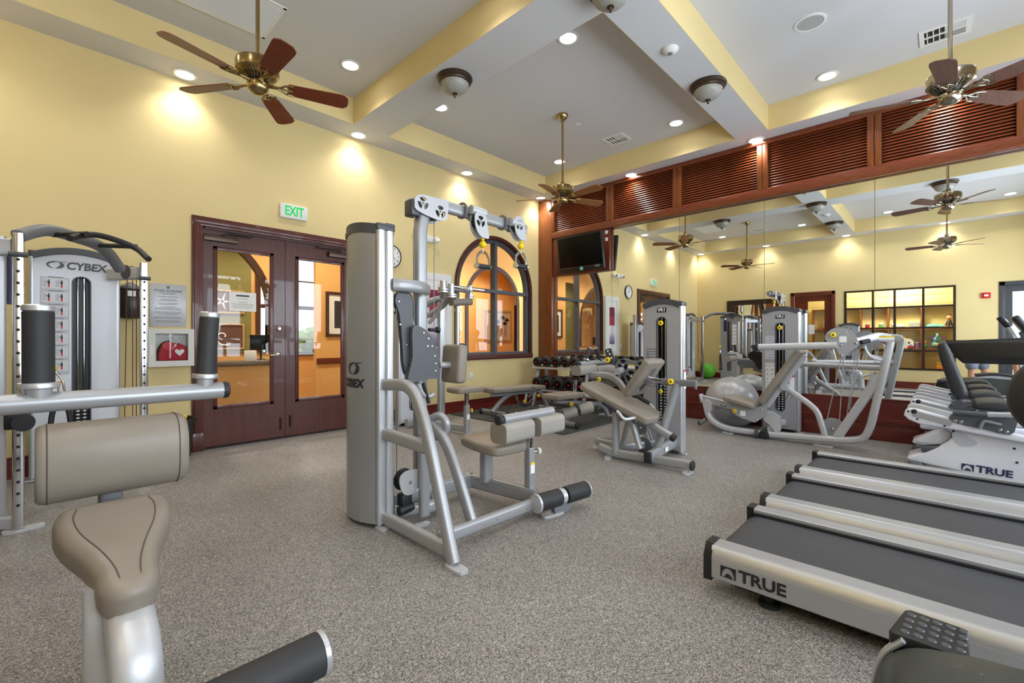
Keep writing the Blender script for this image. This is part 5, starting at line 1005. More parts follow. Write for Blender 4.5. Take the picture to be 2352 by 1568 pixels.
# ------------------------------------------------------------------ leg press in front of the mirrors
K = thing('leg_press_machine', 'silver seated leg press with raked taupe backrest in front of the mirrors', 'exercise machine', (5.95, 1.5, 0))
T = tower(K, (6.42, 1.49), (-1, 0, 0), w=.42, hs=1.5, peak=1.545, stack=14, slot=(.26, 1.36)); tag_vr1(K, T, 1.44); placard(K, T, -.168, -.06, .9, 1.2, 'panel_grey', 8)
pl = placard(K, T, -.168, -.06, .52, .86, 'placard', 0)
for i in range(3):
    for j in range(2): q = MB(); x = -.162 + j * .05; z = .8 - i * .06; q.bx(x, x + .04, .002, .0027, z - .045, z); q.xf(T); q.build('exercise_picture', 'print_white', pl); q = MB(); q.bx(x + .008, x + .03, .0027, .0033, z - .032, z - .026); q.bx(x + .02, x + .027, .0027, .0033, z - .03, z - .012); q.xf(T); q.build('figure_print', 'print_dark', pl)
knob(K, (6.408, 1.49, 1.3), (-1, 0, 0), .028, 'selector_knob'); knob(K, (6.408, 1.49, .58), (-1, 0, 0), .018, 'selector_pin')
q = MB(); q.bx(6.408, 6.419, 1.335, 1.385, .5, .7); q.build('warning_label', 'print_white', K); q = MB(); q.bx(6.407, 6.418, 1.335, 1.385, .69, .705); q.build('warning_band', 'red_print', K)
X0 = 5.86; A_ = XP(X0)
tb('main_frame', K, [A_(1622, 925), A_(1628, 960), A_(1662, 983), A_(1760, 996), A_(1965, 1013), A_(1995, 1000), A_(2046, 783)], (.07, .085, .024), [0, .12, .14, 0, .2, .18, 0], 'frame_light')
q = MB(); a = A_(1757, 997); q.rcyl(a + V(-.06, 0, 0), a + V(.06, 0, 0), .055, .015); q.build('coupling_cap', 'black_rubber', K); q = MB(); q.cyl(a + V(-.05, .06, 0), a + V(-.05, .09, 0), .052); q.build('coupling_ring', 'cap_grey', K)
tb('tower_link', K, [A_(1768, 985), V(6.15, 1.5, .14), V(6.42, 1.45, .12)], (.05, .08, .02), .04, 'frame_light')
tb('inner_diagonal', K, [A_(1922, 1006), A_(2023, 862)], (.07, .085, .024), 0, 'frame_light')
tb('back_support', K, [A_(1805, 890), A_(1860, 928), A_(1878, 945), A_(1896, 1003)], (.05, .06, .02), [0, .05, .08, 0], 'frame_light')
q = MB(); a, b_ = A_(1612, 914), A_(1690, 934); q.tube([a, b_], (.05, .085, .01), 0, (0, 0, 1)); q.build('seat_rail', 'alu_profile', K); q = MB(); q.box(a, (.09, .03, .11), Matrix.Rotation(math.radians(-15), 3, 'X'), .01); q.build('rail_end', 'frame_light', K)
plateX('rail_bracket', K, smooth(pix([(1613, 922), (1625, 918), (1634, 930), (1632, 945), (1620, 945)], X=X0 - .05), 2), X0 - .05, .1, 'frame_light')
bolts(K, [A_(1657, 930) + V(-.026, 0, 0), A_(1662, 932) + V(-.026, 0, 0), A_(1668, 933) + V(-.026, 0, 0)], (-1, 0, 0), .008, 'vent_dark', 'adjust_hole')
cp = smooth(pix([(1679, 919), (1700, 930), (1737, 936), (1762, 927), (1761, 940), (1758, 952), (1736, 969), (1722, 966), (1687, 952), (1682, 935)], X=X0 - .08), 2)
plateX('seat_carriage', K, cp, X0 - .08, .012, 'tower_grey'); plateX('seat_carriage', K, cp, X0 + .12, .012, 'tower_grey'); bolts(K, [P(1688, 924, X=X0 - .08), P(1690, 950, X=X0 - .08), P(1737, 964, X=X0 - .08), P(1748, 940, X=X0 - .08)], (-1, 0, 0), .012); knob(K, P(1688, 943, X=X0 - .1), (-1, 0, 0), .024)
q = MB(); a = P(1706, 949, X=X0 - .0825); q.bx(X0 - .083, X0 - .0805, a.y - .03, a.y + .03, a.z - .03, a.z + .03); q.build('warning_label', 'print_white', K)
plateX('carriage_link', K, smooth(pix([(1758, 940), (1792, 957), (1792, 990), (1780, 990), (1770, 975), (1755, 962)], X=X0), 2), X0 - .03, .06, 'frame_light')
slab('seat_pad', K, A_(1672, 911), A_(1742, 931), .065, .36, 'vinyl', .026); slab('back_pad', K, A_(1752, 922), A_(1842, 803), .07, .34, 'vinyl', .028)
tb('back_tube', K, [A_(1762, 932), A_(1848, 815)], (.045, .06, .015), 0, 'frame_light')
q = MB(); a = A_(1803, 888); q.cyl(a + V(-.05, 0, 0), a + V(.05, 0, 0), .04); q.build('pivot_boss', 'frame_light', K)
q = MB(); q.cyl(A_(1816, 905), A_(1808, 920), .026); q.build('stop_bumper', 'frame_silver', K)
tb('push_bar', K, [P(1742, 797, X=5.55), P(1922, 793, X=5.55)], .038, 0, 'frame_light'); q = MB(); a = P(1742, 797, X=5.55); q.rcyl(a + V(0, .03, 0), a + V(0, -.01, 0), .04, .012); q.build('end_cap', 'black_rubber', K)
m1 = smooth(pix([(1896, 780), (1900, 764), (1915, 754), (1933, 753), (1944, 758), (1952, 770), (1970, 782), (1971, 795), (1955, 806), (1940, 818), (1928, 812), (1922, 798), (1914, 790)], X=5.58), 3); plateX('cam_plate', K, m1, 5.56, .02, 'tower_grey'); plateX('cam_plate', K, [(y * .975, z) for y, z in m1], 5.72, .02, 'tower_grey')
m2 = smooth(pix([(1900, 775), (1906, 758), (1925, 752), (1943, 755), (1943, 768), (1930, 776), (1915, 786)], X=5.6), 3); plateX('index_plate', K, m2, 5.6, .015, 'mid_grey'); knob(K, P(1914, 769, X=5.53), (-1, 0, 0), .026)
bolts(K, [P(1931, 793, X=5.558), P(1932, 817, X=5.558), P(1965, 788, X=5.558)], (-1, 0, 0), .014); q = MB(); a = P(1936, 779, X=5.5575); q.bx(5.556, 5.559, a.y - .03, a.y + .03, a.z - .03, a.z + .03); q.build('warning_label', 'print_white', K)
tb('top_arm', K, [P(1966, 785, X=5.66), P(2018, 771, X=X0 - .02), A_(2046, 776)], (.05, .075, .02), .04, 'frame_light'); plateX('arm_head', K, smooth(pix([(2010, 779), (2018, 770), (2040, 772), (2052, 778), (2048, 786), (2025, 783)], X=X0 - .05), 2), X0 - .05, .1, 'frame_light'); q = MB(); a = P(2036, 776, X=X0 - .052); q.bx(X0 - .054, X0 - .0515, a.y - .06, a.y + .06, a.z - .018, a.z + .006); q.build('warning_label', 'print_white', K); q = MB(); q.bx(X0 - .055, X0 - .0515, a.y - .06, a.y + .06, a.z + .006, a.z + .02); q.build('warning_band', 'yellow_plastic', K)
tb('hand_grip', K, [P(1978, 786, X=5.64), P(1996, 782, X=5.7)], .022, 0, 'foam_black')
tb('arc_bracket', K, [P(1985, 793, X=5.7), P(1992, 812, X=5.72), P(2005, 821, X=5.76), P(2028, 824, X=X0)], (.02, .06, .006), .08, 'frame_light')
tb('side_bar', K, [P(1845, 836, X=6.3), P(2025, 845, X=X0)], .03, 0, 'frame_light'); q = MB(); a = P(1843, 836, X=6.3); q.cyl(a + V(0, .02, 0), a + V(0, -.02, 0), .05); q.build('bar_flange', 'frame_light', K)
c = P(1912, 984, X=6.02); q = MB(); q.lathe([(0, -.015), (.115, -.015), (.115, .015), (0, .015)], c, (1, 0, 0), 30); q.build('pulley_guard', 'tower_grey', K); bolts(K, [c + V(-.016, 0, 0)], (-1, 0, 0), .014)
for a, b_ in (((1933, 818), (1900, 962)), ((1938, 818), (1928, 966)), ((1968, 795), (1945, 955)), ((1975, 795), (1951, 940))): cable(K, [P(a[0], a[1], X=5.7), P(b_[0], b_[1], X=6.0)], .005, 'frame_light')
tb('transport_handle', K, [A_(1622, 963), A_(1608, 971)], .026, 0, 'mid_grey'); q = MB(); a = A_(1607, 971); q.rcyl(a + V(-.0, .015, -.004), a + V(0, -.015, .004), .03, .01); q.build('end_cap', 'black_rubber', K)
foot(K, X0, 1.93, PI / 2, .1, .07); foot(K, X0, .95, PI / 2, .14, .07)
# ------------------------------------------------------------------ chest fly machine by the yellow wall
Fm = thing('chest_fly_machine', 'silver chest fly machine with small square seat beside the framed print', 'exercise machine', (3.5, 4.6, 0))
T = tower(Fm, (3.50, 5.20), (0, -1, 0), w=.44, hs=1.5, peak=1.545, stack=14, slot=(.2, 1.34), panel='tower_white'); 
tb('seat_post_sleeve', Fm, [(3.587, 4.187, 0), (3.587, 4.187, .36)], (.06, .06, .01), 0); q = MB(); q.tube([(3.587, 4.187, .3), (3.587, 4.187, .53)], (.042, .042, .006)); q.build('seat_post', 'chrome', Fm)
bolts(Fm, [(3.58, 4.165, .4), (3.58, 4.165, .44), (3.58, 4.165, .48)], (0, -1, 0), .007, 'vent_dark', 'adjust_hole'); knob(Fm, (3.64, 4.17, .29), (1, -.3, 0), .026); q = MB(); q.bx(3.567, 3.61, 4.1555, 4.158, .19, .25); q.build('warning_label', 'print_white', Fm)
q = MB(); q.cushion(bendpoly([(-.21, -.16), (.21, -.16), (.21, .05), (.15, .17), (-.15, .17), (-.21, .05)], .06), (3.56, 4.2, .52), (1, 0, 0), (0, 1, 0), 0, .065, .026); q.build('seat_pad', 'vinyl', Fm, 60)
tb('seat_beam', Fm, [(3.587, 4.187, .07), (3.5, 5.08, .07)], (.055, .085, .016), 0); tb('base_rail', Fm, [(3.3, 5.05, .07), (3.95, 5.12, .07)], (.055, .1, .016), 0)
tb('upright', Fm, [(3.9, 5.1, .02), (3.9, 5.1, 1.72)], (.075, .09, .012), 0, 'alu_profile'); tb('top_bridge', Fm, [(3.5, 5.1, 1.52), (3.6, 4.95, 1.68), (3.85, 4.8, 1.72)], .04, .12)
tb('top_arm', Fm, [(3.55, 5.0, 1.45), (3.72, 4.75, 1.62), P(1028, 668, Y=4.6)], .035, .1); tb('top_arm', Fm, [(3.6, 5.05, 1.6), (3.75, 4.85, 1.72), P(1010, 655, Y=4.7)], .03, .1)
tb('curved_arm', Fm, [P(985, 742, Y=4.9), P(1005, 720, Y=4.8), P(1018, 690, Y=4.7)], .025, .1)
YF = 4.55
for u, v0, v1, r in ((1036, 652, 684, .045), (1080, 656, 686, .03), (1018, 645, 672, .04)):
    a, b_ = P(u, v0, Y=YF), P(u, v1, Y=YF); q = MB(); q.cyl(a, b_, r, None, 18); q.cyl(b_ + V(0, 0, .02), b_, r * 1.7, None, 20); q.cyl(b_ + V(0, 0, .05), b_ + V(0, 0, .03), r * 1.7, None, 20); q.build('pivot_hub', 'alu_profile', Fm)
tb('pivot_plate', Fm, [P(1036, 657, Y=YF), P(1110, 667, Y=YF)], (.05, .02, .004, 1), 0, 'chrome'); tb('pivot_plate', Fm, [P(1022, 660, Y=YF), P(1080, 672, Y=YF)], (.05, .03, .004, 1), 0, 'mid_grey'); q = MB(); a = P(1068, 666, Y=YF - .05); q.cyl(a, a + V(.12, 0, .0), .012); q.build('pop_pin', 'chrome', Fm)
q = MB(); a, b_ = P(1036, 694, Y=YF), P(1080, 693, Y=YF); q.tube([a, b_], rrect(.11, .09, .035, 4), 0, (0, 0, 1)); q.build('arm_pad', 'vinyl', Fm, 50)
tb('handle_post', Fm, [P(1051, 703, Y=YF), P(1051, 800, Y=YF)], .026, 0, 'alu_profile'); q = MB(); a = P(1051, 708, Y=YF); q.cyl(a, a + V(0, 0, -.04), .04); q.build('post_collar', 'chrome', Fm)
tb('hand_grip', Fm, [P(1052, 792, Y=YF), P(1066, 791, Y=YF), P(1071, 800, Y=YF), P(1073, 828, Y=YF)], .02, .04, 'foam_black'); q = MB(); a = P(1073, 828, Y=YF); q.cyl(a, a + V(0, 0, -.015), .026); q.build('grip_cap', 'chrome', Fm)
cable(Fm, [(3.42, 4.95, 1.4), (3.42, 4.95, .2)], .005); cable(Fm, [(3.56, 5.03, 1.5), (3.56, 5.03, .3)], .004)
q = MB(); a = P(945, 738, Y=5.0); q.lathe([(0, -.03), (.05, -.03), (.05, .03), (0, .03)], a, (1, 0, 0), 20); q.bx(a.x - .06, a.x - .03, 4.95, 5.1, a.z - .2, a.z + .02); q.build('pulley_block', 'dark_grey', Fm)
foot(Fm, 3.587, 4.16, PI / 2, .1, .07); foot(Fm, 3.93, 5.08, 0, .1, .06)
# ------------------------------------------------------------------ free weights corner
q = MB(); q.bx(4.38, 6.5, 3.32, 5.5, .0005, .012, .003, 1); tag(q.build('floor_mat', 'rubber_mat'), 'black rubber floor mat under the two benches', 'mat')
MZ = .0125
b1 = thing('adjustable_bench', 'flat adjustable bench with taupe pads beside the yellow wall', 'bench', (5.3, 4.85, MZ)); YB = 4.85; B1 = lambda u, v: P(u, v, Y=YB)
slab('back_pad', b1, B1(1122, 897), B1(1216, 890), .075, .28, 'vinyl', .025, (0, 1, 0)); slab('seat_pad', b1, B1(1204, 889), B1(1240, 888), .07, .28, 'vinyl', .025, (0, 1, 0))
tb('pad_beam', b1, [B1(1128, 908), B1(1220, 899)], (.06, .045, .01), 0)
tb('spine', b1, [B1(1131, 947), B1(1150, 920), B1(1175, 902), B1(1222, 893), B1(1240, 896), B1(1258, 933)], (.05, .07, .02), [0, .15, .15, .1, .1, 0])
tb('rear_crossbar', b1, [(4.74, 5.16, .06), (4.72, 4.62, .06)], (.045, .06, .018), 0)
for y in (5.17, 4.61): q = MB(); q.lathe([(0, -.02), (.035, -.018), (.045, -.008), (.045, .008), (.035, .018), (0, .02)], (4.73, y, MZ + .046), (0, 1, 0), 18); q.build('wheel', 'black_rubber', b1)
q = MB(); q.bx(5.88, 5.96, 4.68, 5.02, MZ, MZ + .02, .004); q.build('front_foot', 'frame_light', b1)
a = [B1(1186, 912), B1(1192, 925), B1(1204, 933), B1(1216, 928), B1(1222, 917)]; tb('adjust_ladder', b1, a, (.015, .05, .005), .1, 'chrome')
tb('strut', b1, [B1(1207, 925), B1(1210, 900)], .022, 0, 'chrome'); tb('strut', b1, [B1(1214, 912), B1(1225, 899)], .02, 0, 'chrome'); tb('strut', b1, [B1(1184, 905), B1(1187, 914)], .02, 0, 'chrome')
knob(b1, B1(1196, 920) + V(0, -.08, 0), (-.3, -1, 0), .028); knob(b1, B1(1228, 907) + V(0, -.08, 0), (-.3, -1, 0), .028)
b2 = thing('decline_bench', 'low decline bench with two taupe foam leg rollers on the mat', 'bench', (5.3, 3.62, MZ)); YB2 = 3.62; B2 = lambda u, v: P(u, v, Y=YB2)
slab('back_pad', b2, B2(1262, 912), B2(1322, 905), .075, .28, 'vinyl', .025, (0, 1, 0)); slab('seat_pad', b2, B2(1324, 905), B2(1392, 915), .07, .3, 'vinyl_light', .025, (0, 1, 0))
tb('pad_beam', b2, [B2(1275, 922), B2(1385, 925)], (.06, .045, .01), 0)
tb('spine', b2, [B2(1288, 975), B2(1305, 958), B2(1340, 930), B2(1378, 925), B2(1392, 940), B2(1400, 968)], (.05, .07, .02), [0, .1, .15, .1, .1, 0])
tb('rear_crossbar', b2, [(4.75, 3.95, .06), (4.76, 3.40, .06)], (.045, .06, .018), 0)
for y in (3.96, 3.39): q = MB(); q.lathe([(0, -.02), (.035, -.018), (.045, -.008), (.045, .008), (.035, .018), (0, .02)], (4.755, y, MZ + .046), (0, 1, 0), 18); q.build('wheel', 'black_rubber', b2)
text('CYBEX', .035, 'print_dark', b2, 'lettering', (4.722, 3.62, .065), (0, -1, 0), (0, 0, 1), .0006)
e = B2(1400, 970); q = MB(); q.bx(e.x - .06, e.x + .06, 3.46, 3.78, MZ, MZ + .02, .004); q.build('front_foot', 'frame_light', b2)
tb('upright_post', b2, [B2(1322, 925), B2(1322, 882)], (.05, .05, .008), 0, 'chrome'); q = MB(); q.tube([B2(1322, 903), B2(1322, 872)], (.035, .035, .005)); q.build('inner_post', 'mid_grey', b2); knob(b2, B2(1303, 926) + V(0, -.06, 0), (-.4, -1, 0), .028)
a, m_, b_ = P(1291, 953, X=4.78), P(1316, 945, X=4.92), P(1343, 938, X=5.06); d = (b_ - a).normalized()
tb('roller_axle', b2, [a + d * .02, b_], .015, 0, 'chrome')
for p0, p1 in ((a, a + d * .2), (a + d * .24, a + d * .44)):
    q = MB(); q.lathe([(.03, 0), (.07, 0), (.078, .008), (.078, .192), (.07, .2), (.03, .2)], p0, d, 24); o = q.build('leg_roller', 'vinyl_light', b2); q = MB(); q.lathe([(0, .02), (.032, .02)], p0, d, 16); q.build('roller_bore', 'vent_dark', o)
tb('roller_stem', b2, [a + d * .22, a + d * .22 + V(.15, .05, .08), B2(1345, 928)], (.04, .05, .01), .08, 'frame_light')
# dumbbell rack and dumbbells
rk = thing('dumbbell_rack', 'two-tier silver dumbbell rack along the mirror wall', 'rack', (6.35, 4.2, MZ))
RX0, RX1, RY0, RY1, ZU, ZL = 5.95, 6.30, 2.98, 5.24, .68, .30
for z in (ZU, ZL):
    for x, dz in ((RX0 + .05, 0), (RX1 - .05, .03)): q = MB(); q.bx(x - .035, x + .035, RY0, RY1, z + dz - .03, z + dz, .004); q.build('shelf_rail', 'frame_light', rk)
for y in (RY0 + .1, (RY0 + RY1) / 2, RY1 - .1):
    tb('leg', rk, [(RX0 - .04, y, MZ), (RX0 + .1, y, ZU - .03)], (.05, .06, .012), 0); tb('leg', rk, [(RX1 + .05, y, MZ), (RX1 - .04, y, ZU)], (.05, .06, .012), 0); tb('cross_brace', rk, [(RX0 + .02, y, ZL - .04), (RX1 + .02, y, ZL - .0)], (.04, .05, .01), 0)
def dumbbell(name, r, hl, gl, lb):
    o = thing(name, lb, 'dumbbell', (0, 0, 0), 'dumbbells on the rack')
    for s_ in (-1, 1):
        q = MB(); q.lathe([(0, 0), (r * .7, 0), (r * .94, .006), (r, .014), (r, hl - .014), (r * .94, hl - .006), (r * .55, hl), (0, hl)], (s_ * gl / 2, 0, r), (s_, 0, 0), 22); h = q.build('head', 'black_rubber', o)
        q = MB(); q.lathe([(0, .002), (r * .62, .002), (r * .62, 0)], (s_ * (gl / 2 + hl - .001), 0, r), (s_, 0, 0), 18); q.build('end_disc', 'black_gloss', h)
        q = MB(); q.lathe([(0, .003), (r * .2, .003)], (s_ * (gl / 2 + hl - .001), 0, r), (s_, 0, 0), 12); q.build('end_mark', 'red_gloss', h)
    q = MB(); q.lathe([(.016, 0), (.016, gl * .2), (.019, gl * .5), (.016, gl * .8), (.016, gl)], (-gl / 2, 0, r), (1, 0, 0), 14); q.build('handle', 'chrome', o)
    return o
ordn = ['first', 'second', 'third', 'fourth', 'fifth', 'sixth', 'seventh', 'eighth', 'ninth', 'tenth']
pu = pl_ = None
for i in range(10):
    y = 5.12 - i * .202; y2 = 5.10 - i * .225; lu = 'small black dumbbell on the upper rack tier, %s from the corner' % ordn[i]; ll = 'large black dumbbell on the lower rack tier, %s from the corner' % ordn[i]
    tl = math.atan2(.03, .21)
    if pu is None:
        pu = dumbbell('dumbbell', .08, .085, .13, lu); pu.location = ((RX0 + RX1) / 2 - .01, y, ZU + .02); pu.rotation_euler = (0, -tl * .55, 0)
        pl_ = dumbbell('dumbbell', .1, .1, .13, ll); pl_.location = ((RX0 + RX1) / 2 - .01, y2, ZL + .02); pl_.rotation_euler = (0, -tl * .55, 0)
    else:
        o = dup(pu, ((RX0 + RX1) / 2 - .01 + random.uniform(-.012, .012), y, ZU + .02), 0, lu); o.rotation_euler = (0, -tl * .55, random.uniform(-.05, .05))
        o = dup(pl_, ((RX0 + RX1) / 2 - .01 + random.uniform(-.012, .012), y2, ZL + .02), 0, ll); o.rotation_euler = (0, -tl * .55, random.uniform(-.04, .04))
def PD(u, v, d): return Vector((0, 0, CAMH)) + (FW + RT * ((u - CXP) / FPX) + UP * ((HYP - v) / FPX)) * d
# ------------------------------------------------------------------ corner functional trainer (two towers at right angles)
C_ = thing('functional_trainer', 'white-panelled corner cable trainer with pull-up bar at the left edge', 'exercise machine', (.1, 4.7, 0))
T = tower(C_, (.225, 5.30), (0, -1, 0), w=.56, hs=1.835, peak=1.895, slot=(.25, 1.68), panel='tower_white', sl_x=.03, slw=.105, stack=14, bulge=.06)
text('CYBEX', .085, 'dark_grey', C_, 'lettering', T @ V(.06, .001, 1.765), (1, 0, 0), (0, 0, 1), .001, 'CENTER', .003, .95, .12); swoosh(C_, T @ V(-.125, .0005, 1.768), (1, 0, 0), (0, 0, 1), .055, 'dark_grey', 'logo', .55)
pl = placard(C_, T, -.215, -.045, .86, 1.665, 'panel_grey', 0)
for i in range(7):
    z = 1.655 - i * .113; q = MB(); q.bx(-.205, -.052, .0016, .0022, z - .085, z); q.xf(T); q.build('exercise_card', 'placard', pl); q = MB(); q.bx(-.17, -.08, .0016, .0022, z + .008, z + .014); q.xf(T); q.build('card_title', 'print_grey', pl)
    for j in range(2):
        x = -.165 + j * .075; q = MB(); q.cyl((x, .0022, z - .016), (x, .003, z - .016), .005, None, 8); q.bx(x - .006, x + .006, .0022, .003, z - .048, z - .022); q.bx(x - .016, x - .004, .0022, .003, z - .034, z - .029); q.xf(T); q.build('figure_print', 'print_dark', pl); q = MB(); q.bx(x - .005, x + .005, .0022, .003, z - .075, z - .048); q.xf(T); q.build('figure_print', 'red_print', pl); q = MB(); q.bx(x - .036, x - .014, .0022, .0028, z - .07, z - .012); q.xf(T); q.build('text_block', 'panel_grey', pl)
text('CYBEX', .02, 'print_dark', C_, 'lettering', T @ V(-.13, .0022, .87), (1, 0, 0), (0, 0, 1), .0005)
placard(C_, T, -.2, -.09, .6, .82, 'print_white', 8); q = MB(); q.bx(-.2, -.09, .002, .003, .79, .81); q.xf(T); q.build('warning_band', 'toy_orange', C_)
T2 = tower(C_, (-.5, 4.5), (1, 0, 0), w=.5, hs=1.80, peak=1.845, slot=(.25, 1.68), panel='tower_grey', slw=.1, stack=14, bulge=.06); text('CYBEX', .08, 'dark_grey', C_, 'lettering', T2 @ V(0, .001, 1.765), (0, 1, 0), (0, 0, 1), .001)
pl = placard(C_, T2, -.2, -.07, 1.0, 1.6, 'panel_grey', 0)
for i in range(6): q = MB(); z = 1.58 - i * .1; q.bx(-.19, -.08, .0016, .0024, z - .08, z); q.xf(T2); q.build('exercise_card', 'print_white', pl)
U1, U2 = V(-.083, 4.04, 0), V(.61, 4.85, 0)
for Uq in (U1, U2):
    q = MB(); q.tube([Uq + V(0, 0, .02), Uq + V(0, 0, 1.79)], (.05, .075, .006), 0, (0, 1, 0)); up_ = q.build('upright', 'chrome', C_)
    q = MB(); fr_ = (camo.location - Uq); fr_.z = 0
    for i in range(22): q.cyl(Uq + V(0, -.0255 if 0 else -.0383, .16 + i * .07), Uq + V(0, -.0378, .16 + i * .07), .009, None, 10)
    for i in range(22): q.cyl(Uq + V(.0255, 0, .16 + i * .07), Uq + V(.0262, 0, .16 + i * .07), .009, None, 10)
    q.build('adjust_hole', 'vent_dark', up_, kind='stuff')
    q = MB(); q.cyl(Uq + V(-.04, -.04, 1.66), Uq + V(.04, -.045, 1.66), .016); q.build('cross_bolt', 'cap_grey', C_)
q = MB()
for i in range(11): pass
tb('tower_arm', C_, [V(.43, 5.22, 1.71), U2 + V(-.02, .03, 1.71)], (.05, .1, .01), 0, 'frame_light'); q = MB(); a = (V(.43, 5.22, 1.73) + U2 + V(0, 0, 1.73)) / 2; q.lathe([(0, -.025), (.06, -.025), (.05, 0), (.06, .025), (0, .025)], V(.53, 5.0, 1.72), (1, .5, 0), 20); q.build('pulley_wheel', 'cap_grey', C_)
tb('tower_arm', C_, [V(-.45, 4.3, 1.71), U1 + V(-.02, .05, 1.71)], (.05, .1, .01), 0, 'frame_light'); tb('base_arm', C_, [V(.4, 5.22, .05), U2 + V(0, 0, .05)], (.05, .07, .01), 0, 'frame_light'); tb('base_arm', C_, [V(-.45, 4.3, .05), U1 + V(0, 0, .05)], (.05, .07, .01), 0, 'frame_light')
tb('front_post', C_, [V(-.17, 4.17, .02), V(-.17, 4.17, 1.78)], (.05, .07, .01), 0, 'frame_light'); foot(C_, -.06, 4.02, .1, .14, .07); foot(C_, .62, 4.8, .5, .12, .07)
tb('pull_up_bar', C_, [U1 + V(.0, .03, 1.78), PD(72, 532, 2.85), PD(115, 526, 3.0), PD(240, 566, 3.5), PD(276, 618, 3.72)], (.07, .075, .025), [0, .1, .15, .15, 0], 'mid_grey')
for pts in ([PD(122, 539, 3.02), PD(200, 537, 2.95)], [PD(218, 563, 3.42), PD(312, 566, 3.3)]): tb('bar_strut', C_, pts, .017, 0, 'black_rubber')
tb('pull_up_grip', C_, [PD(160, 547, 2.85), PD(180, 541, 2.95), PD(226, 537, 3.1), PD(312, 567, 3.3), PD(341, 595, 3.2)], .02, [0, .05, .1, .1, 0], 'black_rubber')
for x, y0, d0, d1, vb in ((292, 636, 3.85, 3.8, 960), (305, 636, 3.86, 3.86, 960), (313, 630, 3.84, 3.84, 960)): cable(C_, [PD(x, y0, d0), PD(x - (6 if x < 300 else 0), vb, d1)], .0035, 'cable_brown')
# pulley carriage on the near upright
q = MB(); q.bx(-.14, -.03, 3.96, 4.1, .62, .74, .01); q.cyl((-.06, 3.92, .66), (-.06, 3.97, .66), .05); q.build('pulley_carriage', 'black_plastic', C_)
kb = PD(116, 846, 3.2); q = MB(); q.sphere(kb, .035, 14, 10); q.build('stop_ball', 'yellow_plastic', C_); tb('carabiner', C_, [kb + V(.02, -.02, -.02), kb + V(.06, -.03, -.08), kb + V(.07, -.03, -.17), kb + V(.045, -.03, -.19), kb + V(.035, -.03, -.1)], .007, .02, 'chrome')
rp = thing('tricep_rope', 'black braided cable rope hanging from the corner trainer', 'rope', (kb.x + .05, kb.y - .03, kb.z - .5))
for s_ in (-1, 1):
    b0 = kb + V(.05, -.03, -.19); q = MB(); q.tube([b0, b0 + V(s_ * .04, 0, -.1), b0 + V(s_ * .06, -.01, -.3), b0 + V(s_ * .06, -.01, -.42)], .016, .05); q.build('strand', 'black_rubber', rp); q = MB(); q.sphere(b0 + V(s_ * .06, -.01, -.43), .03, 12, 8); q.build('end_knob', 'black_plastic', rp)
nb = thing('accessory_strap', 'navy fabric strap hanging on the corner trainer at the left edge', 'strap', PD(20, 700, 3.0))
q = MB(); a, b_ = PD(20, 588, 3.0), PD(21, 698, 3.0); q.tube([a, (a + b_) / 2 + V(.01, 0, 0), b_], rrect(.05, .09, .015), .05, (0, 1, 0)); q.build('strap_body', 'navy_print', nb); q = MB(); q.cyl(a + V(0, 0, .05), a + V(0, 0, -.01), .012); q.build('strap_loop', 'chrome', nb)
# exercise balls kept in the corner behind the trainer
q = MB(); q.sphere((-.45, 5.1, .226), .225, 28, 18); tag(q.build('exercise_ball', 'ball_green'), 'green exercise ball in the back corner, seen in the mirror', 'ball')
eb = thing('exercise_ball', 'large grey exercise ball between the leg press seat and the dado', 'ball', (6.29, 2.02, 0)); q = MB(); q.sphere((6.285, 2.02, .331), .33, 40, 26); q.build('shell', 'ball_grey', eb, 60); q = MB(); q.lathe([(0, .002), (.018, .002), (.02, 0)], (6.285, 2.02, .661), (0, 0, 1), 12); q.build('valve_plug', 'off_white', eb)
# ------------------------------------------------------------------ foreground machine with saddle seat
N_ = thing('seated_curl_machine', 'foreground machine with taupe saddle seat and two upright black rollers', 'exercise machine', (.15, 1.7, 0))
YF0 = 2.02
tb('cross_bar', N_, [(-.35, YF0, .956), (.495, YF0, .956)], .031, 0, n=6)
q = MB(); q.rcyl((.485, YF0, .956), (.515, YF0, .956), .032, .01, 20); q.build('end_cap', 'black_rubber', N_)
for u0, v0, u1, v1, r in ((89, 878, 88, 716, .0365), (472, 858, 481, 730, .032)):
    a, b_ = P(u0, v0, Y=YF0), P(u1, v1, Y=YF0); d = (b_ - a).normalized(); L_ = (b_ - a).length
    q = MB(); q.cyl(a, b_, r, None, 28); q.build('upright_roller', 'foam_black', N_)
    q = MB(); q.lathe([(0, 0), (r * .9, 0), (r * 1.04, .004), (r * 1.04, .018), (r * .9, .022), (r * .3, .022), (0, .018)], b_, d, 28); q.build('roller_cap', 'alu_profile', N_)
    q = MB(); q.lathe([(0, 0), (r * 1.25, 0), (r * 1.32, -.006), (r * 1.3, -.016), (r * .85, -.02), (r * .75, -.05), (0, -.05)], a, d, 28); q.build('roller_flange', 'alu_profile', N_)
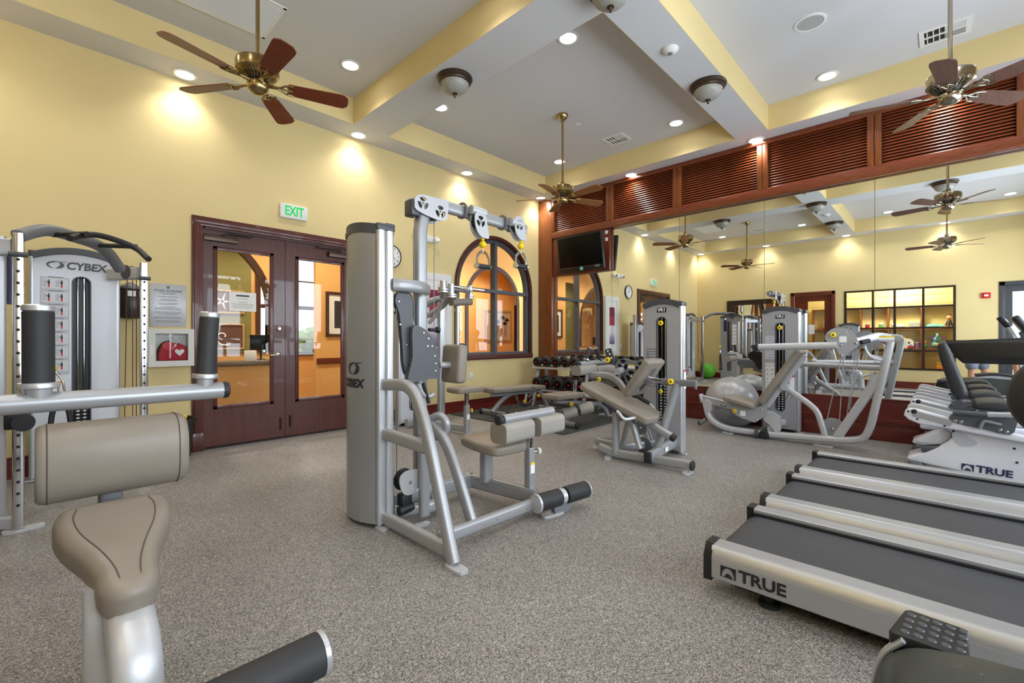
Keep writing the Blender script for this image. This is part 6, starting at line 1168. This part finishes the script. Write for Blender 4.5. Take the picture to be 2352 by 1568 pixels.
# bolster pad
pr = []
for i in range(28):
    a = 2 * PI * i / 28; pr.append((.105 * math.copysign(abs(math.cos(a)) ** .75, math.cos(a)), .122 * math.copysign(abs(math.sin(a)) ** .75, math.sin(a))))
q = MB(); xs = [(-.008, .9), (.0, .97), (.012, 1.0), (.348, 1.0), (.36, .97), (.37, .9)]; v = []; fc = []
for k, (x, s_) in enumerate(xs): v += [(x, 2.03 + p[0] * s_, .762 + p[1] * s_) for p in pr]
n = len(pr)
for k in range(len(xs) - 1):
    for i in range(n): fc.append((k * n + i, k * n + (i + 1) % n, (k + 1) * n + (i + 1) % n, (k + 1) * n + i))
fc += [tuple(reversed(range(n))), tuple(range((len(xs) - 1) * n, len(xs) * n))]; q.add(v, fc); bo = q.build('bolster_pad', 'vinyl', N_, 50)
for x in (.018, .342): q = MB(); q.tube([(x, 2.03 + p[0] * 1.003, .762 + p[1] * 1.003) for p in pr], circ(.0018, 5), 0, None, True); q.build('seam', 'stitch', bo)
# saddle seat sloping towards the front
sl = V(0, -.48, -.12).normalized(); so = V(.165, 1.715, .545)
ol = smooth([(-.11, .23), (0, .24), (.115, .23), (.138, .17), (.125, .07), (.085, -.04), (.066, -.13), (.064, -.18), (.052, -.218), (.028, -.24), (0, -.246), (-.028, -.24), (-.052, -.218), (-.064, -.18), (-.066, -.13), (-.085, -.04), (-.125, .07), (-.138, .17)], 3)
q = MB(); q.cushion(ol, so, (1, 0, 0), -sl, -.055, .045, .036, 8, .03); st = q.build('seat_pad', 'vinyl', N_, 60)
nz = V(1, 0, 0).cross(-sl)
for s_ in (-1, 1):
    pts = [so + V(s_ * x, 0, 0) - sl * y + nz * .0445 for x, y in ((.085, .196), (.097, .15), (.085, .06), (.048, -.04), (.026, -.13), (.021, -.19))] + [so + V(s_ * .02, 0, 0) + sl * .218 + nz * .038, so + V(s_ * .019, 0, 0) + sl * .236 + nz * .022]
    q = MB(); q.tube(pts, circ(.0022, 6), .05); q.build('seam', 'stitch', st)
tb('seat_neck', N_, [so - sl * .1 + V(0, 0, -.06), so + sl * .16 + V(0, 0, -.075), V(.165, 1.40, .38), V(.165, 1.38, .03)], (.1, .11, .035), [0, .06, .22, 0], 'frame_light', n=10)
tb('rear_post', N_, [V(.118, 1.62, .5), V(.118, 1.55, .02)], (.07, .08, .025), 0, 'frame_light')
tb('post_brace', N_, [V(.118, 1.56, .22), V(.165, 1.42, .22)], .025, 0, 'frame_light')
tb('pad_post', N_, [V(.17, 2.06, .7), V(.17, 2.05, .03)], (.09, .06, .012), 0, 'mid_grey'); tb('base_beam', N_, [V(.15, 1.34, .06), V(.17, 2.12, .06)], (.08, .1, .025), 0, 'frame_light'); tb('base_beam', N_, [V(-.62, 1.75, .06), V(.16, 1.75, .06)], (.08, .1, .025), 0, 'frame_light')
tb('bar_upright', N_, [V(-.33, YF0, .956), V(-.33, 1.95, .6), V(-.4, 1.8, .06)], (.07, .07, .025), .1, 'frame_light')
e0, e1 = V(.08, 1.147, .354), V(.4945, 1.147, .354)
q = MB(); q.cyl(e0, e1, .052, None, 28); q.build('foot_roller', 'foam_black', N_); q = MB(); q.lathe([(0, .012), (.048, .012), (.053, .008), (.053, -.004), (0, -.004)], e1, (1, 0, 0), 28); q.build('roller_cap', 'alu_profile', N_)
tb('roller_arm', N_, [V(.15, 1.42, .30), V(.14, 1.25, .34), V(.13, 1.147, .354)], .022, .05, 'frame_light')
T = tower(N_, (-.6, 1.72), (1, 0, 0), w=.42, hs=1.5, peak=1.545, stack=14); tag_vr1(N_, T, 1.44); knob(N_, (-.588, 1.72, 1.3), (1, 0, 0), .026, 'selector_knob')
# ------------------------------------------------------------------ treadmills (belts towards the room, consoles out of the picture)
def true_logo(root, o, ux, uy, s, m, mw=None):
    """arched peak in a rectangle, then the word; s = letter height"""
    q = MB(); a = [(0, 0), (1.35, 0), (1.35, 1), (0, 1)]
    arc = [(.12 + 1.1 * (1 - math.cos(t)) / 2 + .0, .0 + .86 * math.sin(t)) for t in [PI * i / 10 for i in range(11)]]
    q.prism([(x * s, y * s) for x, y in a], o, ux, uy, 0, .0012, holes=[[(x * s, (y + .02) * s) for x, y in arc]]); q.build('logo', m, root, 0)
    q = MB(); pk = [(.3, .02), (.42, .2), (.6, .42), (.78, .36), (1.0, .18), (1.1, .02)]; q.prism([(x * s, y * s) for x, y in pk], o, ux, uy, 0, .0012); q.build('logo', m, root, 0)
    text('TRUE', s * 1.42, m, root, 'lettering', Vector(o) + Vector(ux).normalized() * s * 1.6 + Vector(uy).normalized() * s * .5, ux, uy, .0012, 'LEFT', s * .045, 1.1)
def treadmill(x0, lb, near):
    W_ = .74; r = thing('treadmill', lb, 'treadmill', (x0 + W_ / 2, -.2, 0), 'treadmills in a row'); y0, y1 = .80, -1.05; zt = .215
    for s_, xa in ((1, x0), (-1, x0 + W_)):
        pr_ = [(0, .075), (0, .165), (.022, zt - .006), (.03, zt), (.105, zt), (.11, zt - .006), (.11, .13), (.09, .075)]
        q = MB(); q.prism([(p[0] * s_, p[1]) for p in pr_], (xa, y0 - .03, 0), (1, 0, 0), (0, 0, 1), 0, y0 - .03 - y1); q.build('side_rail', 'brushed_alu', r)
        q = MB(); q.prism([(p[0] * s_ * 1.0 - .002 * s_, p[1] + .002) for p in pr_[:2]] + [(.03 * s_, zt + .004), (.112 * s_, zt + .004), (.112 * s_, .1), (.09 * s_, .06), (-.002 * s_, .06)], (xa, y0, 0), (1, 0, 0), (0, 0, 1), 0, .035); q.build('rail_end_cap', 'black_plastic', r)
        q = MB(); q.bx(xa + s_ * .0, xa + s_ * -.0015, y0 - .04, y1, .078, .162); q.build('side_panel', 'tower_grey', r)
        q = MB(); q.bx(xa + s_ * .108, xa + s_ * .128, y0 - .04, y1, .12, .196); q.build('belt_channel', 'black_plastic', r)
        q = MB(); q.lathe([(0, 0), (.045, 0), (.045, .012), (.02, .02), (.014, .05), (0, .05)], (xa + s_ * .08, .55, .001), (0, 0, 1), 18); q.cyl((xa + s_ * .08, .55, .04), (xa + s_ * .08, .55, .09), .014); q.build('levelling_foot', 'black_rubber', r)
        # handrail and upright
        q = MB(); xr = xa + s_ * .085; v = []
        sec = [(-.03, -.005), (-.042, .02), (-.036, .068), (.036, .068), (.042, .02), (.03, -.005)]
        st = [(-.005, .62, 1.095), (-.025, .95, 1.075), (-.25, 1.0, 1.075), (-.85, 1.15, 1.10), (-1.0, 1.2, 1.12)]
        for yy, sc_, zz in st: v += [(xr + a * (1 if sc_ > .7 else .8), yy - (0 if b_ > .05 else .02), zz + b_ * sc_) for a, b_ in sec]
        n = 6; f = []
        for k in range(len(st) - 1):
            for i in range(n): f.append((k * n + i, k * n + (i + 1) % n, (k + 1) * n + (i + 1) % n, (k + 1) * n + i))
        f += [tuple(reversed(range(n))), tuple(range((len(st) - 1) * n, len(st) * n))]; q.add(v, f); q.build('handrail', 'black_rubber', r, 30)
        q = MB(); q.tube([(xr, -.98, .15), (xr, -1.12, 1.15), (xr, -1.15, 1.3)], (.09, .06, .02), .1, (1, 0, 0)); q.build('upright', 'frame_light', r)
    q = MB(); q.tube([(x0 + W_ / 2, y1, .178), (x0 + W_ / 2, y0 - .05, .178), (x0 + W_ / 2, y0 - .012, .155), (x0 + W_ / 2, y0 - .03, .11), (x0 + W_ / 2, y1, .1)], rrect(W_ - .25, .012, .004, 1), [0, .05, .05, .05, 0], (0, 0, 1)); q.build('running_belt', 'belt', r)
    q = MB(); q.bx(x0 + .09, x0 + W_ - .09, y1 - .75, y1 + .12, .03, .3, .06, 4); q.build('motor_hood', 'black_plastic', r); q = MB(); q.bx(x0 + .05, x0 + W_ - .05, y0 - .12, y1, .045, .095); q.build('deck_frame', 'black_plastic', r)
    q = MB(); q.box((x0 + W_ / 2, -1.16, 1.34), (W_ - .02, .16, .32), Matrix.Rotation(math.radians(-35), 3, 'X'), .04, 3); c = q.build('console', 'black_plastic', r); q = MB(); q.box((x0 + W_ / 2, -1.11, 1.39), (W_ - .2, .12, .24), Matrix.Rotation(math.radians(-35), 3, 'X'), .01); q.build('display', 'dark_grey', c)
    if near: true_logo(r, (x0 - .0024, .725, .096), (0, -1, 0), (0, 0, 1), .048, 'print_dark')
    return r
treadmill(2.11, 'nearest treadmill with the black-lettered grey side rail', True); treadmill(2.97, 'middle treadmill of the row of three', False); treadmill(3.83, 'farthest treadmill of the row, beside the white recumbent bike', False)
# ------------------------------------------------------------------ recumbent bikes
def bike(dx, lb):
    r = thing('recumbent_bike', lb, 'exercise bike', (5.4 + dx, -.3, 0), 'recumbent bikes'); XN = 5.2; px_ = lambda pts, X=XN: [(p[0], p[1]) for p in pix(pts, X=X)]; D = V(dx, 0, 0)
    def pr(name, pts, x0, x1, m, bev=0, sm=2, par=None, hol=()):
        q = MB(); po = smooth(pts, sm) if sm else pts; q.prism(po, (x0 + dx, 0, 0), (0, 1, 0), (0, 0, 1), 0, x1 - x0, hol, bev, 3); return q.build(name, m, par or r, 50)
    bp_ = px_([(2185, 985), (2352, 1008)]); 
    bd = px_([(2150, 972), (2250, 992), (2352, 1010)]) + [(-.9, .36), (-1.25, .42), (-1.35, .3), (-1.3, .06), (-.5, .035)] + px_([(2300, 1106), (2200, 1083), (2110, 1064), (2084, 1056), (2090, 1049), (2125, 1041), (2160, 1026), (2186, 1008), (2188, 995)])
    body = pr('body_shell', bd, 5.24, 5.56, 'bike_white', .03, 2)
    rl = px_([(2080, 940), (2090, 936), (2110, 939), (2200, 962), (2352, 1000), (2352, 1016), (2200, 987), (2110, 972), (2086, 962), (2076, 952)]); rl = rl[:5] + [(-.9, .40), (-.9, .36)] + rl[5:]
    for x0, x1 in ((5.17, 5.235), (5.565, 5.63)): pr('seat_rail', rl, x0, x1, 'bike_white', .012, 0)
    q = MB(); a, b_ = P(2098, 948, X=5.165), P(2186, 972, X=5.165); q.obox(a + D, b_ + D, .006, .045, V(0, 0, 1)); q.build('rail_insert', 'brushed_alu', r); bolts(r, [P(2100, 945, X=5.165) + D], (-1, 0, 0), .022, 'black_plastic'); bolts(r, [P(2086, 944, X=5.168) + D, P(2107, 962, X=5.168) + D, P(2170, 978, X=5.168) + D], (-1, 0, 0), .008, 'vent_dark')
    rc_ = [(2240, 985)]
    pr('rear_leg', px_([(2102, 1014), (2172, 990), (2187, 1000), (2180, 1015), (2160, 1026), (2120, 1024)]), 5.3, 5.5, 'bike_white', .02, 2)
    q = MB(); a, b_ = P(2116, 1030, X=5.3), P(2163, 1028, X=5.3); q.obox(a + D, b_ + D, .1, .045, V(0, 0, 1), .008); q.build('stabiliser', 'dark_grey', r)
    a = P(2106, 1031, X=5.4)
    for x in (5.05, 5.62): q = MB(); q.rcyl(V(x + dx, a.y, .062), V(x + .13 + dx, a.y, .062), .06, .02, 20); q.build('stabiliser_foot', 'cap_grey', r)
    q = MB(); q.cyl(V(5.1 + dx, a.y, .062), V(5.7 + dx, a.y, .062), .03); q.build('stabiliser_bar', 'dark_grey', r)
    pr('seat_back', px_([(2152, 797), (2162, 786), (2176, 788), (2190, 820), (2210, 868), (2223, 900), (2220, 912), (2205, 917), (2193, 914), (2180, 888), (2162, 835)]), 5.2, 5.6, 'seat_black', .03, 2)
    pr('seat_cushion', px_([(2238, 940), (2236, 930), (2245, 924), (2290, 922), (2325, 930), (2330, 942), (2300, 947)]), 5.2, 5.6, 'seat_black', .03, 2)
    pr('seat_bracket', px_([(2188, 940), (2192, 922), (2204, 917), (2216, 925), (2221, 942)]), 5.19, 5.25, 'cap_grey', 0, 2)
    pr('seat_carriage', px_([(2186, 950), (2260, 956), (2331, 956), (2332, 980), (2318, 997), (2260, 984), (2190, 968)]), 5.16, 5.2, 'dark_grey', 0, 2); bolts(r, [P(2194, 967, X=5.158) + D, P(2208, 969, X=5.158) + D, P(2297, 988, X=5.158) + D, P(2312, 992, X=5.158) + D], (-1, 0, 0), .014)
    for x in (5.14, 5.64): tb('seat_handle', r, [P(2188, 946, X=5.14) + V(x - 5.14 + dx, 0, 0), P(2270, 952, X=5.14) + V(x - 5.14 + dx, 0, 0)], (.03, .036, .012), 0, 'dark_grey'); tb('pulse_grip', r, [P(2268, 952, X=5.14) + V(x - 5.14 + dx, 0, 0), P(2326, 953, X=5.14) + V(x - 5.14 + dx, 0, 0)], (.034, .04, .012), 0, 'alu_profile')
    tb('adjust_lever', r, [P(2250, 985, X=5.13) + D, P(2258, 967, X=5.13) + D, P(2268, 968, X=5.13) + D, P(2300, 976, X=5.13) + D], .012, .03, 'mid_grey')
    pr('body_recess', px_([(2186, 1000), (2200, 992), (2230, 1008), (2246, 1018), (2235, 1026), (2205, 1024)]), 5.236, 5.242, 'panel_grey', 0, 3)
    bolts(r, [P(2118, 1064, X=5.238) + D, P(2190, 990, X=5.238) + D, P(2330, 1030, X=5.238) + D, P(2336, 1062, X=5.238) + D], (-1, 0, 0), .009, 'vent_dark')
    true_logo(r, P(2208, 1078, X=5.237) + D, (0, -1, -.05), (0, -.05, 1), .053, 'navy_print')
    # front of the bike, out of the picture
    q = MB(); q.tube([(5.4 + dx, -1.2, .35), (5.4 + dx, -1.15, .8), (5.4 + dx, -1.05, 1.15)], (.09, .12, .03), .2); q.build('mast', 'bike_white', r); q = MB(); q.box((5.4 + dx, -1.03, 1.24), (.36, .08, .28), Matrix.Rotation(math.radians(-20), 3, 'X'), .03, 3); q.build('console', 'black_plastic', r)
    q = MB(); q.tube([(5.12 + dx, -.85, 1.02), (5.16 + dx, -1.05, 1.08), (5.64 + dx, -1.05, 1.08), (5.68 + dx, -.85, 1.02)], .018, .1); q.build('handlebar', 'foam_black', r)
    for s_ in (-1, 1): q = MB(); q.obox((5.4 + dx + s_ * .18, -.95, .42), (5.4 + dx + s_ * .2, -.95 + s_ * .12, .42 + s_ * .08), .03, .03); q.box((5.4 + dx + s_ * .26, -.95 + s_ * .12, .42 + s_ * .08), (.12, .1, .03), None, .01); q.build('pedal_crank', 'black_plastic', r)
bike(0, 'white recumbent bike with black seat just beyond the treadmills'); bike(.86, 'second white recumbent bike, closest to the mirrors')
# ------------------------------------------------------------------ elliptical trainer at the bottom right corner
E_ = thing('elliptical_trainer', 'dark grey elliptical trainer with black studded step at the bottom right corner', 'exercise machine', (1.3, -.6, 0))
ol = [(.11, .02), (.135, .12), (.13, .24), (.115, .33), (.07, .385), (0, .41), (-.13, .43), (-.5, .45), (-1.1, .43), (-1.4, .3), (-1.45, .1), (-1.42, .02)]
q = MB(); q.prism(smooth(ol, 3), (1.1, 0, 0), (0, 1, 0), (0, 0, 1), 0, .4, bev=.02, seg=3); q.build('drive_housing', 'charcoal_green', E_, 50)
rim = [V(1.512, y, z) for y, z in ((.118, .02), (.143, .12), (.138, .24), (.122, .335), (.075, .392))]; q = MB(); q.tube(rim, rrect(.012, .03, .004, 1), .05, (1, 0, 0)); q.build('housing_rim', 'alu_profile', E_)
q = MB(); q.lathe([(0, .006), (.02, .006), (.022, 0)], (1.3, .128, .3), (0, 1, 0), 12); q.build('housing_screw', 'cap_grey', E_)
q = MB(); a = P(2188, 1556, X=1.06); q.lathe([(.03, .0), (.042, .004), (.045, .0)], (1.098, a.y, .38), (-1, 0, 0), 24); q.build('badge', 'frame_light', E_)
q = MB(); q.prism([(1.515, .1), (1.53, .105), (1.665, .082), (1.68, .07), (1.668, -.035), (1.66, -.042), (1.52, -.045), (1.51, -.04)], (0, 0, .345), (1, 0, 0), (0, 1, 0), 0, .055, bev=.008, seg=2); sp_ = q.build('step_pad', 'black_plastic', E_)
pr = None
for i in range(4):
    for j in range(5):
        if pr is None: q = MB(); q.lathe([(0, .002), (.008, .0025), (.0105, 0)], (1.54, .075, .4), (0, 0, 1), 12); pr = q.build('stud', 'cap_grey', sp_)
        else: o = pr.copy(); COL.objects.link(o); o.parent = sp_; o.location = (i * .035, -j * .0255 - i * .003, 0)
q = MB(); q.bx(1.5, 1.56, -.05, .06, .25, .345, .01); q.build('step_bracket', 'black_plastic', E_)
for x in (1.16, 1.46):
    tb('side_rail', E_, [(x, -.4, .44), (x, -.6, .5), (x, -1.0, .42)], (.05, .06, .015), .2, 'frame_light')
    tb('pedal_arm', E_, [(x, -.4, .5), (x, -.65, .54), (x, -.95, .5)], (.12, .03, .012), .2, 'black_plastic')
tb('mast', E_, [(1.3, -1.25, .35), (1.3, -1.12, .9), (1.3, -1.0, 1.3)], (.12, .1, .03), .3, 'dark_grey')
q = MB(); q.box((1.3, -.97, 1.42), (.5, .1, .34), Matrix.Rotation(math.radians(-30), 3, 'X'), .04, 3); q.build('console', 'black_plastic', E_)
for s_ in (-1, 1):
    x = 1.3 + s_ * .26; tb('moving_arm', E_, [(x, -1.0, .5), (x, -.95, 1.1), (x + s_ * .02, -.8, 1.45), (x, -.72, 1.55)], .022, .15, 'frame_light'); q = MB(); q.rcyl((x + s_ * .018, -.83, 1.38), (x, -.71, 1.56), .03, .01); q.build('arm_grip', 'foam_black', E_)
tb('heart_rate_bar', E_, [(1.3, -1.02, 1.1), (1.22, -.6, 1.06), (1.22, -.22, 1.048)], .025, .15, 'frame_light')
q = MB(); q.lathe([(0, -.03), (.05, -.03), (.075, -.02), (.085, 0), (.075, .02), (.05, .03), (.03, .03), (.02, .018), (0, .016)], (1.255, -.165, 1.045), (-1, .35, .1), 28); q.build('grip_hub', 'foam_black', E_, 60); q = MB(); q.lathe([(0, .024), (.03, .026), (.036, .03)], (1.255, -.165, 1.045), (-1, .35, .1), 20); q.build('hub_highlight', 'mid_grey', E_)  # grey disc paints the glossy highlight on the black bulb
for y in (.0, -1.3): q = MB(); q.bx(1.02, 1.58, y - .04, y + .04, .001, .05, .012); q.build('base_foot', 'black_rubber', E_)
# ------------------------------------------------------------------ person bending forward beside the camera, legs seen in the mirror
pe = thing('person', 'person in grey shorts and white shirt bending forward, seen in the mirror', 'person', (.1, -.5, 0))
def skin(name, verts, edges, rads, m, root, sub=2, par=None):
    me = bpy.data.meshes.new(name); me.from_pydata([Vector(v) for v in verts], edges, []); ob = bpy.data.objects.new(name, me); COL.objects.link(ob)
    md = ob.modifiers.new('s', 'SKIN'); md.use_smooth_shade = True; lay = me.skin_vertices[0].data
    for i, r_ in enumerate(rads): lay[i].radius = (r_, r_) if isinstance(r_, (int, float)) else r_
    lay[root].use_root = True; ms = ob.modifiers.new('d', 'SUBSURF'); ms.levels = sub; ms.render_levels = sub
    dg = bpy.context.evaluated_depsgraph_get(); m2 = bpy.data.meshes.new_from_object(ob.evaluated_get(dg)); bpy.data.objects.remove(ob)
    off = wloc(par)
    for v in m2.vertices: v.co = v.co - off
    m2.materials.clear(); m2.materials.append(M[m]); m2.shade_smooth(); o = bpy.data.objects.new(name, m2); m2.name = name; COL.objects.link(o); o.parent = par; return o
px0, py0 = .1, -.5
vv = [(px0, py0, .92), (px0, py0 - .14, .98), (px0, py0 - .34, 1.0), (px0, py0 - .50, .99), (px0, py0 - .6, .97), (px0, py0 - .70, .96), (px0, py0 - .76, .93)]; ee = [(0, 1), (1, 2), (2, 3), (3, 4), (4, 5), (5, 6)]; rr = [.13, .12, .13, .12, .055, .085, .08]
for s_ in (-1, 1):
    b0 = len(vv); vv += [(px0 + s_ * .1, py0 + .04 + s_ * .06, .84), (px0 + s_ * .11, py0 + .0 + s_ * .1, .49), (px0 + s_ * .11, py0 + .05 + s_ * .1, .1), (px0 + s_ * .12, py0 + .03 + s_ * .1, .045), (px0 + s_ * .12, py0 - .12 + s_ * .1, .03)]; ee += [(0, b0), (b0, b0 + 1), (b0 + 1, b0 + 2), (b0 + 2, b0 + 3), (b0 + 3, b0 + 4)]; rr += [.095, .06, .042, .04, .035]
    a0 = len(vv); vv += [(px0 + s_ * .19, py0 - .48, .97), (px0 + s_ * .2, py0 - .5, .70), (px0 + s_ * .16, py0 - .52, .46), (px0 + s_ * .155, py0 - .52, .40), (px0 + s_ * .155, py0 - .52, .36)]; ee += [(3, a0), (a0, a0 + 1), (a0 + 1, a0 + 2), (a0 + 2, a0 + 3), (a0 + 3, a0 + 4)]; rr += [.055, .043, .032, (.035, .02), (.035, .018)]
    for k in range(5):
        f0 = len(vv); hx = px0 + s_ * .155; yy = py0 - .52 + (k - 1.5) * .018 if k < 4 else py0 - .52 - .045; z0 = .35 if k < 4 else .39; ln = (.06, .075, .07, .055, .05)[k]
        vv += [(hx, yy, z0), (hx - s_ * .006, yy - (.015 if k == 4 else 0), z0 - ln * .5), (hx - s_ * .022, yy - (.02 if k == 4 else 0), z0 - ln)]; ee += [(a0 + 4 if k < 4 else a0 + 3, f0), (f0, f0 + 1), (f0 + 1, f0 + 2)]; rr += [.009, .009, .008]
skin('body', vv, ee, rr, 'skin', 0, 2, pe)
sh = [(px0, py0 + .01, .95), (px0, py0 - .1, .98)]; se = [(0, 1)]; sr = [.15, .135]
for s_ in (-1, 1): b0 = len(sh); sh += [(px0 + s_ * .1, py0 + .04 + s_ * .06, .84), (px0 + s_ * .11, py0 + .01 + s_ * .095, .52)]; se += [(0, b0), (b0, b0 + 1)]; sr += [.118, .1]
skin('shorts', sh, se, sr, 'shorts_grey', 0, 2, pe)
ts = [(px0, py0 - .08, .975), (px0, py0 - .3, 1.0), (px0, py0 - .5, .99)]; te = [(0, 1), (1, 2)]; tr_ = [.143, .147, .135]
for s_ in (-1, 1): b0 = len(ts); ts += [(px0 + s_ * .19, py0 - .48, .965), (px0 + s_ * .2, py0 - .495, .78)]; te += [(2, b0), (b0, b0 + 1)]; tr_ += [.07, .062]
skin('shirt', ts, te, tr_, 'shirt_white', 0, 2, pe)
q = MB(); q.sphere((px0, py0 - .71, .985), .098, 18, 12, (.95, 1.05, .9)); q.build('hair', 'hair_brown', pe)
for s_ in (-1, 1):
    q = MB(); q.box((px0 + s_ * .12, py0 - .05 + s_ * .1, .04), (.1, .29, .075), None, .035, 4); q.build('shoe', 'cap_grey', pe)
    q = MB(); q.sphere((px0 + s_ * .03, py0 - .755, .865), .011, 8, 6); q.build('eye', 'black_gloss', pe); q = MB(); q.sphere((px0 + s_ * .085, py0 - .7, .945), .022, 8, 6, (.4, .8, 1)); q.build('ear', 'skin', pe)
q = MB(); q.sphere((px0, py0 - .785, .86), .016, 8, 6, (.8, 1.3, 1)); q.build('nose', 'skin', pe); q = MB(); q.sphere((px0, py0 - .735, .845), .02, 8, 6, (1.2, .5, .4)); q.build('mouth', 'red_fabric', pe)
